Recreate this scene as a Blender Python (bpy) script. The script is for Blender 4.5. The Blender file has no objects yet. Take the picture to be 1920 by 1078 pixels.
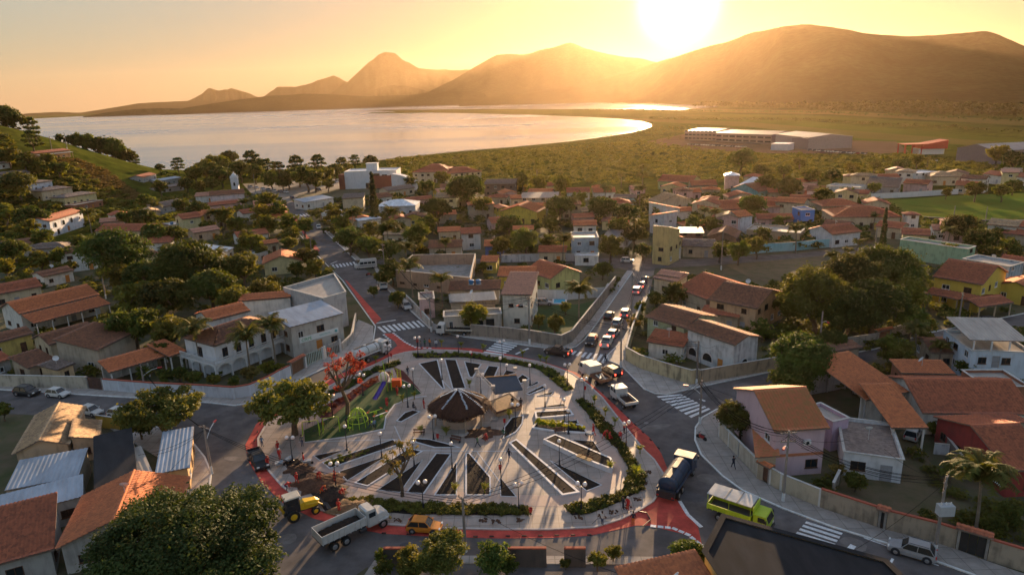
import bpy, math, random
import numpy as np
from mathutils import Vector, Matrix
S = bpy.context.scene
COL = S.collection
rnd = random.Random(11)
rng = np.random.default_rng(5)
# ---------------------------------------------------------------- camera
FPX, CZ, PITCH, ROLL = 1280.0, 47.0, math.radians(15.67), math.radians(1.8)
fw = Vector((0, math.cos(PITCH), -math.sin(PITCH)))
dn0 = Vector((0, -math.sin(PITCH), -math.cos(PITCH))); rt0 = Vector((1, 0, 0))
RT = rt0*math.cos(ROLL)+dn0*math.sin(ROLL)
DN = -rt0*math.sin(ROLL)+dn0*math.cos(ROLL)
cam = bpy.data.objects.new('camera', bpy.data.cameras.new('camera'))
COL.objects.link(cam); S.camera = cam
m = Matrix((RT, -DN, -fw)).transposed().to_4x4(); m.translation = (0, 0, CZ)
cam.matrix_world = m
cam.data.sensor_width = 36; cam.data.lens = 36*FPX/1920
cam.data.clip_start = .5; cam.data.clip_end = 30000

def ray(px, py):
    return fw+RT*((px-960)/FPX)+DN*((py-539)/FPX)
def hill(x, y):
    r = math.hypot(x+330, (y-385)*.95)/162
    if r >= 1: return 0.0
    return 47*.5*(1+math.cos(math.pi*r))
def P(px, py, h=0.0):
    """world point where the ray through photo pixel meets the terrain raised by h"""
    d = ray(px, py)
    t0 = (h-CZ)/min(d.z, -1e-4)
    if d.x*t0 < -100 and t0 > 200:
        t = 180.0
        while t < min(t0, 700):
            x, y, z = d.x*t, d.y*t, CZ+d.z*t
            if z <= hill(x, y)+h: return Vector((x, y, z-h))
            t += .8
    return Vector((d.x*t0, d.y*t0, 0))
def scale_at(p):
    return FPX/max(1, (p-Vector((0, 0, CZ))).dot(fw))
# ---------------------------------------------------------------- world, sun, exposure
SUNV = ray(1272, 6).normalized()
SEL = math.asin(SUNV.z); SAZ = math.atan2(SUNV.x, SUNV.y)
w = bpy.data.worlds.new('World'); S.world = w; w.use_nodes = True
nt = w.node_tree; N = nt.nodes; L = nt.links; N.clear()
out = N.new('ShaderNodeOutputWorld'); bg = N.new('ShaderNodeBackground')
sky = N.new('ShaderNodeTexSky'); sky.sky_type = 'NISHITA'; sky.sun_disc = False
sky.sun_elevation = SEL; sky.sun_rotation = SAZ; sky.altitude = 20
sky.air_density = 1.25; sky.dust_density = 1.6; sky.ozone_density = 4.0
SKY_STRENGTH = .15
bg.inputs[1].default_value = SKY_STRENGTH
# aureole of scattered light round the low sun (dust in the air)
tc = N.new('ShaderNodeTexCoord'); dot = N.new('ShaderNodeVectorMath'); dot.operation = 'DOT_PRODUCT'
nrm = N.new('ShaderNodeVectorMath'); nrm.operation = 'NORMALIZE'
L.new(tc.outputs['Generated'], nrm.inputs[0]); L.new(nrm.outputs[0], dot.inputs[0]); dot.inputs[1].default_value = SUNV
def mth(op, a, b=None, c=None):
    n = N.new('ShaderNodeMath'); n.operation = op
    for i, v in enumerate((a, b, c)):
        if v is None: continue
        if isinstance(v, (int, float)): n.inputs[i].default_value = v
        else: L.new(v, n.inputs[i])
    return n.outputs[0]
cl = mth('MAXIMUM', dot.outputs['Value'], 0.0)
def lobe(power, amp, col, prev):
    a = mth('MULTIPLY', mth('POWER', cl, power), amp)
    n = N.new('ShaderNodeVectorMath'); n.operation = 'MULTIPLY_ADD'
    c = N.new('ShaderNodeCombineXYZ')
    for i in range(3): L.new(a, c.inputs[i])
    L.new(c.outputs[0], n.inputs[0]); n.inputs[1].default_value = col; L.new(prev, n.inputs[2])
    return n.outputs[0]
tint = N.new('ShaderNodeVectorMath'); tint.operation = 'MULTIPLY'
L.new(sky.outputs[0], tint.inputs[0]); tint.inputs[1].default_value = (1.16, .95, .82)
# the camera-side sky is a soft, dusty one: its brightness levels off towards the horizon
ln = N.new('ShaderNodeVectorMath'); ln.operation = 'DOT_PRODUCT'; L.new(tint.outputs[0], ln.inputs[0]); ln.inputs[1].default_value = (.3, .5, .2)
SKY_K, SKY_GAIN = .06, 7.6
f_ = mth('DIVIDE', SKY_K*SKY_GAIN, mth('ADD', ln.outputs['Value'], SKY_K))
wm_ = N.new('ShaderNodeVectorMath'); wm_.operation = 'SCALE'; wm_.inputs[0].default_value = (1.04, .92, .77); L.new(ln.outputs['Value'], wm_.inputs['Scale'])
du = N.new('ShaderNodeMix'); du.data_type = 'RGBA'; du.inputs[0].default_value = .45; L.new(tint.outputs[0], du.inputs[6]); L.new(wm_.outputs[0], du.inputs[7])
sc_ = N.new('ShaderNodeVectorMath'); sc_.operation = 'SCALE'; L.new(du.outputs[2], sc_.inputs[0]); L.new(f_, sc_.inputs['Scale'])
v = lobe(2600, 20, (1, .85, .55), sc_.outputs[0])
v = lobe(220, .4, (1, .58, .13), v)
v = lobe(26, .07, (1, .42, .03), v)
v = lobe(5, .02, (1, .55, .16), v)
L.new(v, bg.inputs[0]); L.new(bg.outputs[0], out.inputs[0])
sun = bpy.data.objects.new('sun', bpy.data.lights.new('sun', 'SUN')); COL.objects.link(sun)
sun.rotation_euler = (-SUNV).to_track_quat('-Z', 'Y').to_euler()
sun.data.energy = 2.05; sun.data.angle = math.radians(.6); sun.data.color = (1, .66, .36)
S.view_settings.view_transform = 'Standard'; S.view_settings.look = 'None'
S.view_settings.exposure = 2.9; S.view_settings.gamma = 1; S.view_settings.use_curve_mapping = False
S.cycles.max_bounces = 6; S.cycles.volume_bounces = 0; S.cycles.transparent_max_bounces = 6
S.cycles.diffuse_bounces = 3; S.cycles.glossy_bounces = 2
S.cycles.use_denoising = True
# ---------------------------------------------------------------- materials
MATS = {}
def mat(key, col, rough=.85, var=.25, sc=1.5, bump=.0, spec=.3, metal=0, emit=None, trans=0, col2=None, stretch=None, detail=6, obj=False, joints=0):
    if key in MATS: return MATS[key]
    m = bpy.data.materials.new(key); m.use_nodes = True; t = m.node_tree; n = t.nodes; l = t.links
    b = n['Principled BSDF']; b.inputs['Roughness'].default_value = rough
    b.inputs['Specular IOR Level'].default_value = spec; b.inputs['Metallic'].default_value = metal
    c = (*col, 1)
    if var > 0:
        tx = n.new('ShaderNodeTexCoord'); src = tx.outputs['Object']
        if stretch:
            mp = n.new('ShaderNodeMapping'); mp.inputs['Scale'].default_value = stretch; l.new(src, mp.inputs[0]); src = mp.outputs[0]
        ns = n.new('ShaderNodeTexNoise'); ns.inputs['Scale'].default_value = sc; ns.inputs['Detail'].default_value = detail
        ns.inputs['Roughness'].default_value = .65
        l.new(src, ns.inputs['Vector'])
        r = n.new('ShaderNodeValToRGB'); r.color_ramp.elements[0].position = .3; r.color_ramp.elements[1].position = .7
        if col2: r.color_ramp.elements[0].color = (*col2, 1); r.color_ramp.elements[1].color = c
        else:
            r.color_ramp.elements[0].color = (*[max(0, x*(1-var)) for x in col], 1)
            r.color_ramp.elements[1].color = (*[min(1, x*(1+var*.7)) for x in col], 1)
        l.new(ns.outputs[0], r.inputs[0])
        n2 = n.new('ShaderNodeTexNoise'); n2.inputs['Scale'].default_value = sc*.13; n2.inputs['Detail'].default_value = 4
        l.new(src, n2.inputs['Vector'])
        mr = n.new('ShaderNodeMapRange'); mr.inputs[1].default_value = .3; mr.inputs[2].default_value = .7
        mr.inputs[3].default_value = 1-var*.6; mr.inputs[4].default_value = 1+var*.5; l.new(n2.outputs[0], mr.inputs[0])
        oi = n.new('ShaderNodeObjectInfo'); m2 = n.new('ShaderNodeMapRange'); m2.inputs[3].default_value = .9 if not obj else .72; m2.inputs[4].default_value = 1.1 if not obj else 1.28
        l.new(oi.outputs['Random'], m2.inputs[0])
        mm = n.new('ShaderNodeMath'); mm.operation = 'MULTIPLY'; l.new(mr.outputs[0], mm.inputs[0]); l.new(m2.outputs[0], mm.inputs[1])
        src_c = r.outputs[0]
        if obj:
            hs = n.new('ShaderNodeHueSaturation'); m3 = n.new('ShaderNodeMapRange'); m3.inputs[3].default_value = .465; m3.inputs[4].default_value = .525; fr = n.new('ShaderNodeMath'); fr.operation = 'FRACT'
            f7 = n.new('ShaderNodeMath'); f7.operation = 'MULTIPLY'; f7.inputs[1].default_value = 7.3; l.new(oi.outputs['Random'], f7.inputs[0]); l.new(f7.outputs[0], fr.inputs[0]); l.new(fr.outputs[0], m3.inputs[0]); l.new(m3.outputs[0], hs.inputs['Hue']); l.new(src_c, hs.inputs['Color']); src_c = hs.outputs[0]
        if joints:
            bk = n.new('ShaderNodeTexBrick'); bk.inputs['Scale'].default_value = 1; bk.inputs['Brick Width'].default_value = joints; bk.inputs['Row Height'].default_value = joints; bk.inputs['Mortar Size'].default_value = .035; bk.offset = 0
            bk.inputs['Color1'].default_value = (1, 1, 1, 1); bk.inputs['Color2'].default_value = (.9, .89, .88, 1); bk.inputs['Mortar'].default_value = (.55, .53, .5, 1); l.new(src, bk.inputs['Vector'])
            jm = n.new('ShaderNodeVectorMath'); jm.operation = 'MULTIPLY'; l.new(src_c, jm.inputs[0]); l.new(bk.outputs[0], jm.inputs[1]); src_c = jm.outputs[0]
        vm = n.new('ShaderNodeVectorMath'); vm.operation = 'SCALE'; l.new(src_c, vm.inputs[0]); l.new(mm.outputs[0], vm.inputs['Scale'])
        l.new(vm.outputs[0], b.inputs['Base Color'])
        if bump:
            bp = n.new('ShaderNodeBump'); bp.inputs['Strength'].default_value = bump; bp.inputs['Distance'].default_value = .05
            l.new(ns.outputs[0], bp.inputs['Height']); l.new(bp.outputs[0], b.inputs['Normal'])
        if trans:
            tr = n.new('ShaderNodeBsdfTranslucent'); mx = n.new('ShaderNodeMixShader'); mx.inputs[0].default_value = trans
            v2 = n.new('ShaderNodeVectorMath'); v2.operation = 'MULTIPLY'; l.new(vm.outputs[0], v2.inputs[0]); v2.inputs[1].default_value = (1.8, 1.5, .5)
            l.new(v2.outputs[0], tr.inputs[0]); l.new(b.outputs[0], mx.inputs[1]); l.new(tr.outputs[0], mx.inputs[2])
            l.new(mx.outputs[0], n['Material Output'].inputs[0])
    else:
        b.inputs['Base Color'].default_value = c
    if emit:
        b.inputs['Emission Color'].default_value = (*emit[0], 1); b.inputs['Emission Strength'].default_value = emit[1]
    MATS[key] = m; return m
def wallmat(col, grime=.5):
    """painted render with rain streaks and dirt of its own"""
    key = 'wall_%02x%02x%02x_%d' % (*[int(c*255) for c in col], int(grime*10))
    if key in MATS: return MATS[key]
    m = bpy.data.materials.new(key); m.use_nodes = True; t = m.node_tree; n = t.nodes; l = t.links
    b = n['Principled BSDF']; b.inputs['Roughness'].default_value = .9; b.inputs['Specular IOR Level'].default_value = .2
    tx = n.new('ShaderNodeTexCoord')
    mp = n.new('ShaderNodeMapping'); mp.inputs['Scale'].default_value = (1.6, 1.6, .22); l.new(tx.outputs['Object'], mp.inputs[0])
    a = n.new('ShaderNodeTexNoise'); a.inputs['Scale'].default_value = 1.3; a.inputs['Detail'].default_value = 8; l.new(mp.outputs[0], a.inputs['Vector'])
    c = n.new('ShaderNodeTexNoise'); c.inputs['Scale'].default_value = .7; c.inputs['Detail'].default_value = 8; l.new(tx.outputs['Object'], c.inputs['Vector'])
    mu = n.new('ShaderNodeMath'); mu.operation = 'MULTIPLY'; l.new(a.outputs[0], mu.inputs[0]); l.new(c.outputs[0], mu.inputs[1])
    r = n.new('ShaderNodeMapRange'); r.inputs[1].default_value = .22; r.inputs[2].default_value = .38; r.inputs[3].default_value = 0; r.inputs[4].default_value = grime
    l.new(mu.outputs[0], r.inputs[0])
    mx = n.new('ShaderNodeMix'); mx.data_type = 'RGBA'; l.new(r.outputs[0], mx.inputs[0])
    mx.inputs[6].default_value = (*col, 1); mx.inputs[7].default_value = (*[x*.38+.02 for x in col], 1)
    l.new(mx.outputs[2], b.inputs['Base Color'])
    MATS[key] = m; return m
def tilemat(key, col, col2, sc=1.2):
    """fired clay: each tile its own tone, lichen and soot patches"""
    if key in MATS: return MATS[key]
    m = bpy.data.materials.new(key); m.use_nodes = True; t = m.node_tree; n = t.nodes; l = t.links
    b = n['Principled BSDF']; b.inputs['Roughness'].default_value = .8; b.inputs['Specular IOR Level'].default_value = .25
    tx = n.new('ShaderNodeTexCoord')
    vo = n.new('ShaderNodeTexVoronoi'); vo.inputs['Scale'].default_value = 3.2; l.new(tx.outputs['Object'], vo.inputs['Vector'])
    sp = n.new('ShaderNodeSeparateColor'); l.new(vo.outputs['Color'], sp.inputs[0])
    ns = n.new('ShaderNodeTexNoise'); ns.inputs['Scale'].default_value = sc; ns.inputs['Detail'].default_value = 7; ns.inputs['Roughness'].default_value = .7
    l.new(tx.outputs['Object'], ns.inputs['Vector'])
    oi = n.new('ShaderNodeObjectInfo')
    ad = n.new('ShaderNodeMath'); ad.operation = 'MULTIPLY_ADD'; l.new(sp.outputs[0], ad.inputs[0]); ad.inputs[1].default_value = .5; l.new(ns.outputs[0], ad.inputs[2])
    a2 = n.new('ShaderNodeMath'); a2.operation = 'MULTIPLY_ADD'; l.new(oi.outputs['Random'], a2.inputs[0]); a2.inputs[1].default_value = .14; l.new(ad.outputs[0], a2.inputs[2])
    r = n.new('ShaderNodeMapRange'); r.inputs[1].default_value = .55; r.inputs[2].default_value = 1.15; l.new(a2.outputs[0], r.inputs[0])
    mx = n.new('ShaderNodeMix'); mx.data_type = 'RGBA'; l.new(r.outputs[0], mx.inputs[0])
    mx.inputs[6].default_value = (*col, 1); mx.inputs[7].default_value = (*col2, 1)
    l.new(mx.outputs[2], b.inputs['Base Color'])
    MATS[key] = m; return m
GLASS = mat('window_glass', (.02, .025, .03), rough=.12, var=0, spec=.6)
# ---------------------------------------------------------------- mesh collecting
class MB:
    def __init__(s): s.v = []; s.f = []; s.m = []; s.cur = 0
    def _add(s, vs, fs):
        b = len(s.v); s.v.extend(vs)
        for f in fs: s.f.append([b+i for i in f]); s.m.append(s.cur)
        return s
    def quad(s, a, b, c, d): return s._add([tuple(a), tuple(b), tuple(c), tuple(d)], [(0, 1, 2, 3)])
    def box(s, c, d, rz=0, rx=0, taper=1.0):
        x, y, z = d[0]/2, d[1]/2, d[2]/2; cr, sr = math.cos(rz), math.sin(rz); q = []
        for k, (sx, sy, sz) in enumerate(((-1,-1,-1),(1,-1,-1),(1,1,-1),(-1,1,-1),(-1,-1,1),(1,-1,1),(1,1,1),(-1,1,1))):
            tp = taper if sz > 0 else 1
            a, b, e = sx*x*tp, sy*y*tp, sz*z
            if rx: b, e = b*math.cos(rx)-e*math.sin(rx), b*math.sin(rx)+e*math.cos(rx)
            q.append((c[0]+a*cr-b*sr, c[1]+a*sr+b*cr, c[2]+e))
        return s._add(q, [(3,2,1,0),(4,5,6,7),(0,1,5,4),(1,2,6,5),(2,3,7,6),(3,0,4,7)])
    def cyl(s, p, q, r0, r1=None, n=8, cap=True):
        if r1 is None: r1 = r0
        p, q = Vector(p), Vector(q); d = (q-p).normalized()
        u = d.orthogonal().normalized(); w = d.cross(u); vs = []
        for c, r in ((p, r0), (q, r1)):
            for i in range(n):
                a = 2*math.pi*i/n; vs.append(tuple(c+u*(r*math.cos(a))+w*(r*math.sin(a))))
        fs = [(i, (i+1) % n, n+(i+1) % n, n+i) for i in range(n)]
        if cap: fs += [tuple(range(n))[::-1], tuple(range(n, 2*n))]
        return s._add(vs, fs)
    def tube(s, pts, r, n=5):
        rs = r if isinstance(r, (list, tuple)) else [r]*len(pts)
        for i in range(len(pts)-1): s.cyl(pts[i], pts[i+1], rs[i], rs[i+1], n, cap=(i in (0, len(pts)-2)))
        return s
    def lathe(s, prof, n=12, c=(0, 0, 0)):
        vs = []; k = len(prof)
        for r, z in prof:
            for i in range(n):
                a = 2*math.pi*i/n; vs.append((c[0]+r*math.cos(a), c[1]+r*math.sin(a), c[2]+z))
        fs = [(j*n+i, j*n+(i+1) % n, (j+1)*n+(i+1) % n, (j+1)*n+i) for j in range(k-1) for i in range(n)]
        if prof[0][0] > 1e-4: fs.append(tuple(range(n))[::-1])
        if prof[-1][0] > 1e-4: fs.append(tuple(range((k-1)*n, k*n)))
        return s._add(vs, fs)
    def ball(s, c, r, n=10, k=6, sz=1):
        return s.lathe([(r*math.sin(math.pi*j/k)+1e-5, -r*sz*math.cos(math.pi*j/k)) for j in range(k+1)], n, c)
    def prism(s, pts, z0, z1):
        n = len(pts); a = sum(pts[i][0]*pts[(i+1) % n][1]-pts[(i+1) % n][0]*pts[i][1] for i in range(n))
        if a < 0: pts = pts[::-1]
        vs = [(p[0], p[1], z0) for p in pts]+[(p[0], p[1], z1) for p in pts]
        return s._add(vs, [tuple(range(n))[::-1], tuple(range(n, 2*n))]+[(i, (i+1) % n, n+(i+1) % n, n+i) for i in range(n)])
    def poly(s, pts3):
        return s._add([tuple(p) for p in pts3], [tuple(range(len(pts3)))])
    def strip(s, pts, wd, z0, z1, closed=False, side=0):
        """a band of rectangular section along a polyline; side -1/0/1 puts it left, centred or right of the line"""
        n = len(pts); P2 = [Vector((p[0], p[1])) for p in pts]; o = []
        for i in range(n):
            a = P2[i-1] if (i > 0 or closed) else P2[i]; b = P2[(i+1) % n] if (i < n-1 or closed) else P2[i]
            d1 = (P2[i]-a); d2 = (b-P2[i])
            if d1.length < 1e-6: d1 = d2
            if d2.length < 1e-6: d2 = d1
            d1.normalize(); d2.normalize(); nn = Vector((-(d1.y+d2.y), d1.x+d2.x))
            if nn.length < .3: nn = Vector((-d1.y, d1.x))
            nn.normalize(); k = 1/max(.5, nn.dot(Vector((-d1.y, d1.x))))
            lo, hi = {0: (-.5, .5), -1: (0, 1), 1: (-1, 0)}[side]
            o.append((P2[i]+nn*(wd*lo*k), P2[i]+nn*(wd*hi*k)))
        for i in range(n if closed else n-1):
            a, b = o[i], o[(i+1) % n]
            v = [(a[0].x, a[0].y, z0), (b[0].x, b[0].y, z0), (b[1].x, b[1].y, z0), (a[1].x, a[1].y, z0)]
            v += [(x, y, z1) for x, y, _ in v]
            s._add(v, [(3,2,1,0),(4,5,6,7),(0,1,5,4),(1,2,6,5),(2,3,7,6),(3,0,4,7)])
        return s
    def mesh(s, name, mats):
        me = bpy.data.meshes.new(name); me.from_pydata(s.v, [], s.f)
        if not isinstance(mats, (list, tuple)): mats = [mats]
        for x in mats: me.materials.append(x)
        if len(mats) > 1: me.polygons.foreach_set('material_index', s.m)
        me.update(); return me
def npmesh(name, V, Fq, mats, mi=None):
    """fast mesh from arrays of vertices and equal-sided faces"""
    me = bpy.data.meshes.new(name); k = Fq.shape[1]
    me.vertices.add(len(V)); me.vertices.foreach_set('co', np.ascontiguousarray(V, np.float32).ravel())
    me.loops.add(Fq.size); me.loops.foreach_set('vertex_index', np.ascontiguousarray(Fq, np.int32).ravel())
    me.polygons.add(len(Fq)); me.polygons.foreach_set('loop_start', np.arange(0, Fq.size, k, dtype=np.int32))
    me.polygons.foreach_set('loop_total', np.full(len(Fq), k, np.int32))
    if not isinstance(mats, (list, tuple)): mats = [mats]
    for x in mats: me.materials.append(x)
    if mi is not None: me.polygons.foreach_set('material_index', np.ascontiguousarray(mi, np.int32))
    me.update(calc_edges=True); me.validate(); return me
def obj(name, me, parent=None, mats=None, loc=(0, 0, 0), rz=0, kind=None, smooth=False, scale=None):
    if isinstance(me, MB): me = me.mesh(name, mats)
    if smooth: me.polygons.foreach_set('use_smooth', [True]*len(me.polygons))
    o = bpy.data.objects.new(name, me); COL.objects.link(o); o.location = loc
    if rz: o.rotation_euler = (0, 0, rz)
    if scale: o.scale = scale
    if parent: o.parent = parent
    if kind: o['kind'] = kind
    return o
LAND = []      # landmarks that labels can refer to: (phrase, x, y)
TODO = []      # things whose label still needs a place: (object, look, x, y, forms)
def tag(o, label, cat, group=None):
    o['label'] = label; o['category'] = cat
    if group: o['group'] = group
    return o
def thing(name, label, cat, loc, rz=0, group=None, auto=False, land=None, scale=None):
    o = bpy.data.objects.new(name, None); COL.objects.link(o); o.location = loc; o.rotation_euler = (0, 0, rz)
    o.empty_display_size = .5; o['category'] = cat; o['label'] = label
    if scale: o.scale = (scale,)*3 if isinstance(scale, (int, float)) else scale
    if group: o['group'] = group
    if auto: TODO.append((o, label, loc[0], loc[1]))
    if land: LAND.append((land, loc[0], loc[1]))
    return o
def structure(name, mb, mats):
    return obj(name, mb, None, mats, kind='structure')
def px(pts, h=0.0): return [P(a, b, h) for a, b in pts]
def copytree(o, loc, rz=0, label=None, auto=False, scale=None):
    r = o.copy(); COL.objects.link(r); r.location = loc; r.rotation_euler = (0, 0, rz)
    if scale: r.scale = (scale,)*3
    if label: r['label'] = label
    if auto: TODO.append((r, r['label'], loc[0], loc[1]))
    for c in o.children:
        k = c.copy(); COL.objects.link(k); k.parent = r
        for g in c.children:
            q = g.copy(); COL.objects.link(q); q.parent = k
    return r
# ================================================================ THE SETTING
ASPH = mat('asphalt', (.13, .115, .112), rough=.85, var=.42, sc=.35, bump=.15, spec=.2, detail=12)
ASPH2 = mat('block_paving', (.2, .165, .14), rough=.8, var=.22, sc=1.2, bump=.2)
SIDEW = mat('pavement_concrete', (.36, .32, .29), joints=1.8, rough=.8, var=.22, sc=.8, bump=.1)
PLAZA = mat('plaza_concrete', (.37, .30, .26), joints=1.5, rough=.6, var=.26, sc=.5, bump=.05, spec=.4)
WHITE = mat('white_paint', (.66, .66, .66), rough=.8, var=.3, sc=5)
REDP = mat('red_lane_paint', (.52, .07, .05), rough=.8, var=.38, sc=.7)
SOIL = mat('dark_soil', (.022, .014, .010), rough=1, var=.5, sc=3, bump=.8)
TURF = mat('turf', (.035, .075, .022), rough=.95, var=.3, sc=2)
GRASS = mat('rough_grass', (.075, .09, .02), rough=1, var=.45, sc=.25, col2=(.12, .095, .035))
DIRT = mat('bare_earth', (.17, .12, .075), rough=1, var=.35, sc=.4, col2=(.09, .085, .035))
CREAM = mat('ring_paving', (.42, .30, .25), rough=.65, var=.15, sc=.5)
# ground as one sheet to the horizon
def groundmat():
    m = bpy.data.materials.new('ground'); m.use_nodes = True; t = m.node_tree; n = t.nodes; l = t.links
    b = n['Principled BSDF']; b.inputs['Roughness'].default_value = 1; b.inputs['Specular IOR Level'].default_value = 0
    tx = n.new('ShaderNodeTexCoord')
    a = n.new('ShaderNodeTexNoise'); a.inputs['Scale'].default_value = .012; a.inputs['Detail'].default_value = 10; a.inputs['Roughness'].default_value = .6
    c = n.new('ShaderNodeTexNoise'); c.inputs['Scale'].default_value = .15; c.inputs['Detail'].default_value = 8; c.inputs['Roughness'].default_value = .7
    for q in (a, c): l.new(tx.outputs['Object'], q.inputs['Vector'])
    r = n.new('ShaderNodeValToRGB'); e = r.color_ramp.elements
    e[0].position = .35; e[0].color = (.025, .033, .009, 1); e[1].position = .66; e[1].color = (.085, .085, .02, 1)
    x = e.new(.5); x.color = (.06, .075, .015, 1); l.new(a.outputs[0], r.inputs[0])
    r2 = n.new('ShaderNodeValToRGB'); r2.color_ramp.elements[0].color = (.5, .5, .5, 1); r2.color_ramp.elements[1].color = (1.4, 1.3, 1.1, 1)
    r2.color_ramp.elements[0].position = .35; r2.color_ramp.elements[1].position = .65
    l.new(c.outputs[0], r2.inputs[0])
    mu = n.new('ShaderNodeVectorMath'); mu.operation = 'MULTIPLY'; l.new(r.outputs[0], mu.inputs[0]); l.new(r2.outputs[0], mu.inputs[1])
    l.new(mu.outputs[0], b.inputs['Base Color']); return m
mb = MB()
xs = sorted(set([-9000, -4000, -2000, -1200]+list(range(-500, -160, 6))+[-160, 0, 400, 1200, 2500, 5000, 9000]))
ys = sorted(set([-300, 0, 100]+list(range(220, 560, 6))+[560, 900, 1800, 4000, 9000]))
for j in ys:
    for i in xs: mb.v.append((i, j, hill(i, j)-.05))
for b_ in range(len(ys)-1):
    for a_ in range(len(xs)-1):
        k = b_*len(xs)+a_; mb.f.append([k, k+1, k+1+len(xs), k+len(xs)]); mb.m.append(0)
o = obj('ground', mb, None, groundmat(), kind='structure', smooth=True)
# lake
def watermat():
    m = bpy.data.materials.new('lake_water'); m.use_nodes = True; t = m.node_tree; n = t.nodes; l = t.links
    b = n['Principled BSDF']; b.inputs['Base Color'].default_value = (.12, .17, .23, 1); b.inputs['Roughness'].default_value = .22
    b.inputs['IOR'].default_value = 1.6; b.inputs['Specular IOR Level'].default_value = .8
    tx = n.new('ShaderNodeTexCoord'); mp = n.new('ShaderNodeMapping'); mp.inputs['Scale'].default_value = (.06, .16, 1); mp.inputs['Rotation'].default_value = (0, 0, .25)
    l.new(tx.outputs['Object'], mp.inputs[0])
    a = n.new('ShaderNodeTexNoise'); a.inputs['Scale'].default_value = 3; a.inputs['Detail'].default_value = 8; l.new(mp.outputs[0], a.inputs['Vector'])
    mq = n.new('ShaderNodeMapping'); mq.inputs['Scale'].default_value = (.0008, .0035, 1); mq.inputs['Rotation'].default_value = (0, 0, .2); l.new(tx.outputs['Object'], mq.inputs[0])
    c = n.new('ShaderNodeTexNoise'); c.inputs['Scale'].default_value = 1.4; c.inputs['Detail'].default_value = 5; l.new(mq.outputs[0], c.inputs['Vector'])
    r = n.new('ShaderNodeMapRange'); r.inputs[1].default_value = .42; r.inputs[2].default_value = .62; r.inputs[3].default_value = .17; r.inputs[4].default_value = .3
    l.new(c.outputs[0], r.inputs[0]); l.new(r.outputs[0], b.inputs['Roughness'])
    bp = n.new('ShaderNodeBump'); bp.inputs['Strength'].default_value = .03; bp.inputs['Distance'].default_value = .05
    l.new(a.outputs[0], bp.inputs['Height']); l.new(bp.outputs[0], b.inputs['Normal']); return m
near = [(-300, 330), (40, 345), (270, 332), (340, 320), (480, 322), (620, 312), (700, 302), (760, 295), (860, 284), (960, 276), (1060, 266), (1130, 257), (1180, 249), (1205, 243), (1217, 238),
        (1216, 233), (1200, 228), (1165, 224), (1100, 220), (1000, 216), (880, 213), (760, 211)]
far = [(690, 207), (900, 205), (1080, 205), (1200, 206), (1290, 205), (1350, 201), (1325, 197), (1200, 194), (1050, 192), (900, 192), (820, 195), (700, 201), (560, 206), (430, 211), (305, 216), (330, 209), (180, 217), (40, 224)]
pts = px(near)+px(far)
pts += [Vector((-4500, 3500, 0)), Vector((-4500, 400, 0))]
mb = MB(); mb.poly([(p.x, p.y, .06) for p in pts]); structure('lake', mb, watermat())
# bare wet shore
SHORE = mat('shore_mud', (.10, .085, .05), rough=.6, var=.3, sc=.05)
mb = MB(); mb.strip([(p.x, p.y) for p in px(near[5:])], 7, -.2, .12); structure('shore', mb, SHORE)
# reed spit and flat marsh strips in the plain
MARSH = mat('marsh_grass', (.08, .095, .015), spec=0, rough=1, var=.4, sc=.02, col2=(.06, .07, .015))
DRYG = mat('dry_pasture', (.12, .10, .03), spec=0, rough=1, var=.3, sc=.02, col2=(.10, .09, .03))
def sheet(name, pts, mt, z=.0): 
    mb = MB(); mb.poly([(p.x, p.y, p.z+z) for p in px(pts)]); return structure(name, mb, mt)
sheet('reed_spit', [(690, 211.5), (760, 209.5), (900, 207.5), (1080, 207), (1200, 208), (1290, 208), (1300, 211), (1180, 216), (1000, 212.5), (850, 211), (760, 213), (700, 213)], MARSH, .1)
sheet('marsh_field', [(1220, 222), (1500, 226), (1920, 262), (1920, 276), (1640, 268), (1500, 243), (1300, 232), (1225, 231)], MARSH, .02)
sheet('pasture', [(1080, 219), (1400, 229), (1600, 246), (1920, 270), (1920, 279), (1600, 259), (1400, 238), (1230, 229)], DRYG, .05)
sheet('bright_meadow', [(1350, 214), (1560, 218), (1920, 240), (1920, 248), (1560, 224), (1350, 219)], MARSH, .02)
sheet('far_pasture', [(1300, 204), (1560, 208), (1920, 226), (1920, 236), (1560, 215), (1320, 210)], DRYG, .02)
# works yard by the sheds, sports field, vacant lots
YARD = mat('pale_yard', (.13, .085, .06), spec=0, rough=1, var=.2, sc=.05)
sheet('works_yard', [(1212, 266), (1282, 252), (1380, 262), (1450, 268), (1600, 264), (1680, 266), (1705, 285), (1640, 289), (1450, 288), (1385, 285), (1290, 281)], YARD, .03)
FIELD = mat('pitch_grass', (.15, .15, .03), rough=1, var=.3, sc=.05, col2=(.11, .17, .03), spec=0)
sheet('sports_pitch', [(1650, 377), (1790, 367), (1925, 362), (1925, 424), (1740, 414)], FIELD, .03)
sheet('vacant_lot', [(1360, 497), (1560, 478), (1540, 500), (1460, 532), (1420, 528)], DIRT, .03)
sheet('dirt_yard', [(1640, 850), (1700, 800), (1800, 950), (1800, 985), (1560, 930), (1580, 900), (1690, 900)], DIRT, .02)
sheet('walled_lawn', [(996, 575), (1090, 570), (1140, 555), (1070, 645), (1000, 640)], TURF, .02)
sheet('town_earth', [(-400, 1400), (-400, 560), (-60, 470), (290, 440), (400, 370), (640, 350), (1100, 370), (1500, 380), (1700, 420), (2300, 470), (2700, 1400)], mat('town_earth', (.12, .09, .06), rough=1, var=.35, sc=.3, col2=(.05, .065, .02)), -.02)
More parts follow.
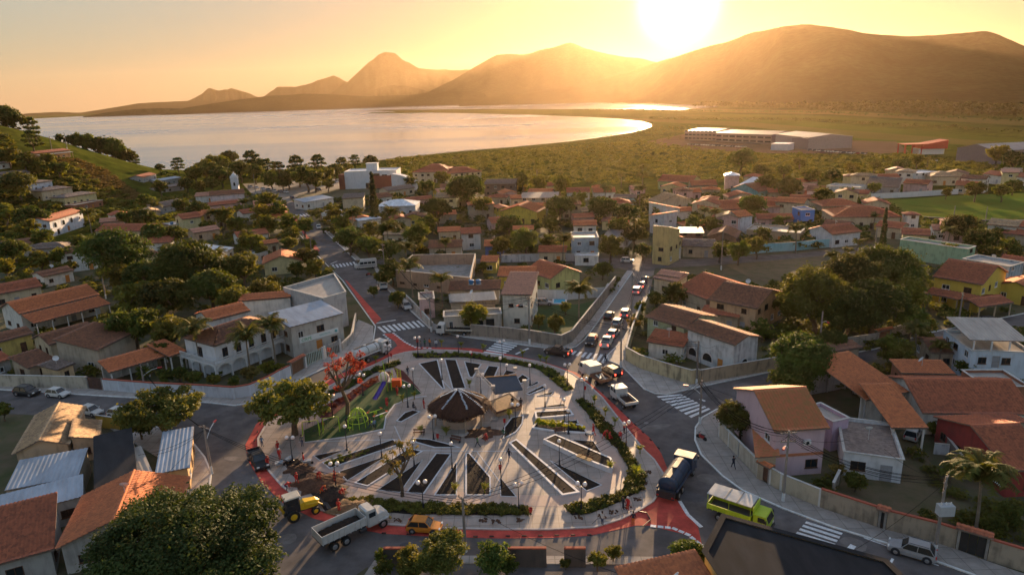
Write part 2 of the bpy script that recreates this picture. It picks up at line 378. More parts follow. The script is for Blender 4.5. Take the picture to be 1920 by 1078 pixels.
# ---- roads
roads = [
 [(529, 376), (549, 376), (604, 430), (667, 488), (713, 530), (752, 566), (806, 616), (870, 632), (940, 641), (993, 649), (1056, 657), (1088, 645), (1118, 608), (1186, 510), (1160, 503),
  (1000, 492), (700, 496), (700, 488), (1000, 484), (1190, 484), (1300, 486), (1480, 476), (1640, 462), (1640, 470), (1480, 486), (1330, 498), (1228, 503), (1219, 546), (1198, 590), (1165, 641), (1139, 667), (1165, 686),
  (1208, 730), (1245, 740), (1320, 724), (1435, 700), (1566, 668), (1640, 655), (1740, 625), (1920, 588), (2100, 560), (2100, 590), (1920, 612), (1750, 648), (1650, 672), (1560, 700),
  (1440, 735), (1344, 768), (1308, 791), (1302, 820), (1315, 853), (1354, 892), (1392, 920), (1469, 954), (1560, 988), (1662, 1019), (1822, 1077), (2100, 1190), (2100, 1400), (700, 1400),
  (690, 1062), (560, 1150), (330, 1150), (396, 886), (384, 858), (358, 826), (240, 786), (0, 775), (-500, 790), (-500, 728), (0, 731), (230, 745), (375, 754), (440, 761), (475, 755), (541, 722), (628, 682), (700, 640), (703, 610), (643, 525), (593, 475), (560, 436), (545, 410)],
]
mb = MB(); mb.poly([(p.x, p.y, .01) for p in px(roads[0])]); structure('road', mb, ASPH)
sheet('parking_square', [(455, 345), (640, 335), (700, 340), (650, 352), (560, 366), (548, 378), (526, 378), (470, 362)], mat('square_paving', (.24, .2, .16), var=.2, sc=.3), .015)
# side street laid with blocks
sheet('block_paved_lane', [(1102, 640), (1118, 608), (1186, 510), (1227, 508), (1219, 546), (1198, 588), (1165, 641), (1150, 652)], ASPH2, .02)
# kerbed pavements
def pavement(name, pts, mt=SIDEW, h=.13):
    p = px(pts); mb = MB(); mb.prism([(a.x, a.y) for a in p], -.3, h); return structure(name, mb, mt)
def kerb(pts, closed=False, w=.22, h=.15):
    mb = MB(); mb.strip([(a.x, a.y) for a in px(pts)], w, -.2, h, closed=closed); return structure('kerb', mb, mat('kerb_white', (.6, .6, .58), var=.25, sc=1.5))
pavement('pavement', [(-400, 733), (0, 731), (230, 745), (375, 754), (440, 761), (475, 755), (541, 722), (628, 682), (700, 640), (700, 612), (672, 600), (640, 660), (590, 678), (544, 703), (506, 725), (470, 740), (440, 746), (384, 743), (196, 730), (0, 724), (-400, 722)])
kerb([(-400, 733), (0, 731), (230, 745), (375, 754), (440, 761), (475, 755), (541, 722), (628, 682), (700, 640), (704, 612), (643, 527), (593, 477), (560, 438)])
pavement('pavement', [(604, 430), (667, 488), (700, 488), (700, 498), (713, 530), (752, 566), (806, 616), (870, 632), (940, 641), (993, 649), (1056, 657), (1076, 650), (1088, 640), (1118, 606), (1186, 508), (1176, 508), (1108, 600), (1074, 638), (1053, 650), (993, 641), (940, 634), (880, 626), (815, 608), (765, 566), (725, 530), (706, 500), (706, 486), (676, 486), (612, 430)])
kerb([(604, 430), (667, 488)]); kerb([(713, 530), (752, 566), (806, 616), (870, 632), (940, 641), (993, 649), (1056, 657), (1080, 650), (1096, 637), (1118, 608), (1186, 510)])
pavement('pavement', [(1165, 641), (1139, 667), (1140, 674), (1165, 686), (1208, 730), (1245, 740), (1320, 724), (1435, 700), (1447, 694), (1310, 718), (1296, 720), (1248, 706), (1200, 690), (1172, 676), (1183, 640), (1200, 596), (1198, 590)])
kerb([(1219, 546), (1198, 590), (1165, 641), (1139, 667), (1141, 676), (1165, 686), (1208, 730), (1228, 738), (1250, 740), (1320, 724), (1435, 700), (1566, 668), (1640, 655), (1740, 625), (1920, 588)])
pavement('pavement', [(1344, 768), (1310, 791), (1302, 820), (1315, 853), (1354, 892), (1392, 920), (1469, 954), (1560, 988), (1662, 1019), (1822, 1077), (2100, 1190), (2150, 1170), (1930, 1080), (1848, 1052), (1750, 1014), (1653, 992), (1536, 952), (1464, 922), (1421, 898), (1349, 820), (1352, 790)])
kerb([(1440, 737), (1344, 768), (1317, 783), (1304, 802), (1303, 825), (1315, 853), (1354, 892), (1392, 920), (1469, 954), (1560, 988), (1662, 1019), (1822, 1077), (2100, 1190)])
pavement('pavement', [(240, 786), (358, 826), (384, 858), (396, 886), (330, 1150), (250, 1150), (330, 900), (300, 860), (200, 800)])
kerb([(240, 786), (340, 815), (358, 826), (384, 858), (396, 886), (392, 920)])
pavement('pavement', [(676, 1090), (703, 1050), (730, 1042), (1330, 1045), (1330, 1060), (730, 1056), (700, 1110)])
# white line on the avenue, lane lines
mb = MB()
for a, b, wd in [((706, 606), (742, 600), .35), ((967, 664), (991, 653), .45), ((1590, 1033), (1600, 1022), .6), ((1668, 1058), (1674, 1047), .25), ((620, 495), (632, 490), .3), ((1312, 748), (1322, 752), .4), ((1700, 1040), (1760, 1060), .12), ((1620, 1008), (1700, 1036), .12)]:
    p, q = px([a, b]); mb.strip([(p.x, p.y), (q.x, q.y)], wd, -.05, .034)
structure('road_marking', mb, WHITE)
def crosswalk(l0, l1, r0, r1, n, duty=.52):
    a, b, c, d = px([l0, l1, r0, r1]); mb = MB()
    for i in range(n):
        t0, t1 = (i+.0)/(n-1+duty), (i+duty)/(n-1+duty)
        q = [a.lerp(b, t0), c.lerp(d, t0), c.lerp(d, t1), a.lerp(b, t1)]
        mb.prism([(x.x, x.y) for x in q], -.05, .036)
    return structure('crosswalk', mb, WHITE)
crosswalk((707, 613), (785, 601), (720, 624), (797, 612), 9)
crosswalk((622, 497), (664, 491), (626, 503), (668, 496), 7)
crosswalk((932, 640), (906, 661), (970, 648), (943, 666), 6)
crosswalk((1077, 658), (1141, 666), (1070, 664), (1132, 681), 7)
crosswalk((1231, 743), (1296, 783), (1277, 739), (1332, 767), 8)
crosswalk((1512, 977), (1492, 1000), (1580, 999), (1564, 1023), 4)
crosswalk((534, 405), (576, 401), (538, 409), (582, 405), 7)
# ---- the round plaza: red cycle lane, kerb, slab
PZ = [(501, 793), (484, 823), (486, 852), (503, 882), (529, 912), (562, 937), (600, 956), (648, 971), (721, 983), (760, 986), (832, 991), (940, 993), (1029, 993), (1114, 989), (1163, 974), (1200, 956), (1225, 940), (1241, 915), (1243, 888), (1226, 862),
      (1207, 844), (1191, 824), (1164, 791), (1129, 746), (1103, 722), (1072, 701), (1046, 691), (1011, 679), (960, 670), (922, 665), (865, 658), (800, 656), (760, 661), (738, 667), (699, 686), (655, 705), (617, 725), (560, 763), (516, 784)]
RED = [(480, 796), (460, 834), (466, 864), (490, 905), (530, 942), (586, 971), (640, 986), (717, 1000), (800, 1005), (861, 1007), (940, 1009), (1030, 1008), (1105, 1004), (1192, 985), (1218, 985), (1286, 1002), (1316, 1021), (1309, 988), (1272, 942), (1258, 915), (1256, 890),
       (1240, 850), (1220, 822), (1191, 797), (1150, 757), (1123, 732), (1082, 699), (1021, 679), (966, 667), (889, 653), (805, 651), (777, 650), (758, 642), (738, 625), (720, 626), (740, 640), (745, 648), (718, 670), (626, 706), (587, 731), (530, 768), (492, 785)]
p = px(RED); mb = MB(); mb.prism([(a.x, a.y) for a in p], -.1, .03); structure('cycle_lane', mb, REDP)
mb = MB()
for q in ([(646, 524), (652, 528), (715, 598), (703, 608)], [(560, 425), (568, 432), (600, 470), (593, 475)], [(548, 406), (552, 404), (566, 428), (560, 432)]):
    mb.prism([(a.x, a.y) for a in px(q)], -.1, .03)
structure('cycle_lane', mb, REDP)
# dashes of small white squares at the red crossings
mb = MB()
def dashes(pts, n, s=.42):
    q = px(pts); ln = [0]
    for i in range(1, len(q)): ln.append(ln[-1]+(q[i]-q[i-1]).length)
    for k in range(n):
        t = ln[-1]*k/(n-1)
        for i in range(1, len(q)):
            if t <= ln[i]+1e-6:
                d = (q[i]-q[i-1]).normalized(); c = q[i-1]+d*(t-ln[i-1]); mb.box((c.x, c.y, .0), (s*1.5, s, .09), rz=math.atan2(d.y, d.x)); break
dashes([(738, 625), (760, 642), (780, 652), (806, 653)], 14); dashes([(720, 628), (731, 638), (732, 650)], 7)
dashes([(1225, 986), (1262, 990), (1290, 1002), (1318, 1024)], 9); dashes([(1276, 942), (1290, 965), (1312, 985)], 8)
structure('road_marking', mb, WHITE)
SL = px(PZ)
mb = MB(); mb.prism([(a.x, a.y) for a in SL], -.3, .14); structure('plaza_slab', mb, PLAZA)
cxy = sum((Vector((a.x, a.y)) for a in SL), Vector((0, 0)))/len(SL)
def inset(pts, d):
    o = []
    for a in pts:
        v = Vector((a.x, a.y)); k = (v-cxy).length; o.append(cxy+(v-cxy)*((k-d)/k))
    return o
mb = MB(); mb.strip([(a.x, a.y) for a in SL], .25, -.2, .17, closed=True); structure('kerb', mb, mat('kerb_plaza', (.5, .45, .42), var=.2))
ring = inset(SL, 6.3); mb = MB(); mb.strip([tuple(a) for a in ring], 2.3, 0, .146, closed=True); structure('ring_path', mb, CREAM)
# ---- planting beds
KW = mat('bed_kerb_white', (.55, .54, .56), rough=.6, var=.12)
beds = [
 ('t', [(588, 854), (648, 843), (600, 863)]), ('w', [(605, 867), (737, 824), (748, 833), (618, 878)]), ('t', [(635, 884), (726, 854), (651, 901)]),
 ('w', [(666, 905), (766, 841), (791, 846), (689, 911)]), ('t', [(708, 918), (792, 862), (750, 923)]), ('w', [(763, 923), (818, 850), (846, 851), (794, 926)]),
 ('w', [(815, 928), (856, 866), (856, 928)]), ('w', [(874, 850), (880, 850), (919, 895), (919, 928), (874, 928)]), ('t', [(938, 910), (940, 897), (968, 931), (939, 930)]),
 ('W', [(956, 832), (968, 826), (1084, 924), (1055, 929)]), ('t', [(1031, 863), (1128, 909), (1100, 920)]),
 ('R', [(1021, 831), (1041, 822), (1144, 866), (1149, 876), (1146, 886), (1107, 871), (1083, 861)]), ('t', [(1071, 824), (1113, 827), (1129, 852)]),
 ('W', [(999, 803), (1009, 791), (1076, 797), (1091, 799), (1101, 813), (1038, 809)]), ('w', [(1046, 791), (1082, 788), (1085, 795)]),
 ('W', [(1004, 774), (1068, 770), (1074, 779), (1006, 785)]), ('t', [(1004, 765), (1056, 757), (1062, 762)]), ('t', [(1008, 742), (1038, 734), (1034, 740)]),
 ('w', [(987, 738), (1018, 723), (1024, 727), (992, 740)]), ('t', [(987, 728), (1007, 715), (1011, 718)]), ('w', [(970, 710), (980, 702), (992, 710), (976, 720)]),
 ('t', [(941, 707), (949, 694), (969, 698)]), ('w', [(902, 711), (916, 686), (935, 688), (926, 709)]), ('w', [(871, 678), (902, 683), (886, 708), (880, 706)]),
 ('w', [(834, 674), (855, 675), (873, 728), (849, 729)]), ('w', [(786, 682), (820, 675), (833, 728), (830, 729)]),
 ('w', [(775, 822), (806, 824), (838, 832), (861, 839), (815, 839), (780, 829)]), ('w', [(981, 779), (960, 783), (946, 801), (944, 822), (967, 810), (979, 794)]),
 ('w', [(744, 789), (759, 774), (774, 769), (787, 772), (752, 791)])]
def sub(pts, k):
    c = sum(pts, Vector((0, 0, 0)))/len(pts); return [a+(c-a).normalized()*k for a in pts]
for i, (kd, q) in enumerate(beds):
    p = px(q, .14); c = sum(p, Vector((0, 0, 0)))/len(p); loc = (c.x, c.y, 0)
    hh = {'w': .22, 't': .19, 'W': .36, 'R': .8}[kd]
    look = {'w': 'narrow planting bed of dark soil inside a white kerb', 't': 'pointed wedge of bare soil with a thin pale kerb', 'W': 'planting bed behind a thick white kerb', 'R': 'raised planter with high white walls and a timber seat'}[kd]
    g = thing('planting_bed', look, 'planting bed', loc, group='beds fanned out round the plaza', auto=True)
    loc2 = [(a.x-c.x, a.y-c.y) for a in p]; mb = MB()
    mb.strip(loc2, {'w': .2, 't': .1, 'W': .3, 'R': .28}[kd], .1, hh, closed=True); obj('bed_kerb', mb, g, KW)
    # lumpy soil surface
    mb = MB(); s2 = [a-c for a in sub(p, .02)]
    mb.prism([(a.x, a.y) for a in s2], .05, hh-.025); obj('soil', mb, g, SOIL)
    if kd in 'wW':   # furrow rows of clods
        mb = MB(); A, B = Vector(loc2[0]), Vector(loc2[1]); d = (B-A)
        for k in range(70):
            w_ = rng.dirichlet(np.ones(len(s2))*.6); q_ = sum((s2[j]*float(w_[j]) for j in range(len(s2))), Vector((0, 0, 0)))
            mb.ball((q_.x, q_.y, hh-.06), rnd.uniform(.06, .16), 5, 3, .6)
        c_ = obj('clods', mb, g, SOIL); c_['kind'] = 'stuff'
    if kd == 'R':
        a, b = px([(1084, 862), (1110, 872)], .14); mb = MB(); mid = (a+b)/2; ang = math.atan2(b.y-a.y, b.x-a.x)
        for k in range(4): mb.box((mid.x-c.x+math.sin(ang)*(.18*k-.1), mid.y-c.y-math.cos(ang)*(.18*k-.1), .95), ((b-a).length, .15, .07), rz=ang)
        obj('timber_seat', mb, g, mat('bench_timber', (.42, .27, .12), var=.3, sc=4, stretch=(1, 6, 1)))
LAND.append(('thatched kiosk', *P(861, 790).xy))
# straight white lines in the paving, joints of the slab
mb = MB()
for a, b in [((895, 849), (938, 905)), ((792, 846), (1000, 848)), ((560, 830), (745, 825)), ((1000, 742), (1070, 745)), ((795, 680), (850, 735)), ((740, 800), (760, 845))]:
    p, q = px([a, b]); mb.strip([(p.x, p.y), (q.x, q.y)], .14, .1, .15)
mb.strip([(a.x, a.y) for a in px([(572, 831), (648, 821), (720, 806), (724, 782), (740, 760), (772, 748), (800, 744)])], .2, .1, .2)
structure('paving_line', mb, KW)
sheet('play_turf', [(572, 830), (570, 808), (618, 785), (700, 722), (733, 708), (774, 722), (790, 739), (759, 748), (730, 769), (720, 804), (648, 819)], TURF, .155)
MULCH = mat('red_mulch', (.13, .035, .03), rough=1, var=.5, sc=3, bump=.6)
sheet('red_mulch_bed', [(600, 785), (596, 768), (655, 738), (695, 710), (730, 697), (738, 703), (700, 722), (618, 785)], MULCH, .15)
sheet('red_mulch_bed', [(737, 688), (757, 697), (792, 738), (774, 722), (745, 708)], MULCH, .15)
sheet('dug_bed', [(533, 867), (558, 861), (585, 885), (616, 909), (640, 930), (680, 943), (686, 958), (655, 964), (616, 954), (585, 929), (549, 893)], SOIL, .16)
hedges = [
 [(690, 935), (760, 945), (940, 950), (990, 952), (998, 966), (940, 968), (760, 965), (690, 958), (655, 950), (648, 938)],
 [(1080, 752), (1100, 775), (1131, 818), (1158, 844), (1176, 873), (1180, 893), (1163, 925), (1096, 945), (1057, 950), (1073, 968), (1110, 963), (1163, 942), (1207, 918), (1211, 893), (1196, 873), (1176, 844), (1160, 820), (1140, 795), (1110, 762), (1092, 750)],
 [(960, 684), (1009, 693), (1042, 720), (1060, 735), (1077, 731), (1058, 709), (1037, 695), (1011, 686), (960, 676)],
 [(775, 663), (870, 663), (960, 676), (960, 684), (870, 671), (780, 673)],
 [(616, 737), (648, 720), (700, 692), (748, 676), (752, 684), (700, 702), (655, 730), (620, 742)]]
for h in hedges: sheet('hedge_soil', h, SOIL, .15)
# ================================================================ BUILDINGS
TILE = {'or': ((.58, .19, .08), (.36, .12, .06)), 'rb': ((.43, .135, .07), (.22, .08, .05)), 'br': ((.27, .12, .07), (.13, .07, .05)),
        'tan': ((.5, .33, .19), (.22, .15, .1)), 'gr': ((.25, .19, .16), (.13, .1, .09)), 'moss': ((.52, .16, .08), (.34, .17, .07)), 'pk': ((.55, .27, .18), (.36, .18, .13))}
METAL = {'mb': (.30, .34, .40), 'mg': (.13, .13, .14), 'mw': (.62, .64, .67), 'mk': (.035, .035, .038), 'ms': (.3, .27, .24), 'mr': (.4, .05, .04), 'mt': (.22, .19, .18)}
def roofmat(k):
    if k in TILE: return tilemat('roof_tile_'+k, *TILE[k])
    return mat('sheet_roof_'+k, METAL[k], rough=.5 if k != 'mk' else .95, var=.3, sc=.8, spec=.5 if k != 'mk' else .08, stretch=(1, .25, 1))
SLAB = mat('roof_slab', (.2, .15, .12), var=.3)
WOOD = mat('dark_wood', (.10, .05, .03), rough=.7, var=.3, sc=3)
FRW = mat('white_frame', (.6, .6, .6), rough=.6, var=.1)
CONC = mat('raw_concrete', (.26, .24, .22), var=.35, sc=.8)
BRICK = mat('raw_brick', (.32, .13, .07), var=.35, sc=3)
def corr(name, par, e0, e1, sdir, Ls, a, b, key, dist):
    """course by course tiles (or ribs of sheet metal) over one roof plane"""
    tile = key in TILE; e0 = np.array(e0, float); ev = np.array(e1, float)-e0; Le = np.linalg.norm(ev); ev /= Le
    s = np.array(sdir, float); s /= np.linalg.norm(s); n = np.cross(ev, s)
    if n[2] < 0: n = -n
    f = 1 if dist < 125 else (1.7 if dist < 210 else (2.6 if dist < 380 else 5))
    if not tile: f *= 1.3
    dx = .38*f; k = 4 if (f < 1.4) else 2; nc = max(2, int(Le/dx))*k
    x = np.linspace(0, Le, nc+1)
    if tile: wv = .085*min(f, 1.7)*np.array([0, .8, 1, .8] if k == 4 else [0, 1])
    else: wv = .035*min(f, 2)*np.array([0, 1, 1, 0] if k == 4 else [0, 1])
    h = np.tile(wv, nc//k+1)[:nc+1]
    if tile:
        dr = .55*f; nr = max(1, int(Ls/dr)); t = np.repeat(np.linspace(0, Ls, nr+1), 2)[1:-1]; lift = np.tile([.08*min(f, 1.7), 0.0], nr)
    else: t = np.array([0, Ls]); lift = np.zeros(2)
    X, T = np.meshgrid(x, t); Hh = h[None, :]+lift[:, None]+.02
    if tile: Hh = Hh+rng.normal(0, .007*min(f, 2), Hh.shape)
    lim = np.full_like(X, Ls)
    if a > 0: lim = np.minimum(lim, X/a)
    if b > 0: lim = np.minimum(lim, (Le-X)/b)
    T = np.minimum(T, lim)
    V = e0+X[..., None]*ev+T[..., None]*s+Hh[..., None]*n
    r, c = X.shape; i = np.arange(r*c).reshape(r, c)
    Q = np.stack([i[:-1, :-1], i[:-1, 1:], i[1:, 1:], i[1:, :-1]], -1).reshape(-1, 4)
    if np.cross(ev, s)[2] < 0: Q = Q[:, ::-1]
    me = bpy.data.meshes.new(name); me.vertices.add(r*c); me.vertices.foreach_set('co', V.astype(np.float32).ravel())
    me.loops.add(Q.size); me.loops.foreach_set('vertex_index', np.ascontiguousarray(Q, np.int32).ravel())
    me.polygons.add(len(Q)); me.polygons.foreach_set('loop_start', np.arange(0, Q.size, 4, dtype=np.int32)); me.polygons.foreach_set('loop_total', np.full(len(Q), 4, np.int32))
    me.materials.append(roofmat(key)); me.update(calc_edges=True)
    return obj(name, me, par, kind='stuff')
def slab(mb, pts, th=.1):
    top = [tuple(p) for p in pts]; bot = [(p[0], p[1], p[2]-th) for p in pts]; n = len(pts)
    mb._add(top+bot, [tuple(range(n)), tuple(range(n, 2*n))[::-1]]+[(i, n+i, n+(i+1) % n, (i+1) % n) for i in range(n)])
def add_roof(g, W, D, h, rt, key, pitch, dist, x0=0, y0=0, ridge=True):
    """rectangular roof centred at x0,y0; returns ridge height"""
    w, d = W/2, D/2; tp = math.tan(math.radians(pitch)); tn = 'roof_tiles' if key in TILE else 'roof_ribs'
    mb = MB(); planes = []
    q = lambda x, y, z: (x0+x, y0+y, z)
    if rt == 'gu': r = d*tp; planes = [((-w, -d), (w, -d), (0, d, r), 0, 0), ((w, d), (-w, d), (0, -d, r), 0, 0)]; rl = [q(-w, 0, h+r), q(w, 0, h+r)]
    elif rt == 'gv': r = w*tp; planes = [((-w, d), (-w, -d), (w, 0, r), 0, 0), ((w, -d), (w, d), (-w, 0, r), 0, 0)]; rl = [q(0, -d, h+r), q(0, d, h+r)]
    elif rt == 'hip':
        k = min(w, d); r = k*tp; sl = math.hypot(k, r)
        planes = [((-w, -d), (w, -d), (0, k, r), k/sl, k/sl), ((w, d), (-w, d), (0, -k, r), k/sl, k/sl), ((-w, d), (-w, -d), (k, 0, r), k/sl, k/sl), ((w, -d), (w, d), (-k, 0, r), k/sl, k/sl)]
        rl = [q(-(w-k), -(d-k), h+r), q(w-k, d-k, h+r)]
    else:
        sx, sy = {'sb': (0, 1), 'sf': (0, -1), 'sr': (1, 0), 'sl': (-1, 0)}[rt]; run = D if sy else W; r = run*tp; rl = None
        pl = {'sb': ((-w, -d), (w, -d)), 'sf': ((w, d), (-w, d)), 'sr': ((-w, d), (-w, -d)), 'sl': ((w, -d), (w, d))}[rt]
        planes = [(pl[0], pl[1], (sx*run, sy*run, r), 0, 0)]
    ob = None
    for (a, b, s, ka, kb) in planes:
        e0, e1 = q(*a, h), q(*b, h); s = Vector(s); L_ = s.length; u = (Vector(e1)-Vector(e0)); Le = u.length; u.normalize(); sn = s.normalized()
        t0 = Vector(e0)+s+u*(ka*L_ if ka else 0); t1 = Vector(e1)+s-u*(kb*L_ if kb else 0)
        slab(mb, [e0, e1, t1, t0] if (t1-t0).length > .05 else [e0, e1, t0])
    ob = obj('roof', mb, g, SLAB)
    for (a, b, s, ka, kb) in planes:
        s = Vector(s)
        if key == 'mk': ob.data.materials[0] = roofmat('mk'); continue
        corr(tn, ob, q(*a, h), q(*b, h), s, s.length, ka, kb, key, dist)
    if rl and ridge and dist < 330 and key in TILE:
        mb = MB(); a, b = Vector(rl[0]), Vector(rl[1])
        if (b-a).length > .3:
            mb.cyl(a+Vector((0, 0, .06)), b+Vector((0, 0, .06)), .13, n=6); obj('ridge', mb, ob, tilemat('ridge_'+key, tuple(x*1.25 for x in TILE[key][0]), TILE[key][0]))
    return h+r
WCACHE = {}
def win_mesh(w_, h_, kind):
    key = (round(w_, 1), round(h_, 1), kind)
    if key in WCACHE: return WCACHE[key]
    w_, h_ = key[0]/2, key[1]; f = MB(); t = .07
    f.box((-w_+t/2, -.03, h_/2), (t, .1, h_)); f.box((w_-t/2, -.03, h_/2), (t, .1, h_)); f.box((0, -.03, t/2), (2*w_-2*t, .1, t)); f.box((0, -.03, h_-t/2), (2*w_-2*t, .1, t))
    f.box((0, -.02, h_/2), (.05, .07, h_-2*t)); f.box((0, -.07, -.04), (2*w_+.16, .18, .07))
    if kind == 'shut':
        for z in np.arange(.14, h_-.1, .13): f.box((0, -.01, z), (2*w_-2*t, .03, .05))
    p = MB(); p.box((0, .03, h_/2), (2*w_-.1, .02, h_-.1))
    fm = {'white': FRW, 'brown': WOOD, 'shut': WOOD}[kind]
    WCACHE[key] = (f.mesh('window', fm), p.mesh('pane', GLASS)); return WCACHE[key]
def door_mesh(w_, h_, m_):
    key = ('d', round(w_, 1), round(h_, 1), m_.name)
    if key not in WCACHE:
        d = MB(); d.box((0, 0, h_/2), (w_, .06, h_)); d.box((0, -.045, h_-.04), (w_+.12, .12, .08)); d.box((-w_/2-.03, -.045, h_/2), (.06, .12, h_)); d.box((w_/2+.03, -.045, h_/2), (.06, .12, h_))
        for z in (.25, .55): d.box((0, -.04, h_*z+.1), (w_*.6, .03, h_*.22))
        k = MB(); k.ball((w_*.36, -.07, h_*.47), .045, 6, 4); WCACHE[key] = (d.mesh('door', m_), k.mesh('handle', GLASS))
    return WCACHE[key]
def wallface(mb, p0, p1, z0, z1, ops, rec=.14):
    p0, p1 = Vector(p0), Vector(p1); L_ = (p1-p0).length; u = (p1-p0)/L_; n = Vector((u.y, -u.x))
    ops = [(max(.05, a), min(L_-.05, b), max(z0, c), min(z1-.05, d)) for a, b, c, d in ops]
    xs_ = sorted(set([0, L_]+[o_[0] for o_ in ops]+[o_[1] for o_ in ops])); zs = sorted(set([z0, z1]+[o_[2] for o_ in ops]+[o_[3] for o_ in ops]))
    pt = lambda x, z, dd=0: (p0.x+u.x*x-n.x*dd, p0.y+u.y*x-n.y*dd, z)
    for i in range(len(xs_)-1):
        for j in range(len(zs)-1):
            cx, cz_ = (xs_[i]+xs_[i+1])/2, (zs[j]+zs[j+1])/2
            if any(a < cx < b and c < cz_ < d for a, b, c, d in ops): continue
            mb.quad(pt(xs_[i], zs[j]), pt(xs_[i+1], zs[j]), pt(xs_[i+1], zs[j+1]), pt(xs_[i], zs[j+1]))
    for a, b, c, d in ops:
        mb.quad(pt(a, c), pt(a, c, rec), pt(a, d, rec), pt(a, d)); mb.quad(pt(b, c), pt(b, d), pt(b, d, rec), pt(b, c, rec))
        mb.quad(pt(a, c), pt(b, c), pt(b, c, rec), pt(a, c, rec)); mb.quad(pt(a, d), pt(a, d, rec), pt(b, d, rec), pt(b, d))
        mb.quad(pt(a, c, rec), pt(b, c, rec), pt(b, d, rec), pt(a, d, rec))
def autowins(L_, h, face, r):
    o = []; st = 2 if h > 4.6 else 1; sh = 3.0 if st == 2 else h
    n = max(1, int(L_/3.3)); 
    if L_ < 2.2: return o
    for s in range(st):
        for i in range(n):
            c = L_*(i+.5)/n+r.uniform(-.25, .25)
            if face in 'fb' and s == 0 and i == n//2 and n > 1: o.append((c, 0, .95, 2.1, 'door')); continue
            if r.random() < .14: continue
            wd = r.choice([1.1, 1.3, 1.5]) if L_ > 3 else .9; o.append((c, s*2.9+1.0, wd, r.choice([1.0, 1.2]), r.choice(['white', 'brown', 'shut'])))
    return o
def put_openings(g, faces, ops_by_face, dmat):
    for fc, (p0, p1) in faces.items():
        p0, p1 = Vector(p0), Vector(p1); u = (p1-p0).normalized(); n = Vector((u.y, -u.x)); rz = math.atan2(u.y, u.x)
        for c, z, wd, ht, kd in ops_by_face.get(fc, []):
            pos = p0+u*c-n*.05
            if kd == 'door' or kd == 'gate':
                d, k = door_mesh(wd, ht, dmat if kd == 'door' else GLASS); q = obj('door', d, g, loc=(pos.x, pos.y, z), rz=rz)
                if kd == 'door': obj('handle', k, q)
            elif kd == 'arch': 
                q = obj('window', arch_mesh(wd, ht), g, loc=(pos.x+n.x*.07, pos.y+n.y*.07, z), rz=rz)
            elif kd == 'void': pass
            else:
                f, pn = win_mesh(wd, ht, kd); q = obj('window', f, g, loc=(pos.x, pos.y, z), rz=rz); obj('pane', pn, q)
def arch_mesh(wd, ht):
    key = ('a', round(wd, 1), round(ht, 1))
    if key in WCACHE: return WCACHE[key]
    r = wd/2; mb = MB(); sp = ht-r; pts = [(-r, 0), (r, 0)]+[(r*math.cos(a), sp+r*math.sin(a)) for a in np.linspace(0, math.pi, 11)]
    mb.cur = 1; mb.poly([(x, -.02, z) for x, z in pts]); mb.cur = 0
    arc = [(r*math.cos(a), -.05, sp+r*math.sin(a)) for a in np.linspace(0, math.pi, 9)]
    mb.tube([(r, -.05, 0)]+arc+[(-r, -.05, 0)], .09, 4); WCACHE[key] = mb.mesh('arched_opening', [FRW, GLASS]); return WCACHE[key]
HOUSES = []
DOORM = [mat('door_orange', (.5, .2, .05), var=.2), WOOD, mat('door_grey', (.3, .3, .32), var=.2)]
def frame(A, B, C, h, zp=None):
    z_ = h if zp is None else zp; a, b = P(*A, z_), P(*B, z_); u = Vector((b.x-a.x, b.y-a.y)); W = u.length; u.normalize(); v = Vector((-u.y, u.x))
    if isinstance(C, tuple): c = P(*C, z_); D = max(2.5, (Vector((c.x-b.x, c.y-b.y))).dot(v))
    else: D = C
    ctr = Vector((a.x, a.y))+u*W/2+v*D/2; return ctr, W, D, math.atan2(u.y, u.x), min(a.z, b.z)
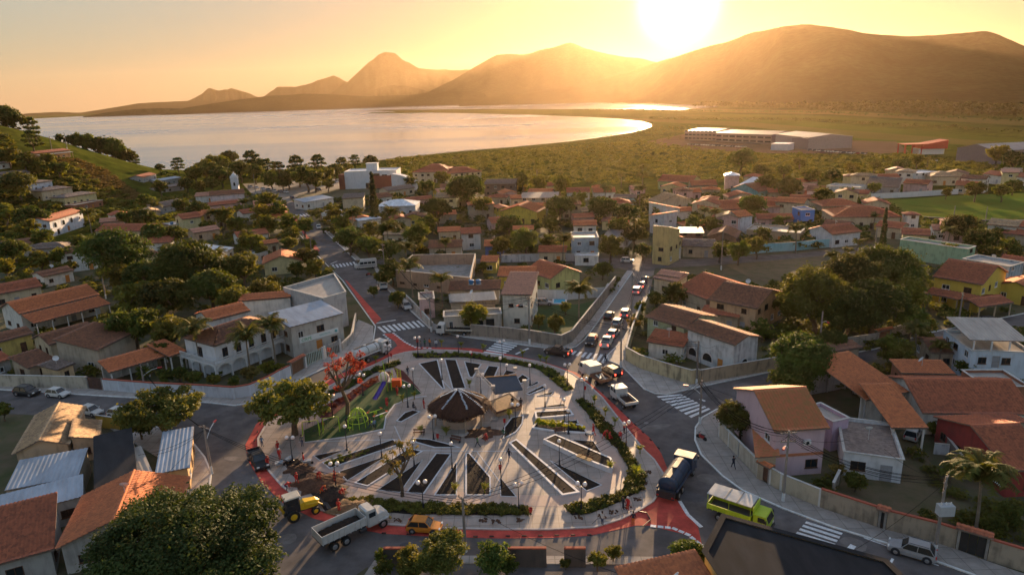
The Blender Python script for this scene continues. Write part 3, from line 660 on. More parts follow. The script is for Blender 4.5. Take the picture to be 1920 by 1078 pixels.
def H(lm, detail, A, B, C, h, wc, rt='gu', rk='rb', pitch=20, ov=.4, wins=None, zp=None, cat='house', porch=None, tank=0, grime=.5, seed=None, open_=False, gz=None, name='house'):
    ctr, W, D, rz, z = frame(A, B, C, h, zp); z = z if gz is None else gz
    r = random.Random(int(ctr.x*7+ctr.y*3)); dist = math.hypot(ctr.x, ctr.y)
    base = hill(ctr.x, ctr.y) if z > .5 else 0
    g = thing(name, (lm+' '+detail).strip(), cat, (ctr.x, ctr.y, z if z > .5 else 0), rz, land=lm); g['_n'] = 1; del g['_n']
    HOUSES.append((ctr.x, ctr.y, max(W, D)/2))
    wm = wallmat(wc, grime); fl = rt == 'fl'; o_ = 0.0 if fl else ov
    w, d = W/2-o_, D/2-o_; w, d = max(w, .8), max(d, .8)
    sunk = -2.5 if z > .5 else -.2
    faces = {'f': ((-w, -d), (w, -d)), 'r': ((w, -d), (w, d)), 'b': ((w, d), (-w, d)), 'l': ((-w, d), (-w, -d))}
    if open_:
        n = max(2, int(W/3.2)+1)
        for i in range(n):
            for y in (-d, d):
                mb = MB(); mb.box((-w+2*w*i/(n-1), y, (h-.05)/2), (.2, .2, h-.05)); obj('post', mb, g, wm)
        if open_ == 'back':
            mb = MB(); mb.box((0, d+.2, h/2), (2*w, .15, h)); obj('wall', mb, g, wm)
    else:
        ops = {}
        for fc in faces:
            L_ = 2*w if fc in 'fb' else 2*d
            if wins is not None and fc in wins: ops[fc] = [(c*L_ if c <= 1 else c, zz, a, b, k) for c, zz, a, b, k in wins[fc]]
            else: ops[fc] = autowins(L_, h, fc, r)
        mb = MB(); tp = math.tan(math.radians(pitch)); top = h+(.0 if not fl else 0)-(.08 if not fl else 0)
        for fc, (a, b) in faces.items():
            wallface(mb, a, b, sunk, top, [(c-a_/2, c+a_/2, zz, zz+b_) for c, zz, a_, b_, k in ops[fc] if k != 'arch'])
        if rt == 'gu':
            for sx in (-1, 1): mb.poly([(sx*w, -d, top), (sx*w, d, top), (sx*w, 0, top+d*tp+.3)][::sx])
        if rt == 'gv':
            for sy in (-1, 1): mb.poly([(-w, sy*d, top), (w, sy*d, top), (0, sy*d, top+w*tp+.3)][::-sy])
        if rt in ('sb', 'sf', 'sr', 'sl'):
            k = {'sb': ((-w, d), (w, d)), 'sf': ((w, -d), (-w, -d)), 'sr': ((w, d), (w, -d)), 'sl': ((-w, -d), (-w, d))}[rt]
            run = (D if rt in ('sb', 'sf') else W); z2 = top+(run-o_)*tp; z1_ = top+o_*tp
            hi0, hi1 = k; ax = 1 if rt in ('sb', 'sf') else 0
            lo0 = (hi0[0], -hi0[1]) if ax else (-hi0[0], hi0[1]); lo1 = (hi1[0], -hi1[1]) if ax else (-hi1[0], hi1[1])
            mb.quad((*hi0, top), (*hi1, top), (*hi1, z2), (*hi0, z2)); mb.poly([(*lo0, top), (*hi0, top), (*hi0, z2), (*lo0, z1_)]); mb.poly([(*lo1, top), (*hi1, top), (*hi1, z2), (*lo1, z1_)])
            mb.quad((*lo0, top), (*lo1, top), (*lo1, z1_), (*lo0, z1_))
        if fl:
            mb.poly([(-w, -d, h-.45), (w, -d, h-.45), (w, d, h-.45), (-w, d, h-.45)])
            for sx, sy, ex, ey in ((-w+.15, -d+.15, w-.15, -d+.15), (w-.15, -d+.15, w-.15, d-.15), (w-.15, d-.15, -w+.15, d-.15), (-w+.15, d-.15, -w+.15, -d+.15)):
                mb.quad((sx, sy, h-.45), (sx, sy, h), (ex, ey, h), (ex, ey, h-.45))
        obj('wall', mb, g, wm)
        put_openings(g, faces, ops, r.choice(DOORM))
        if fl:
            mb = MB(); mb.strip([(-w, -d), (w, -d), (w, d), (-w, d)], .34, h, h+.07, closed=True); obj('coping', mb, g, mat('coping', (.45, .43, .4), var=.3))
            mb = MB(); mb.box((0, 0, h-.41), (2*w-.36, 2*d-.36, .06)); obj('roof_deck', mb, g, roofmat(rk))
    top = h
    if not fl: top = add_roof(g, W, D, h, rt, rk, pitch, dist)
    if porch:
        pd, ph, pk = porch; y0 = -D/2-pd/2+.1; add_roof(g, W*.96, pd, ph, 'sb', pk, 12, dist, 0, y0)
        n = max(2, int(W/3)+1)
        for i in range(n):
            mb = MB(); mb.box((-W*.45+W*.9*i/(n-1), -D/2-pd+.25, ph/2-.05), (.18, .18, ph-.1)); obj('post', mb, g, wm)
    for k in range(tank):
        x = (k-(tank-1)/2)*1.7; loc = g.location+Vector((x*math.cos(rz), x*math.sin(rz), h-.42 if fl else h+.6)); water_tank(loc, lm, k, fl, g)
    return g
def water_tank(loc, lm, k, fl, g):
    if not fl: loc.z = h_top = loc.z+.2
    t = thing('water_tank', 'round blue water tank '+['standing', 'the second one'][k]+' on the '+lm, 'water tank', loc, group='water tanks on the roofs')
    mb = MB(); mb.box((0, 0, -.1), (1.3, 1.3, .2)); obj('base_slab', mb, t, CONC)
    mb = MB(); mb.lathe([(.5, 0), (.62, .75), (.64, .8), (.64, .85)], 14); obj('tank_body', mb, t, mat('tank_blue', (.05, .16, .33), rough=.5, var=.1))
    mb = MB(); mb.lathe([(.66, .85), (.66, .9), (.3, 1.02), (.001, 1.05)], 14); obj('lid', mb, t, mat('tank_lid', (.08, .22, .42), rough=.5, var=.1))
def BP(lm, detail, pts, h, wc, rk='ms', grime=.5, cat='building', par=.9, wins=None, deck=None, name='building', cop=True):
    """flat roofed block on a free outline given at roof height"""
    q = px(pts, h); n = len(q); c = sum(q, Vector((0, 0, 0)))/n; a = sum(q[i].x*q[(i+1) % n].y-q[(i+1) % n].x*q[i].y for i in range(n))
    if a < 0: q = q[::-1]
    g = thing(name, lm+' '+detail, cat, (c.x, c.y, 0), land=lm); wm = wallmat(wc, grime); l2 = [(p.x-c.x, p.y-c.y) for p in q]
    mb = MB(); r = random.Random(int(c.x*5)); faces = {}; ops = {}
    for i in range(n):
        p0, p1 = l2[i], l2[(i+1) % n]; L_ = math.dist(p0, p1); faces[i] = (p0, p1)
        ops[i] = autowins(L_, h-1, 'r', r) if (wins is None) else wins.get(i, [])
        wallface(mb, p0, p1, -.2, h, [(cc-a_/2, cc+a_/2, zz, zz+b_) for cc, zz, a_, b_, k in ops[i]])
    ins = []
    cc0 = Vector((0, 0))
    mb.strip(l2, .22, h-par, h+.02, closed=True); obj('wall', mb, g, wm); put_openings(g, faces, ops, r.choice(DOORM))
    mb = MB(); mb.poly([(x*.995, y*.995, h-par) for x, y in l2]); obj('roof_deck', mb, g, roofmat(rk) if deck is None else deck)
    mb = MB(); mb.strip(l2, .34 if cop else .6, h+.02, h+.09, closed=True); obj('coping', mb, g, mat('coping', (.45, .43, .4), var=.3) if cop else roofmat('mk'))
    HOUSES.append((c.x, c.y, 6)); return g
CR = (.50, .42, .30); BE = (.42, .34, .25); WH = (.62, .60, .56); YE = (.58, .42, .08); PK = (.55, .36, .33); GY = (.36, .35, .34); GN = (.22, .36, .24); BL = (.2, .36, .5); PY = (.56, .48, .26); LV = (.48, .36, .46); BK = (.3, .13, .08)
# --- lower left corner
H('beige house with the old tan tiled roof', 'and a steep gable facing the viewer', (22, 853), (131, 833), 13, 3.4, (.5, .36, .24), 'gv', 'tan', 22, wins={'f': [(.25, 1, 1.2, 1.1, 'brown')]})
H('tiled side wing of the old tan roof', 'a step lower', (131, 834), (187, 822), 6.5, 3.0, (.5, .36, .24), 'sl', 'tan', 18, ov=.3)
H('shed roofed with pale blue sheets', 'in three stepped panels', (8, 920), (147, 893), (140, 850), 3.1, BE, 'sb', 'mb', 4, ov=.15, name='shed', cat='shed')
H('long light sheet metal roof', 'at the left edge above a grimy wall', (-70, 990), (156, 930), 5.0, 3.2, GY, 'sb', 'mb', 5, ov=.15, name='shed', cat='shed')
H('black felt roofed building', 'with cables and a tank on top', (176, 923), (259, 901), (237, 813), 4.0, GY, 'sb', 'mk', 3, ov=.1, name='building', cat='building')
H('lean to with a brown panel', 'between the black roof and the patched grey roof', (258, 903), (290, 893), (277, 838), 3.2, BE, 'sb', 'ms', 3, ov=.1, name='shed', cat='shed')
H('kiosk with the patched grey roof', 'on the corner beside the leaning pole', (290, 889), (356, 876), (332, 812), 3.3, (.45, .3, .16), 'sb', 'mb', 3, ov=.35, name='shed', cat='shed')
H('long orange tiled roof', 'with a raised ridge beside the giant tree', (104, 1030), (335, 985), (292, 905), 3.4, GY, 'gv', 'or', 20)
H('sooty dark red tiled roof', 'in the lower left corner', (-60, 1075), (102, 1030), (95, 958), 3.2, GY, 'sb', 'rb', 14)
# --- left cluster
H('long orange roofed house', 'with a white car in its open garage', (36, 590), (187, 553), 10, 4.6, WH, 'gu', 'or', 22, porch=(5.5, 3.2, 'or'))
H('red brown roofed house', 'at the left edge behind the long orange roof', (-20, 556), (80, 537), 9, 3.6, CR, 'gu', 'rb', 20)
H('beige house with a small dormer', 'under dark brown tiles', (92, 648), (185, 622), 8, 3.3, (.55, .44, .3), 'gu', 'br', 20, wins={'f': [(.28, .9, 2.3, 1.3, 'white'), (.7, 1, .7, 1.4, 'brown'), (.87, 1, .7, 1.2, 'brown')], 'l': [(.3, .4, .9, 1.9, 'brown'), (.7, .4, .9, 1.9, 'brown')]})
H('tall blank beige wall house', 'with a steep dark tiled roof', (183, 658), (256, 622), 9, 4.6, (.40, .34, .27), 'sb', 'br', 12, wins={'f': [], 'r': []})
H('small yellow house', 'with a grey blind at the left edge', (-30, 650), (64, 625), 6, 3.4, (.5, .38, .12), 'gu', 'br', 18)
H('low brown roofed shed', 'below the small yellow house', (-30, 690), (24, 672), 6, 3.0, GY, 'gu', 'rb', 18, name='shed', cat='shed')
H('patched brown roof', 'stepping down beside the street wall', (52, 692), (108, 674), 6.5, 2.9, BE, 'sb', 'br', 10)
H('dark slab roofed annex', 'beside the balcony with pale balusters', (108, 695), (143, 681), 5, 3.0, (.5, .38, .24), 'sb', 'gr', 5)
H('long low orange garage roof', 'on slim posts behind the white wall', (205, 700), (314, 668), 5, 2.9, WH, 'sb', 'or', 12, open_='back', name='carport', cat='carport')
H('taller orange garage roof', 'next to the arched white villa', (318, 670), (352, 658), 7, 3.3, WH, 'sb', 'or', 10, open_=True, name='carport', cat='carport')
# --- villa with arches
def villa():
    A, B, C = P(352, 690), P(410, 708), P(549, 664)
    g = H('arched white villa', 'with balconies and a dark tiled hip roof', (352, 690), (410, 708), (545, 664), 5.9, (.62, .62, .64), 'hip', 'br', 20, zp=0, ov=.2, name='villa', cat='house', grime=.3,
          wins={'f': [(.5, 3.1, 1.2, 1.9, 'brown')], 'r': [(x, 3.1, 1.1, 1.9, 'brown') for x in (.14, .34, .54, .74, .9)], 'l': [(.3, 1, 1, 1, 'white'), (.7, 1, 1, 1, 'white')]})
    ctr, W, D, rz, _ = frame((352, 690), (410, 708), (545, 664), 5.9, 0); w, d = W/2-.2, D/2-.2
    mb = MB(); mb.box((0, -d-.7, 2.85), (2*w+2.9, 1.4, .22)); mb.box((w+.75, .0, 2.85), (1.45, 2*d, .22)); obj('balcony_slab', mb, g, FRW)
    run = [(-w-.0, -d-1.3), (w+1.4, -d-1.3), (w+1.4, d)]
    mb = MB(); mb.strip(run, .14, 3.75, 3.87); mb.strip(run, .12, 2.97, 3.08); obj('rail', mb, g, FRW)
    mb = MB()
    for a, b in zip(run, run[1:]):
        n = int(math.dist(a, b)/.3)
        for i in range(n+1):
            x, y = a[0]+(b[0]-a[0])*i/n, a[1]+(b[1]-a[1])*i/n; mb.lathe([(.05, 3.08), (.085, 3.3), (.04, 3.6), (.06, 3.75)], 6, (x, y, 0))
    k = obj('balusters', mb, g, FRW); k['kind'] = 'stuff'
    # arcade below the balcony
    def arcade(a, b, n):
        a, b = Vector(a), Vector(b); u = (b-a)/n; L_ = u.length; e = u.normalized()
        for i in range(n+1):
            c = a+u*i; mb = MB(); mb.box((c.x, c.y, 1.35), (.3, .3, 2.7), rz=math.atan2(e.y, e.x)); obj('column', mb, g, FRW)
        mb = MB(); nn = Vector((e.y, -e.x))*.12
        for i in range(n):
            c0 = a+u*i; r = L_/2-.15
            for k in range(8):
                a0, a1 = math.pi*k/8, math.pi*(k+1)/8; q = []
                for s in (1, -1):
                    x0, x1 = L_/2-math.cos(a0)*r, L_/2-math.cos(a1)*r; z0, z1 = 1.75+math.sin(a0)*.95, 1.75+math.sin(a1)*.95
                    o2 = nn*s; q.append([(c0.x+e.x*x0+o2.x, c0.y+e.y*x0+o2.y, z0), (c0.x+e.x*x1+o2.x, c0.y+e.y*x1+o2.y, z1), (c0.x+e.x*x1+o2.x, c0.y+e.y*x1+o2.y, 2.74), (c0.x+e.x*x0+o2.x, c0.y+e.y*x0+o2.y, 2.74)])
                mb.quad(*q[0]); mb.quad(*q[1][::-1]); mb.quad(q[0][0], q[1][0], q[1][1], q[0][1])
        obj('arches', mb, g, FRW)
    arcade((-w, -d-1.25), (w+1.35, -d-1.25), 3); arcade((w+1.35, -d-1.25+.2), (w+1.35, d), 5)
villa()
H('bright orange gable roof', 'on top of the arched villa', (392, 603), (470, 583), 7, 6.6, WH, 'gu', 'or', 20, ov=.3, wins={'f': [], 'l': []})
H('white walled house with a thin orange roof', 'behind the ribbed metal roof', (446, 566), (545, 558), 4, 6.0, WH, 'sb', 'or', 8, ov=.2, wins={'f': []})
def signshop():
    g = H('corner shop under the ribbed metal roof', 'with a long white sign', (543, 614), (645, 587), (567, 561) if 0 else 9, 6.3, (.42, .40, .37), 'sb', 'mb', 6, ov=.3, name='shop', cat='shop',
          wins={'f': [(.17, 3.6, 1.1, 1.3, 'white'), (.55, 3.8, 1.6, 1.3, 'brown'), (.5, 0, 1.1, 2.2, 'door'), (.8, .9, 1.4, 1.2, 'brown')], 'r': [(.3, 3.7, 1.4, 1.1, 'white')]})
    ctr, W, D, rz, _ = frame((543, 614), (645, 587), 9, 6.3)
    s = thing('shop_sign', 'long white board with green lettering on the corner shop wall', 'sign', g.matrix_basis @ Vector((-W*.02, -D/2+.3, 2.55)), rz)
    mb = MB(); mb.box((.4, 0, .55), (W*.72, .08, 1.1)); obj('board', mb, s, mat('sign_board', (.6, .62, .62), var=.08))
    text('CIRPE', s, (-W*.32+.3, -.05, .22), .85, mat('sign_green', (.05, .3, .12), var=0))
    mb = MB(); mb.box((.4+W*.1, -.05, .62), (W*.2, .02, .1)); mb.box((.4+W*.12, -.05, .4), (W*.22, .02, .07)); mb.ball((.4+W*.31, -.04, .55), .3, 10, 6); obj('emblem', mb, s, mat('sign_teal', (.15, .38, .4), var=0))
def text(t, par, loc, size, m_, rz=0):
    c = bpy.data.curves.new('lettering', 'FONT'); c.body = t; c.size = size; c.extrude = .01
    o = bpy.data.objects.new('t', c); COL.objects.link(o); bpy.context.view_layer.update()
    me = bpy.data.meshes.new_from_object(o.evaluated_get(bpy.context.evaluated_depsgraph_get())); bpy.data.objects.remove(o)
    me.materials.clear(); me.materials.append(m_); q = obj('lettering', me, par, loc=loc); q.rotation_euler = (math.pi/2, 0, rz); return q
signshop()
BP('tall grey block with a blank parapet', 'at the avenue corner', [(532, 539), (606, 559), (648, 547), (626, 513)], 7.6, (.40, .40, .41), wins={0: [], 1: [], 2: [], 3: []}, par=.6)
H('cream house with the orange ridge', 'beside the avenue', (492, 496), (566, 489), 10, 3.4, PY, 'gv', 'or', 20)
H('brown roofed cottage', 'half hidden by garden trees near the avenue', (445, 446), (505, 438), 8, 3.2, WH, 'gu', 'rb', 18)
H('low orange lean to roof', 'next to the brown roofed cottage', (480, 461), (524, 455), 6, 3.0, CR, 'gu', 'or', 14)
H('flat pale slab roof', 'tucked behind the cream house', (482, 477), (502, 470), 5, 3.2, GY, 'fl', 'mw', ov=0)
H('tiny pink roofed house', 'among trees left of the avenue', (363, 438), (414, 430), 7, 3.2, (.5, .36, .25), 'gu', 'pk', 18)
H('weathered grey asbestos roof', 'sloping beside dense trees', (408, 480), (440, 464), 11, 3.2, WH, 'sb', 'mw', 8)
H('flat white roofed bungalow', 'with a tank among the trees', (299, 425), (357, 416), 6, 3.6, WH, 'fl', 'mw', tank=1)
H('wide red roof behind the mango tree', 'left of the flat white bungalow', (176, 434), (286, 434), 11, 3.4, CR, 'gu', 'rb', 18)
H('stepped grey walled roofs', 'on the slope foot', (303, 389), (362, 377), 9, 3.2, GY, 'sb', 'gr', 6)
H('small shore house with a red roof', 'by the water', (268, 333), (294, 327), 8, 3.2, GY, 'gu', 'rb', 18)
H('blue grey sheet roof by the shore', 'behind trees', (292, 334), (341, 333), 9, 3.5, GY, 'gu', 'mb', 10)
H('dark sheet roof', 'below the shore houses', (302, 352), (346, 347), 9, 3, GY, 'gu', 'gr', 10)
H('house with a grey hipped roof', 'half lost in trees left of the mango', (40, 470), (125, 464), 9, 3.2, GY, 'hip', 'gr', 15)
H('tiled patio roof with a blue tarpaulin wall', 'under the mango tree', (80, 520), (140, 507), 7, 3, WH, 'gu', 'br', 15)
# --- hillside
H('white hillside house with arches', 'on two floors under a red roof', (93, 416), (157, 397), 9, 6.0, (.6, .62, .68), 'gu', 'rb', 18, wins={'f': [(.14, 3.2, 1.9, 2.0, 'arch'), (.38, 3.2, 1.9, 2.0, 'arch'), (.62, 3.2, 1.9, 2.0, 'arch'), (.88, 3.6, .8, .8, 'brown'), (.2, .3, 1.5, 2.0, 'brown'), (.5, .3, 1.2, 2, 'door')]})
H('pale yellow hillside house', 'with a grey hip roof and a brick terrace', (120, 372), (182, 361), 9, 4.2, PY, 'hip', 'gr', 16)
H('beige hillside house with a hip roof', 'second down from the hilltop', (77, 360), (137, 351), 9, 4.5, CR, 'hip', 'gr', 16)
H('small white hillside house', 'under a tan roof', (60, 345), (99, 336), 8, 4.2, (.5, .55, .65), 'hip', 'gr', 14)
H('hillside house at the left edge', 'with a flat tan roof', (-5, 326), (58, 323), 8, 3.8, CR, 'sb', 'gr', 6)
H('hilltop house with a balcony', 'overlooking the lake', (64, 285), (133, 282), 9, 4.0, (.45, .28, .16), 'gu', 'rb', 14, porch=(2, 3, 'ms'))
H('brick walled terrace house', 'below the pale yellow hillside house', (140, 385), (192, 374), 6, 3.2, BK, 'fl', 'ms')
H('tiny white hut', 'high on the hill at the left edge', (-8, 308), (20, 305), 6, 3, WH, 'gu', 'gr', 12)
# --- church
def church():
    g = H('church nave with a brown roof', 'beside its white bell tower', (392, 368), (459, 363), 9, 4.6, (.6, .5, .5), 'gu', 'br', 22, name='church', cat='church')
    p = P(442, 356); t = thing('bell_tower', 'slim white church tower with a domed top and dark belfry opening', 'church tower', p, math.radians(12), land='white church tower', scale=.85)
    k = 352/scale_at(p)/100
    mb = MB(); mb.box((0, 0, 4.0), (4.4, 4.4, 8)); obj('tower_wall', mb, t, wallmat((.66, .66, .7), .3))
    mb = MB(); mb.box((0, 0, 8.1), (5.0, 5.0, .3)); mb.box((0, 0, 5.6), (4.7, 4.7, .25)); obj('cornice', mb, t, FRW)
    mb = MB(); mb.lathe([(2.0, 8.2), (2.0, 8.9), (1.7, 9.8), (1.0, 10.7), (.35, 11.1), (.3, 11.6), (.001, 12.2)], 14); obj('dome', mb, t, FRW)
    for sx in (-1, 1):
        for sy in (-1, 1): mb = MB(); mb.lathe([(.35, 8.2), (.35, 8.9), (.001, 9.9)], 8, (sx*2, sy*2, 0)); obj('pinnacle', mb, t, FRW)
    for a in range(4): obj('belfry_opening', arch_mesh(1.4, 2.4), t, loc=(2.22*math.sin(a*math.pi/2), -2.22*math.cos(a*math.pi/2), 5.0-2.2), rz=a*math.pi/2)
church()
H('red roofed houses below the church', 'in a tight row', (393, 387), (449, 381), 8, 3.3, PK, 'gu', 'rb', 16)
H('pink walled annex', 'between the church and the street', (400, 378), (452, 372), 4, 3.2, PK, 'fl', 'ms')
# --- top middle
def modern():
    g = H('modern white cube with a red side', 'near the shore', (648, 355), (745, 352), 16, 9.5, (.6, .6, .62), 'fl', 'mw', zp=0, ov=0, name='building', cat='building', wins={'f': [(.62, 4.5, 3.4, 3.6, 'brown'), (.77, 4.5, 3, 3, 'white'), (.92, 5, 2.6, 2.2, 'white'), (.45, 0, 3, 3, 'brown')], 'l': []}, grime=.2)
    ctr, W, D, rz, _ = frame((648, 355), (745, 352), 16, 9.5, 0)
    mb = MB(); mb.box((W*.24, -D/2-.1, 3.4), (W*.5, .3, 6.8)); obj('red_cladding', mb, g, wallmat((.22, .07, .05), .2))
    mb = MB(); mb.box((-W/2-1.5, -D/2+3, 4), (3, 8, 8)); obj('side_wing', mb, g, wallmat((.22, .08, .05), .2))
    mb = MB(); mb.box((.0, 0, 11), (6, 5, 4)); mb.box((0, 0, 13.05), (6.6, 5.6, .2)); obj('roof_tower', mb, g, wallmat((.55, .55, .56), .3))
    t = thing('building', 'curved white annex beside the modern cube', 'building', P(758, 356), rz); mb = MB()
    for k in range(8):
        x0, x1 = k*1.6-6, k*1.6-4.4; f_ = lambda x: 8.5-((x+6)/12.8)**2*4.5
        mb._add([(x0, -3, 0), (x1, -3, 0), (x1, 5, 0), (x0, 5, 0), (x0, -3, f_(x0)), (x1, -3, f_(x1)), (x1, 5, f_(x1)), (x0, 5, f_(x0))], [(0, 1, 5, 4), (1, 2, 6, 5), (2, 3, 7, 6), (3, 0, 4, 7), (4, 5, 6, 7)])
    obj('wall', mb, t, wallmat((.55, .55, .56), .3))
    mb = MB(); mb.tube([(k*1.6-6, -3.1, 8.6-((k*1.6)/12.8)**2*4.5) for k in range(9)], .2, 5); obj('eave', mb, t, FRW)
modern()
H('grey brown gable by the modern cube', 'with a sunlit end wall', (727, 359), (779, 352), 9, 3.4, CR, 'gu', 'gr', 18)
H('red roofed house right of the modern cube', 'on a leafy plot', (765, 378), (815, 373), 8, 3.3, PK, 'gu', 'rb', 16)
H('blue white hipped roof', 'of a large bungalow in the centre', (706, 388), (780, 386), 13, 4.2, (.5, .52, .55), 'hip', 'mw', 17)
H('lower white annex roof', 'in front of the blue white hip', (672, 415), (716, 409), 6, 3.2, WH, 'gu', 'mw', 10)
H('two storey house with a cream gable', 'beside the araucaria', (640, 373), (682, 371), 10, 6.2, CR, 'sb', 'gr', 5)
H('grey roofed shops along the avenue', 'in a low row', (571, 380), (627, 371), 9, 3.5, WH, 'sb', 'mb', 5)
H('white carport by the avenue', 'below the low shops', (603, 400), (642, 397), 6, 3.4, WH, 'fl', 'mw')
H('orange brown hip roof', 'left of the araucaria', (665, 415), (703, 410), 8, 3, CR, 'hip', 'or', 18)
H('great red tiled mansion', 'near the shore with two hips', (772, 324), (846, 323), 20, 6, CR, 'hip', 'rb', 22)
H('right wing of the red tiled mansion', 'with its own hip', (838, 327), (904, 322), 16, 5.4, CR, 'hip', 'rb', 20)
H('dark house with white washing', 'behind the central trees', (906, 346), (966, 345), 12, 6, (.16, .12, .1), 'sb', 'gr', 5)
H('pinkish flat sheet roof', 'over a garage in the centre', (974, 372), (1046, 371), 13, 5, CR, 'sb', 'mt', 3)
H('yellow gabled house in the centre', 'under a bright orange roof', (936, 397), (1008, 399), 12, 4.6, YE, 'gv', 'or', 18)
H('thin orange roofed wing', 'behind the yellow gabled house', (934, 392), (958, 390), 8, 5, YE, 'gv', 'or', 14)
H('little red roofed house', 'behind the orange roofed wing', (957, 374), (979, 373), 8, 6, CR, 'gu', 'or', 16)
H('small orange roof below the yellow gable', 'over a pale blue wall', (961, 432), (1001, 431), 6, 4, BL, 'gu', 'or', 16)
H('low red roof in the trees', 'right of the yellow gabled house', (1076, 410), (1116, 408), 8, 3.5, PK, 'gu', 'rb', 14)
H('brown roofed pair', 'at the edge of the scrub', (1062, 362), (1107, 361), 11, 3.6, WH, 'gu', 'rb', 16)
H('matching brown roof', 'right of the brown roofed pair', (1112, 362), (1155, 361), 11, 3.6, WH, 'gu', 'rb', 16)
H('low pale blue house', 'at the edge of the scrub', (1149, 371), (1194, 371), 7, 3.2, (.35, .5, .55), 'sb', 'gr', 4)
# --- centre
H('brown roofed warehouse', 'behind the roofless courtyard', (802, 466), (866, 464), 9, 3.4, CR, 'gu', 'br', 18)
H('pale house with a red brown roof', 'right of the brown warehouse', (864, 440), (903, 438), 8, 5.2, (.5, .5, .48), 'gu', 'rb', 18)
H('orange roofed outbuilding', 'behind the brown warehouse', (820, 436), (864, 434), 7, 3.4, CR, 'gu', 'or', 16)
H('small blue walled house', 'with a square orange roof', (907, 463), (946, 462), 8, 3.6, (.1, .15, .33), 'gu', 'or', 16)
BP('roofless courtyard building', 'with sunlit parapets', [(742, 506), (774, 478), (891, 476), (881, 521)], 4.6, (.36, .25, .18), par=3.0, deck=CONC)
H('brown tiled strip roof', 'under two blue tanks', (840, 545), (938, 543), 5.5, 3.6, CR, 'sb', 'br', 10, tank=2)
H('crumpled grey metal roof', 'above the corner bar', (843, 568), (932, 562), 5, 4.0, BE, 'sb', 'ms', 6, wins={'f': [(.2, .9, 1.2, 1.3, 'white'), (.5, 0, 1, 2.2, 'door')]})
H('corner bar with a white awning', 'at the north side of the plaza', (832, 594), (940, 588), 4, 3.6, (.48, .42, .36), 'fl', 'ms', wins={'f': [(.12, .2, .8, 2.3, 'white'), (.62, 0, 1.3, 2.4, 'gate'), (.8, 0, 1.6, 2.6, 'gate'), (.4, .9, 1, 1.2, 'brown')]}, name='bar', cat='bar')
H('pinkish block behind the palms', 'with a rounded top', (786, 562), (814, 560), 6, 4.4, PK, 'fl', 'ms')
H('tall white house with faded tiles', 'beside the walled lawn', (938, 553), (997, 554), (996, 524), 7.2, (.55, .52, .46), 'sb', 'pk', 8, wins={'f': [(.3, 4.5, 1, .7, 'brown'), (.65, 4.5, 1, .7, 'brown'), (.5, 1, 1.2, 1, 'brown')]})
H('yellow house with a salmon roof', 'left of the pool', (932, 519), (1005, 519), 9, 3.3, YE, 'gu', 'or', 18)
H('green gabled house', 'under a steep brown roof near the pool', (1032, 524), (1091, 511), 11, 3.6, (.42, .42, .18), 'gv', 'rb', 24)
H('blue grey house with a roof terrace', 'behind the green gable', (1073, 446), (1122, 445), 9, 6.2, (.34, .42, .48), 'fl', 'ms')
H('low white strip building', 'right of the green gable', (1078, 480), (1122, 480), 4, 2.8, WH, 'fl', 'mw')
H('patchwork sheet roofs', 'in the middle of the far block', (1124, 450), (1172, 452), 14, 3.2, GY, 'sb', 'mg', 3)
H('narrow tall ochre house', 'with a shiny white roof', (1223, 436), (1255, 439), 8, 9, (.5, .38, .17), 'sf', 'mw', 14, ov=.15)
H('ochre annex with a round balcony', 'beside the narrow tall house', (1256, 452), (1274, 453), 6, 5.5, (.5, .38, .17), 'sf', 'or', 14)
H('small white box house', 'at the foot of the narrow tall house', (1229, 466), (1277, 466), 3, 3.0, WH, 'fl', 'mw')
H('grey roofed cottage', 'with a long beige front', (1278, 462), (1341, 464), 9, 3.2, BE, 'gu', 'gr', 16)
H('brown house with a light roof', 'behind the grey roofed cottage', (1273, 437), (1321, 437), 7, 5, (.22, .12, .08), 'sb', 'mt', 4)
H('dark brown gabled barn', 'among trees on the far block', (1325, 444), (1382, 447), 11, 3.4, (.25, .15, .1), 'gv', 'br', 22)
H('white two storey gable', 'with a sunlit orange verge', (1355, 401), (1385, 408), 6, 6.2, (.55, .56, .6), 'gv', 'or', 18, ov=.3)
H('white house with two orange sheds', 'on the far block', (1216, 404), (1245, 409), 7, 6, (.5, .5, .52), 'sr', 'or', 12)
H('sunlit orange shed roof', 'above the white house', (1214, 388), (1248, 395), 7, 6.4, WH, 'sf', 'or', 14)
# --- north east block
H('big brown roofed house', 'with an end wall facing the lane', (1267, 541), (1324, 562), 15, 4.4, BE, 'gu', 'rb', 20)
H('peach walled house', 'under a wide dark roof with a chimney tank', (1326, 562), (1419, 580), (1459, 547), 5.4, (.5, .33, .2), 'gu', 'br', 18, tank=0)
H('little rust red roof', 'below the peach walled house', (1312, 587), (1386, 597), 6, 3.0, BE, 'gu', 'rb', 14, tank=2)
H('sunlit orange porch roof', 'by the lane of parked cars', (1222, 521), (1269, 530), 5, 3.6, CR, 'sb', 'pk', 10)
H('sun bleached gable', 'above the orange porch roof', (1230, 515), (1275, 522), 5, 4.2, BE, 'gu', 'pk', 16)
H('pale green house', 'under a brown roof beside the lane', (1209, 594), (1284, 616), 10, 5.2, (.40, .42, .26), 'gu', 'br', 16)
g = H('long white front house with arched windows', 'and a grey upper band', (1284, 616), (1378, 648), (1420, 629), 5.6, (.55, .56, .57), 'gu', 'br', 16, grime=.7,
  wins={'f': [(.13, .9, 1.9, 1.5, 'arch'), (.46, .9, 2.2, 1.5, 'arch'), (.73, 0, .95, 2.1, 'door')], 'r': [(.45, .9, 1.8, 1.5, 'arch')]})
H('low red porch roofs', 'in front of the pale green house', (1211, 641), (1282, 652), 5, 3.0, WH, 'sb', 'rb', 12)
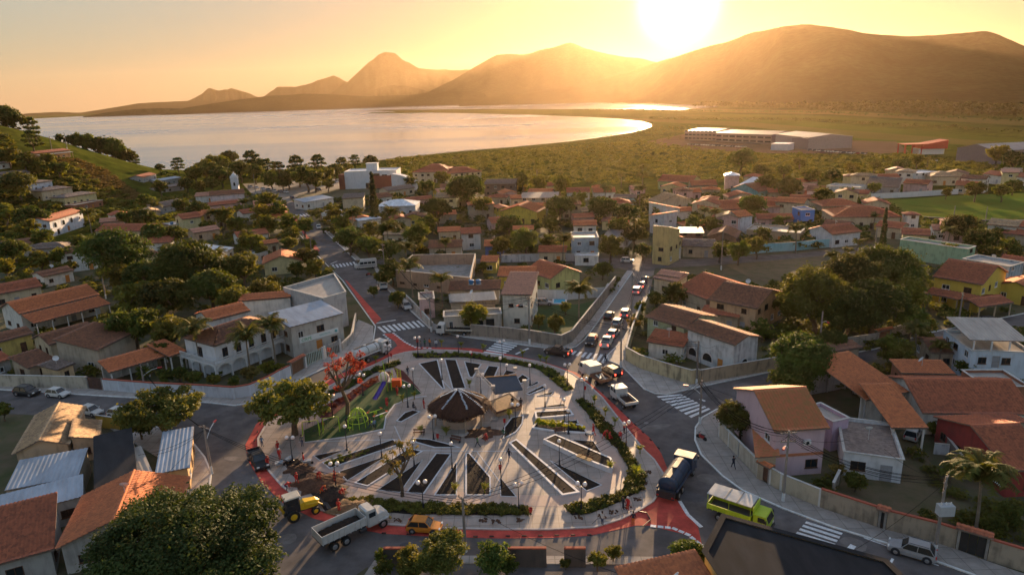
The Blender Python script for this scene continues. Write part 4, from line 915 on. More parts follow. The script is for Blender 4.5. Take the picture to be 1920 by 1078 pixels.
# --- right side
H('bright yellow two storey house', 'with a wide red brown roof', (1748, 519), (1843, 535), (1860, 506), 6.2, YE, 'gu', 'rb', 20, grime=.2, porch=(3.5, 3.1, 'rb'))
H('second yellow house with a gable', 'at the right edge', (1862, 533), (1945, 548), 9, 3.6, YE, 'gv', 'or', 18, grime=.2)
H('brown tiled carport', 'beside the bright yellow house', (1838, 577), (1902, 568), 6, 3.0, BE, 'gu', 'rb', 16, open_=True, name='carport', cat='carport')
H('weathered blue grey hall', 'behind the yellow houses', (1805, 485), (1893, 500), 7, 5.2, (.38, .44, .48), 'fl', 'ms', grime=.9, wins={'f': []})
H('long pale green wall building', 'right of the great dark trees', (1688, 449), (1814, 467), 5, 5.2, (.28, .42, .28), 'fl', 'ms', wins={'f': []})
H('cream cottage with a red roof', 'behind the pale green wall', (1690, 440), (1745, 443), 8, 4, PY, 'gu', 'rb', 18)
H('white walled hall', 'with a sweeping orange brown roof', (1515, 430), (1561, 441), (1600, 431), 4, (.6, .6, .62), 'gv', 'rb', 20)
H('bright blue box house', 'on the far right block', (1503, 394), (1528, 393), 7, 6, (.08, .22, .55), 'fl', 'ms', grime=.2)
H('sprawling red roofed house', 'by the sports pitch', (1562, 408), (1692, 408), 16, 4, CR, 'hip', 'rb', 18)
H('second red hipped house', 'left of the sports pitch', (1543, 388), (1620, 386), 12, 4, CR, 'hip', 'rb', 18)
H('orange brown gabled house', 'behind the bright blue box', (1437, 389), (1512, 388), 11, 4, PK, 'gu', 'rb', 18)
H('tiny white lodge', 'with a red cap roof beside the pitch', (1699, 404), (1727, 404), 5, 5, WH, 'hip', 'rb', 20)
H('brown roofed farmhouse', 'at the right edge by the pitch', (1856, 435), (1925, 443), 10, 4, BE, 'gu', 'rb', 16)
H('red roofed row at the right edge', 'above the yellow houses', (1868, 493), (1940, 503), 9, 4, CR, 'gu', 'rb', 16)
H('long tan compound building', 'by the vacant lot', (1400, 430), (1500, 437), 10, 3.6, (.4, .3, .2), 'fl', 'ms')
g = H('white and blue two storey house', 'with a striped terrace roof', (1822, 657), (1935, 660), 10, 5.6, (.52, .58, .66), 'fl', 'ms', wins={'f': [(.2, 3.4, 1.2, 1.1, 'brown'), (.43, 2.8, 1, 2.0, 'door'), (.6, 3.4, 1.3, 1.1, 'brown'), (.4, .8, 1.2, 1.1, 'brown')]}, grime=.3)
ctr, W, D, rz, _ = frame((1822, 657), (1935, 660), 10, 5.6); add_roof(g, W, D*.9, 7.0, 'sb', 'ms', 6, 100, 0, .5)
for sx in (-.45, -.15, .15, .45):
    mb = MB(); mb.box((W*sx, -D/2+.5, 6.3), (.2, .2, 1.4)); obj('post', mb, g, FRW)
H('pointed orange roof', 'over the courtyard of parked cars', (1624, 751), (1706, 735), (1640, 672), 4.2, GY, 'sb', 'or', 10, open_='back')
H('low raw brick building', 'behind the pointed orange roof', (1690, 700), (1793, 702), 5, 3.0, BK, 'sb', 'or', 5)
H('half built brick house', 'at the right edge', (1848, 724), (1930, 724), 6, 5, BK, 'fl', 'ms')
H('long white row house', 'under grey brown tiles', (1730, 775), (1945, 778), 13, 3.3, WH, 'gu', 'rb', 20, wins={'f': [(.17, .9, 1.3, 1.1, 'brown'), (.42, .9, 1.3, 1.1, 'brown'), (.55, 0, 1, 2.1, 'door'), (.75, 0, 1, 2.1, 'door'), (.9, .9, 1.3, 1.1, 'brown')]})
H('tiled carport with a parked car', 'beside the small white house', (1672, 803), (1742, 803), (1704, 740), 4, WH, 'sb', 'or', 10, open_='back', name='carport', cat='carport')
g = H('pink two storey house', 'under a weathered orange roof', (1452, 810), (1557, 803), 13, 6.4, (.52, .38, .42), 'gu', 'moss', 22, grime=.2, wins={'f': [(.78, .9, 1.6, 1.2, 'brown')], 'r': [(.5, 3.6, 1, 1, 'white')]})
mb = MB(); ctr, W, D, rz, _ = frame((1452, 810), (1557, 803), 13, 6.4); mb.box((0, -D/2+.37, 2.9), (W-.8, .14, .35)); obj('string_course', mb, g, mat('rust_band', (.4, .15, .08), var=.2))
mb = MB(); mb.box((W*.12, -D/2+.2, 4.6), (.9, .35, .6)); q = obj('air_conditioner', mb, g, FRW)
mb = MB(); mb.lathe([(.22, 0), (.22, .03), (.001, .03)], 12); k = obj('fan_grille', mb, q, GLASS); k.location = (W*.12, -D/2+.02, 4.6); k.rotation_euler = (math.pi/2, 0, 0)
H('mossy lean to roof', 'along the pink house', (1416, 858), (1462, 863), 12, 3.2, BE, 'sr', 'moss', 12)
H('lavender annex', 'joining the pink house', (1562, 790), (1592, 783), 5, 4.4, LV, 'fl', 'ms')
g = H('small white house with an orange door', 'under a stained flat roof', (1583, 846), (1694, 861), (1703, 797), 3.3, (.6, .6, .62), 'fl', 'gr', grime=.4, tank=0, wins={'f': [(.26, 1.0, 1.7, 1.2, 'brown'), (.74, 0, 1.2, 2.2, 'door')]})
g = H('low house with a red wall', 'behind the coconut palm', (1890, 884), (1990, 880), 14, 3.6, (.26, .045, .04), 'gu', 'rb', 18)
H('long terrace roof', 'beside the red wall', (1850, 800), (1935, 800), 4, 3.4, BE, 'sf', 'rb', 8)
BP('wide black roofed building', 'in the lower right foreground', [(1322, 1034), (1357, 967), (1660, 1051), (1760, 1150), (1400, 1150)], 5.2, (.5, .37, .15), rk='mk', wins={}, par=.12, cop=False)
H('orange tiled roof cut by the frame', 'at the bottom right of centre', (1230, 1172), (1400, 1130), (1235, 1033), 3.2, BE, 'sb', 'or', 12, zp=5.6)
H('yellow walled cottage', 'peeping out below the mango tree', (281, 482), (303, 476), 7, 3.2, PY, 'gu', 'br', 18)
H('dark roofed cottage under the palms', 'beside the side street bend', (1745, 662), (1808, 664), 8, 3, BE, 'gu', 'br', 16)
H('low brown shed by the brown gate', 'under the great dark trees', (1568, 660), (1618, 652), 5, 2.8, BE, 'gu', 'br', 12)
H('row of brown roofs behind the lawn', 'left of the far street', (1008, 474), (1062, 474), 8, 3.2, CR, 'gu', 'rb', 16)
H('pale house with a terrace', 'between the palms of the middle block', (1140, 424), (1180, 424), 8, 4, WH, 'gu', 'or', 16)
H('brown roofed twin cottage', 'beside the roofless courtyard', (900, 492), (932, 492), 7, 3.2, YE, 'gu', 'or', 16)
H('rust roofed house in the left gardens', 'above the long orange roof', (196, 470), (240, 466), 8, 3.2, CR, 'gu', 'rb', 18)
H('orange roofed house at the avenue', 'half hidden by roadside trees', (505, 412), (545, 406), 8, 3.2, CR, 'gu', 'or', 18)
H('red roofed cottage below the church', 'among palms', (455, 402), (492, 397), 8, 3.2, WH, 'gu', 'rb', 18)
H('tan roofed house above the lane', 'by the shore block', (1090, 398), (1125, 396), 8, 3.4, CR, 'gu', 'tan', 16)
H('brown roofed house facing the pitch', 'in the far right block', (1640, 425), (1690, 430), 9, 3.4, CR, 'gu', 'rb', 16)
H('long brown roof by the blue box', 'in the far right block', (1420, 412), (1490, 412), 9, 3.4, PK, 'gu', 'rb', 16)
H('small red roof in the scrub edge', 'left of the far village', (1440, 362), (1490, 362), 9, 3.4, CR, 'gu', 'rb', 16)
# --- far right village
for i, (lm, dt, A, B, C, h, wc, rt, rk) in enumerate([
 ('green walled farm house', 'at the scrub edge', (1232, 340), (1297, 343), 14, 4, (.4, .42, .2), 'gu', 'rb'),
 ('brown house right of the green farm', 'in the haze', (1296, 349), (1346, 348), 11, 3.6, BE, 'gu', 'rb'),
 ('teal gabled house', 'with a brown roof', (1368, 354), (1422, 360), 10, 4, (.14, .33, .36), 'gv', 'br'),
 ('tall house with a white pyramid roof', 'in the far village', (1358, 330), (1388, 330), 8, 7, PK, 'hip', 'mw'),
 ('white sheet roofed hall', 'behind the teal gable', (1385, 346), (1425, 352), 8, 4.5, WH, 'sb', 'mw'),
 ('red capped house', 'behind the white sheet roofed hall', (1393, 332), (1426, 333), 8, 6, CR, 'hip', 'rb'),
 ('broad red brown roof', 'right of the sunlit gable', (1308, 394), (1389, 394), 14, 4.2, PY, 'gu', 'rb'),
 ('house with a sunlit tan gable', 'in the far block', (1236, 381), (1299, 376), 10, 3.6, CR, 'gv', 'tan'),
 ('white ruined walls', 'in the far village', (1550, 348), (1612, 352), 10, 3.5, WH, 'fl', 'ms'),
 ('grey patched roof', 'beside the white ruined walls', (1622, 349), (1685, 352), 9, 3.2, GY, 'sb', 'gr'),
 ('yellow ended brown house', 'in the far village', (1643, 335), (1690, 334), 9, 4, YE, 'gu', 'rb'),
 ('pink house with a shallow roof', 'right of the yellow ended house', (1692, 344), (1740, 347), 9, 4, PK, 'gu', 'rb'),
 ('large white house', 'in the far village', (1713, 326), (1762, 322), 10, 5, WH, 'fl', 'mw'),
 ('tan hipped hall', 'beside the large white house', (1745, 332), (1800, 332), 12, 4, CR, 'hip', 'tan'),
 ('white cottage by the hangar', 'with a red roof', (1842, 327), (1880, 331), 9, 4, WH, 'gu', 'rb'),
 ('pale cottage at the right edge', 'below the hangar', (1888, 330), (1925, 334), 9, 4, WH, 'gu', 'rb'),
 ('brown cottage above the pitch wall', 'in the far village', (1790, 348), (1835, 350), 9, 3.6, BE, 'gu', 'rb'),
 ('tiny sunlit hut', 'left of the far village', (1500, 343), (1535, 341), 8, 3.4, CR, 'gu', 'rb')]):
    H(lm, dt, A, B, C, h, wc, rt, rk)
# --- works sheds in the plain
def shed(lm, dt, A, B, D, h, wc, rk, bands=0, cat='warehouse', rt='gu', pitch=6):
    if rk == 'mb': rk = 'mt'
    g = H(lm, dt, A, B, D, h, wc, rt, rk, pitch, ov=.3, zp=0, name='warehouse', cat=cat, wins={'f': [], 'l': [], 'r': [], 'b': []}, grime=.2)
    ctr, W, D, rz, _ = frame(A, B, D, h, 0)
    for b in range(bands):
        for k in range(8):
            mb = MB(); mb.box((-W/2+W*(k+.5)/8, -D/2+.22, 2+b*3.4), (W/8*.75, .2, 1.3)); obj('window', mb, g, GLASS)
    return g
GW = (.2, .17, .18)
shed('grey factory hall farthest left', 'in the plain', (1283, 263), (1342, 265), 42, 8.5, GW, 'mb', 3)
shed('long grey factory hall', 'beside the yard of cars', (1341, 266), (1446, 271), 40, 8, GW, 'mb', 2)
shed('white warehouse in the plain', 'with a light metal roof', (1452, 272), (1514, 281), 36, 9, (.26, .24, .25), 'mt')
shed('office building with two window rows', 'at the warehouse end', (1514, 281), (1587, 276), 18, 8, GW, 'mb', 2)
shed('small flat gatehouse', 'before the factory halls', (1444, 282), (1478, 283), 12, 5, (.5, .5, .52), 'mw', 0, rt='sb', pitch=1)
shed('grey hangar with an arched roof', 'at the right of the plain', (1790, 302), (1862, 310), 40, 8, GW, 'mb', 0, 'hangar', rt='gv', pitch=12)
def redhall():
    p = P(1735, 290); g = thing('pavilion', 'red steel pavilion with a slanted white top in the plain', 'pavilion', p, math.radians(-5), land='red steel pavilion', scale=.75)
    mb = MB()
    for x, z in ((-18, 9), (-12, 9), (-4, 9)): mb.box((x, 0, z/2), (.8, .8, z)); mb.box((x, 14, z/2), (.8, .8, z))
    mb.box((-8, 7, 9.2), (22, 15, .6)); obj('frame', mb, g, mat('red_steel', (.45, .04, .03), var=.15))
    mb = MB(); mb.prism([(-6, 0), (16, 0), (16, 14), (-6, 14)], 0, 5); obj('hall', mb, g, wallmat(WH, .2))
    mb = MB(); v = [(-4, -1, 5), (18, -1, 5), (18, 15, 5), (-4, 15, 5), (-2, -1, 9), (18, -1, 12.5), (18, 15, 12.5), (-2, 15, 9)]; mb._add(v, [(3, 2, 1, 0), (4, 5, 6, 7), (0, 1, 5, 4), (1, 2, 6, 5), (2, 3, 7, 6), (3, 0, 4, 7)]); obj('slanted_roof', mb, g, mat('red_steel', (.4, .04, .03)))
redhall()

# ---- the small houses that fill the blocks, each between its neighbours
def filler(poly, n, seed, cols):
    g = random.Random(seed); pw = [(p.x, p.y) for p in px(poly)]; x0, x1 = min(p[0] for p in pw), max(p[0] for p in pw); y0, y1 = min(p[1] for p in pw), max(p[1] for p in pw); k = t = 0
    while k < n and t < 4000:
        t += 1; x, y = g.uniform(x0, x1), g.uniform(y0, y1)
        if not inpoly(x, y, pw) or any(math.hypot(x-a, y-b) < r+7.5 for a, b, r in HOUSES) or any(inpoly(x, y, q) for q in NOGO): continue
        k += 1; w_, d_ = g.uniform(7, 12), g.uniform(6.5, 10); c = math.atan2(y, x)-math.pi/2+g.uniform(-.35, .35); u = Vector((math.cos(c), math.sin(c), 0)); v = Vector((-u.y, u.x, 0)); a = Vector((x, y, 3.2))-u*w_/2-v*d_/2; b = a+u*w_
        def proj(p):
            q = p-Vector((0, 0, CZ)); dd = q.dot(fw); return (960+FPX*q.dot(RT)/dd, 539+FPX*q.dot(DN)/dd)
        rk = g.choice(['or', 'rb', 'or', 'rb', 'br', 'pk', 'tan']); wc = g.choice([CR, WH, PY, BE, PK, YE]); nm = {'or': 'orange', 'rb': 'red', 'br': 'dark brown', 'pk': 'salmon', 'tan': 'tan'}[rk]; wn = {CR: 'cream', WH: 'white', PY: 'pale yellow', BE: 'beige', PK: 'pink', YE: 'ochre'}[wc]
        o = H('%s roofed %s house' % (nm, wn), 'x', proj(a), proj(b), d_, 3.2+g.choice([0, 0, 2.6]), wc, g.choice(['gu', 'gv', 'gu', 'hip']), rk, 18); o['label'] = 'small %s roofed %s house' % (nm, wn); TODO.append((o, o['label'], x, y)); LAND.pop()
NOGO = [[(p.x, p.y) for p in px(q)] for q in ([(1640, 378), (1790, 362), (1925, 356), (1925, 430), (1740, 424)], [(1350, 490), (1570, 470), (1545, 505), (1460, 540), (1420, 532)], [(440, 340), (640, 328), (710, 338), (650, 358), (560, 372), (560, 395), (526, 395), (460, 368)], roads[0])]
def inpoly(x, y, poly):
    c = False; j = len(poly)-1
    for i in range(len(poly)):
        if (poly[i][1] > y) != (poly[j][1] > y) and x < (poly[j][0]-poly[i][0])*(y-poly[i][1])/(poly[j][1]-poly[i][1])+poly[i][0]: c = not c
        j = i
    return c
filler([(700, 375), (900, 352), (1200, 365), (1210, 470), (760, 470)], 26, 3, 0)
filler([(1240, 355), (1560, 355), (1640, 385), (1660, 450), (1560, 455), (1290, 470)], 26, 4, 0)
filler([(0, 500), (60, 450), (280, 400), (380, 375), (520, 372), (540, 430), (440, 460), (150, 520)], 14, 5, 0)
filler([(1560, 330), (1900, 330), (1900, 356), (1620, 362)], 8, 6, 0)
filler([(1690, 430), (1920, 440), (1920, 480), (1700, 450)], 4, 7, 0)
# dishes and tanks on the roofs
DISH = mat('dish_grey', (.5, .5, .5), rough=.5, var=.1); g_ = random.Random(9); hs_ = [o for o in S.objects if o.get('category') == 'house' and math.hypot(o.location.x, o.location.y) < 230 and o.location.z < 1]
for k, o in enumerate(g_.sample(hs_, min(26, len(hs_)))):
    rf = [c for c in o.children if c.name.startswith(('roof', 'coping'))]
    if not rf: continue
    zs_ = max(v[2] for v in rf[0].bound_box); a_ = g_.uniform(0, 6.28)
    loc = o.matrix_basis @ Vector((0, 0, zs_-.05)); lm_ = next((l[0] for l in LAND if abs(l[1]-o.location.x) < .1 and abs(l[2]-o.location.y) < .1), None)
    if not lm_ or k % 3 == 2: continue
    t = thing('satellite_dish', ('grey satellite dish on a mast above the '+lm_), 'satellite dish', loc, a_, group='satellite dishes on the roofs')
    mb = MB(); mb.tube([(0, 0, -.4), (0, 0, 1.0)], .04, 5); obj('mast', mb, t, DISH); mb = MB(); mb.lathe([(.001, 0), (.3, .05), (.5, .16), (.52, .16), (.3, .0), (.001, -.05)], 12); q = obj('dish', mb, t, DISH); q.location = (.12, 0, 1.0); q.rotation_euler = (0, .9, 0)
# ================================================================ TREES
def leafmat(k, col, tr=.35): return mat('foliage_'+k, col, rough=.75, var=.45, sc=.9, spec=.25, trans=tr, obj=True)
LM = {'m': leafmat('dark', (.062, .082, .014), .3), 'l': leafmat('mid', (.095, .11, .018), .35), 'y': leafmat('light', (.12, .13, .018), .38), 'd': leafmat('dry', (.19, .15, .04), .3), 'g': leafmat('deep', (.042, .058, .012), .22), 'f': leafmat('flame', (.25, .08, .035)),
      'o': leafmat('olive', (.09, .115, .022), .3), 'p': leafmat('palm', (.10, .105, .018), .3), 'k': leafmat('sprout', (.22, .24, .03), .4), 'c': leafmat('conifer', (.035, .05, .018))}
BARK = mat('bark', (.12, .085, .055), var=.4, sc=4, bump=.4)
def leaves(C, Rr, n, a, seed, squash=.8, up=.35):
    g = np.random.default_rng(seed); k = len(C); wts = Rr**2; idx = g.choice(k, n, p=wts/wts.sum())
    d = g.normal(size=(n, 3)); d /= np.linalg.norm(d, axis=1)[:, None]; d[:, 2] = np.where(d[:, 2] < -.35, -d[:, 2], d[:, 2])
    rr = Rr[idx]*(g.random(n)**.28)*g.uniform(.85, 1.1, n)
    p = C[idx]+d*rr[:, None]*np.array([1, 1, squash])+g.normal(size=(n, 3))*Rr[idx][:, None]*.22
    nrm_ = d+g.normal(size=(n, 3))*.7+np.array([0, 0, up]); nrm_ /= np.linalg.norm(nrm_, axis=1)[:, None]
    t = np.cross(nrm_, g.normal(size=(n, 3))); t /= np.linalg.norm(t, axis=1)[:, None]; b = np.cross(nrm_, t)
    s = (a*g.uniform(.6, 1.3, n))[:, None]
    V = np.stack([p-t*s, p-b*s*.55, p+t*s, p+b*s*.55], 1).reshape(-1, 3); return V, np.arange(4*n).reshape(n, 4)
def lobes(kind, seed):
    g = np.random.default_rng(seed); C = []; Rr = []
    if kind == 'dome':
        for i in range(58):
            v = g.normal(size=3); v /= np.linalg.norm(v); v[2] = abs(v[2])*1.0-.18; q = g.uniform(.62, .86); C.append([v[0]*q, v[1]*q, v[2]*q*.86]); Rr.append(g.uniform(.15, .3))
        for i in range(8): C.append(list(g.normal(size=3)*.22)); Rr.append(.42)
    elif kind == 'giant':
        for i in range(230):
            v = g.normal(size=3); v /= np.linalg.norm(v); v[2] = abs(v[2])-.15; q = g.uniform(.66, .97)*(1+.13*math.sin(v[0]*5+1)*math.cos(v[1]*6)); C.append([v[0]*q, v[1]*q, v[2]*q*.8]); Rr.append(g.uniform(.07, .15))
        for i in range(10): C.append(list(g.normal(size=3)*.2)); Rr.append(.45)
    elif kind == 'loose':
        for i in range(54):
            v = g.normal(size=3); v /= np.linalg.norm(v); q = g.uniform(.2, .85); C.append([v[0]*q, v[1]*q, v[2]*q*.75]); Rr.append(g.uniform(.14, .3))
    elif kind == 'flat':
        for i in range(80):
            a = g.uniform(0, 6.28); q = g.random()**.55*.88; C.append([math.cos(a)*q, math.sin(a)*q, g.choice([.18, .0, -.14])*(1-q*.4)+g.normal()*.04]); Rr.append(g.uniform(.1, .2))
    elif kind == 'sparse':
        for i in range(26):
            v = g.normal(size=3); v /= np.linalg.norm(v); q = g.uniform(.4, .95); C.append([v[0]*q, v[1]*q, v[2]*q*.8]); Rr.append(g.uniform(.07, .16))
    elif kind == 'cone':
        for L_ in range(13):
            z = -1+L_*.17; r = .42*(1-L_/14)
            for i in range(7): a = i*.9+L_*.5; C.append([math.cos(a)*r, math.sin(a)*r, z]); Rr.append(.1)
    elif kind == 'tier':
        for L_, (z, r) in enumerate([(-.5, .75), (-.1, .9), (.3, .65), (.62, .38)]):
            for i in range(9): a = i*.7+L_; q = r*g.uniform(.45, 1); C.append([math.cos(a)*q, math.sin(a)*q, z+g.normal()*.04]); Rr.append(g.uniform(.1, .2))
    return np.array(C), np.array(Rr)
CROWN = {}
def crown_mesh(kind, size, mk, seed):
    key = (kind, size, mk, seed)
    if key in CROWN: return CROWN[key]
    n, a = {'XL': (95000, .0195), 'L': (17000, .045), 'M': (6500, .07), 'S': (2200, .12), 'XS': (620, .2)}[size]
    dens = {'dome': 1, 'giant': 1, 'loose': .8, 'flat': .55, 'sparse': .1, 'cone': .5, 'tier': .55}[kind]
    C, Rr = lobes(kind, seed*13+5); V, Fq = leaves(C, Rr, int(n*dens), a*(.8 if kind == 'sparse' else 1), seed, squash={'flat': .45, 'tier': .5}.get(kind, .8))
    CROWN[key] = (npmesh('crown', V, Fq, LM[mk]), C); return CROWN[key]
TRUNK = {}
def trunk_mesh(kind, seed, hr):
    """limbs reaching the clumps of the crown; crown radius 1, ground at -hr"""
    key = (kind, seed, round(hr, 1))
    if key in TRUNK: return TRUNK[key]
    g = random.Random(seed); C, _ = lobes(kind, seed*13+5); mb = MB(); fork = Vector((g.uniform(-.08, .08), g.uniform(-.08, .08), -hr*.45 if kind != 'cone' else .9))
    mb.tube([(0, 0, -hr-.05), (g.uniform(-.05, .05), g.uniform(-.05, .05), -hr*.75), tuple(fork)], [.085, .07, .055] if kind != 'cone' else [.04, .03, .01], 7)
    if kind != 'cone':
        mains = [Vector((math.cos(a)*.35, math.sin(a)*.35, fork.z*.35)) for a in [g.uniform(0, 1)+i*2*math.pi/5 for i in range(5)]]
        for q in mains: mb.tube([tuple(fork), tuple((fork+q)/2+Vector((0, 0, -.04))), tuple(q)], [.05, .04, .03], 5)
        for c in C[:34]:
            c = Vector(c); q = min(mains, key=lambda m_: (m_-c).length); mb.tube([tuple(q), tuple((q+c)/2+Vector((0, 0, .03))), tuple(c)], [.024, .016, .006], 4)
    TRUNK[key] = mb.mesh('trunk', BARK); return TRUNK[key]
LOOK = {'m': 'dense dark green tree', 'l': 'leafy mid green tree', 'y': 'bright yellow green tree', 'd': 'thin dry tree', 'f': 'tree with orange red leaves', 'o': 'olive green spreading tree', 'c': 'tall dark conifer'}
KIND = {'m': 'dome', 'l': 'loose', 'y': 'loose', 'd': 'loose', 'f': 'sparse', 'o': 'flat', 'c': 'cone', 't': 'tier'}
NT = [0]
def T(x, y, r, ty, kind=None, look=None, hr=None, zs=1.0, auto=True, label=None, base=None, ell=1.0, D=None):
    NT[0] += 1; kind = kind or KIND[ty]; mk = {'t': 'm'}.get(ty, ty); rr = random.Random(NT[0])
    hr = hr or {'dome': 1.05, 'giant': .9, 'loose': 1.2, 'flat': .85, 'sparse': 1.6, 'cone': 1.15, 'tier': 1.5}[kind]
    R_ = 3.0
    for _ in range(5): p = P(x, y, R_*hr*zs); R_ = r/scale_at(p+Vector((0, 0, R_*hr)))
    if D:
        d = ray(x, y); hd = math.hypot(d.x, d.y); D = max(range(380, 640, 4), key=lambda q: (hill(d.x*q/hd, d.y*q/hd)-CZ)/q)+6; k = D/hd; p = Vector((d.x*k, d.y*k, hill(d.x*k, d.y*k))); R_ = r*k/FPX; hr = max(.6, (CZ+d.z*k-p.z)/R_)
    size = 'XL' if r > 130 else 'L' if r > 52 else 'M' if r > 26 else 'S' if r > 11 else 'XS'
    seed = rr.randrange(1, 4)
    t = thing('tree', label or look or LOOK.get(ty, LOOK['m']), 'tree', (p.x, p.y, p.z), rr.uniform(0, 6.28), auto=label is None, group=None if label else 'trees growing among the houses')
    cm, _ = crown_mesh(kind, size, mk, seed); sx = R_*(1 if kind != 'cone' else 1.0)
    obj('trunk', trunk_mesh(kind, seed, hr), t, loc=(0, 0, R_*hr*zs), scale=(sx, sx, R_*zs))
    obj('crown', cm, t, loc=(0, 0, R_*hr*zs), scale=(sx*rr.uniform(.92, 1.08), sx*ell*rr.uniform(.92, 1.08), R_*zs*rr.uniform(.92, 1.1)))
    return t
# palms
def frond_mesh(L_, droop, n, wd, mk, seed):
    g = np.random.default_rng(seed); V = []; Fq = []; th = .5
    pts = []; x = z = 0; ang = 1.0
    for i in range(n+1):
        t = i/n; pts.append((x, z)); ang_ = .95-droop*t**1.15; x += math.cos(ang_)*L_/n; z += math.sin(ang_)*L_/n
    for i in range(n):
        (x0, z0), (x1, z1) = pts[i], pts[i+1]; b = len(V); V += [(x0, -.03, z0), (x0, .03, z0), (x1, .03, z1), (x1, -.03, z1)]; Fq.append((b, b+1, b+2, b+3))
        t = (i+.5)/n; ll = wd*math.sin(min(1, t*1.1+.12)*math.pi*.93)**.7+.05
        for s in (-1, 1):
            b = len(V); sw = .35*ll; dz = -ll*g.uniform(.25, .75); w_ = L_/n*.42
            V += [(x0, 0, z0), (x0+w_*2, 0, z0+(z1-z0)), (x0+sw+w_, s*ll, z0+dz), (x0+sw, s*ll*.95, z0+dz)]; Fq.append((b, b+1, b+2, b+3))
    return npmesh('frond', np.array(V), np.array(Fq), LM[mk])
FR = {}
def PALM(x, y, r, look='coconut palm', young=False, label=None, h=None, land=None):
    """x,y = crown centre pixel, r = crown radius in pixels"""
    NT[0] += 1; rr = random.Random(NT[0]*3)
    if young: p = P(x, y, 0 if h is None else h); R_ = max(.9, r/scale_at(p)); H_ = .9 if h is None else h; H_ = max(.9, R_*.9)
    else:
        R_ = 3.2; k = 2.1
        for _ in range(5): H_ = max(3.5, R_*k) if h is None else h; p = P(x, y, H_); R_ = r/scale_at(p+Vector((0, 0, H_)))
    t = thing('palm_tree', label or look, 'palm tree', (p.x, p.y, p.z), rr.uniform(0, 6.28), auto=label is None, group='young palms planted round the plaza' if young else 'palms growing among the houses', land=land)
    lean = Vector((rr.uniform(-.4, .4), rr.uniform(-.4, .4), 0)) if not young else Vector((0, 0, 0))
    mb = MB(); tr = .16 if not young else .07; n = 6
    mb.tube([tuple(lean*((i/n)**2)+Vector((0, 0, H_*i/n))) for i in range(n+1)], [tr*(1.25-.5*i/n)*(1.5 if i == 0 else 1) for i in range(n+1)], 7); obj('trunk', mb, t, mats=mat('palm_trunk', (.2, .16, .12), var=.3, sc=3) if not young else LM['k'])
    far = r < 13
    mk = 'k' if young else 'p'
    for v in range(3):
        if (mk, v, far) not in FR: FR[(mk, v, far)] = frond_mesh(1.0, [1.9, 1.5, 2.3][v], 9 if far else 20, .23, mk, v)
    nf = 7 if young else (13 if far else 22 if r < 50 else 34)
    for i in range(nf):
        a = i*2.4+rr.uniform(-.2, .2); tilt = rr.uniform(-.55, .35) if not young else rr.uniform(-.75, -.1)
        f = obj('frond', FR[(mk, i % 3, far)], t, loc=tuple(lean+Vector((0, 0, H_-.05)))); f.rotation_euler = (0, tilt, a); f.scale = (R_*rr.uniform(.95, 1.2),)*3
    if not young and not far:
        mb = MB()
        for i in range(6): a = i*1.05; mb.ball((lean.x+.25*math.cos(a), lean.y+.25*math.sin(a), H_-.35), .13, 6, 4)
        obj('coconuts', mb, t, mat('coconut', (.12, .1, .03), var=.2))
    return t
for a in [(8, 240, 28, 'm', 380), (28, 258, 26, 'm', 385), (-8, 262, 26, 'm', 380), (115, 276, 11, 'l', 395), (158, 286, 22, 'l', 405), (186, 293, 24, 'm', 415), (213, 300, 26, 'm', 420), (236, 312, 20, 'l', 420), (140, 292, 14, 'm', 400), (222, 326, 18, 'm', 410), (246, 322, 16, 'm', 415)]:
    T(*a[:4], D=a[4])
T(252, 302, 13, 'm', kind='tier', D=440)
T(60, 258, 20, 'm', kind='tier', D=395)
for a in [(385, 318, 24, 'l', 'dome'), (415, 330, 22, 'm'), (450, 318, 24, 'm'), (500, 312, 18, 'm', 'tier'), (508, 335, 20, 'l'), (530, 345, 12, 'm'), (560, 328, 22, 'm'), (590, 335, 22, 'l'), (628, 322, 18, 'm'), (650, 318, 14, 'l'), (350, 345, 16, 'm'), (372, 352, 14, 'l'), (480, 312, 20, 'm')]:
    T(*a[:4], kind=a[4] if len(a) > 4 else None)
T(345, 1040, 192, 'g', 'giant', label='giant dark green mango tree filling the lower left foreground', hr=.8, zs=.85)
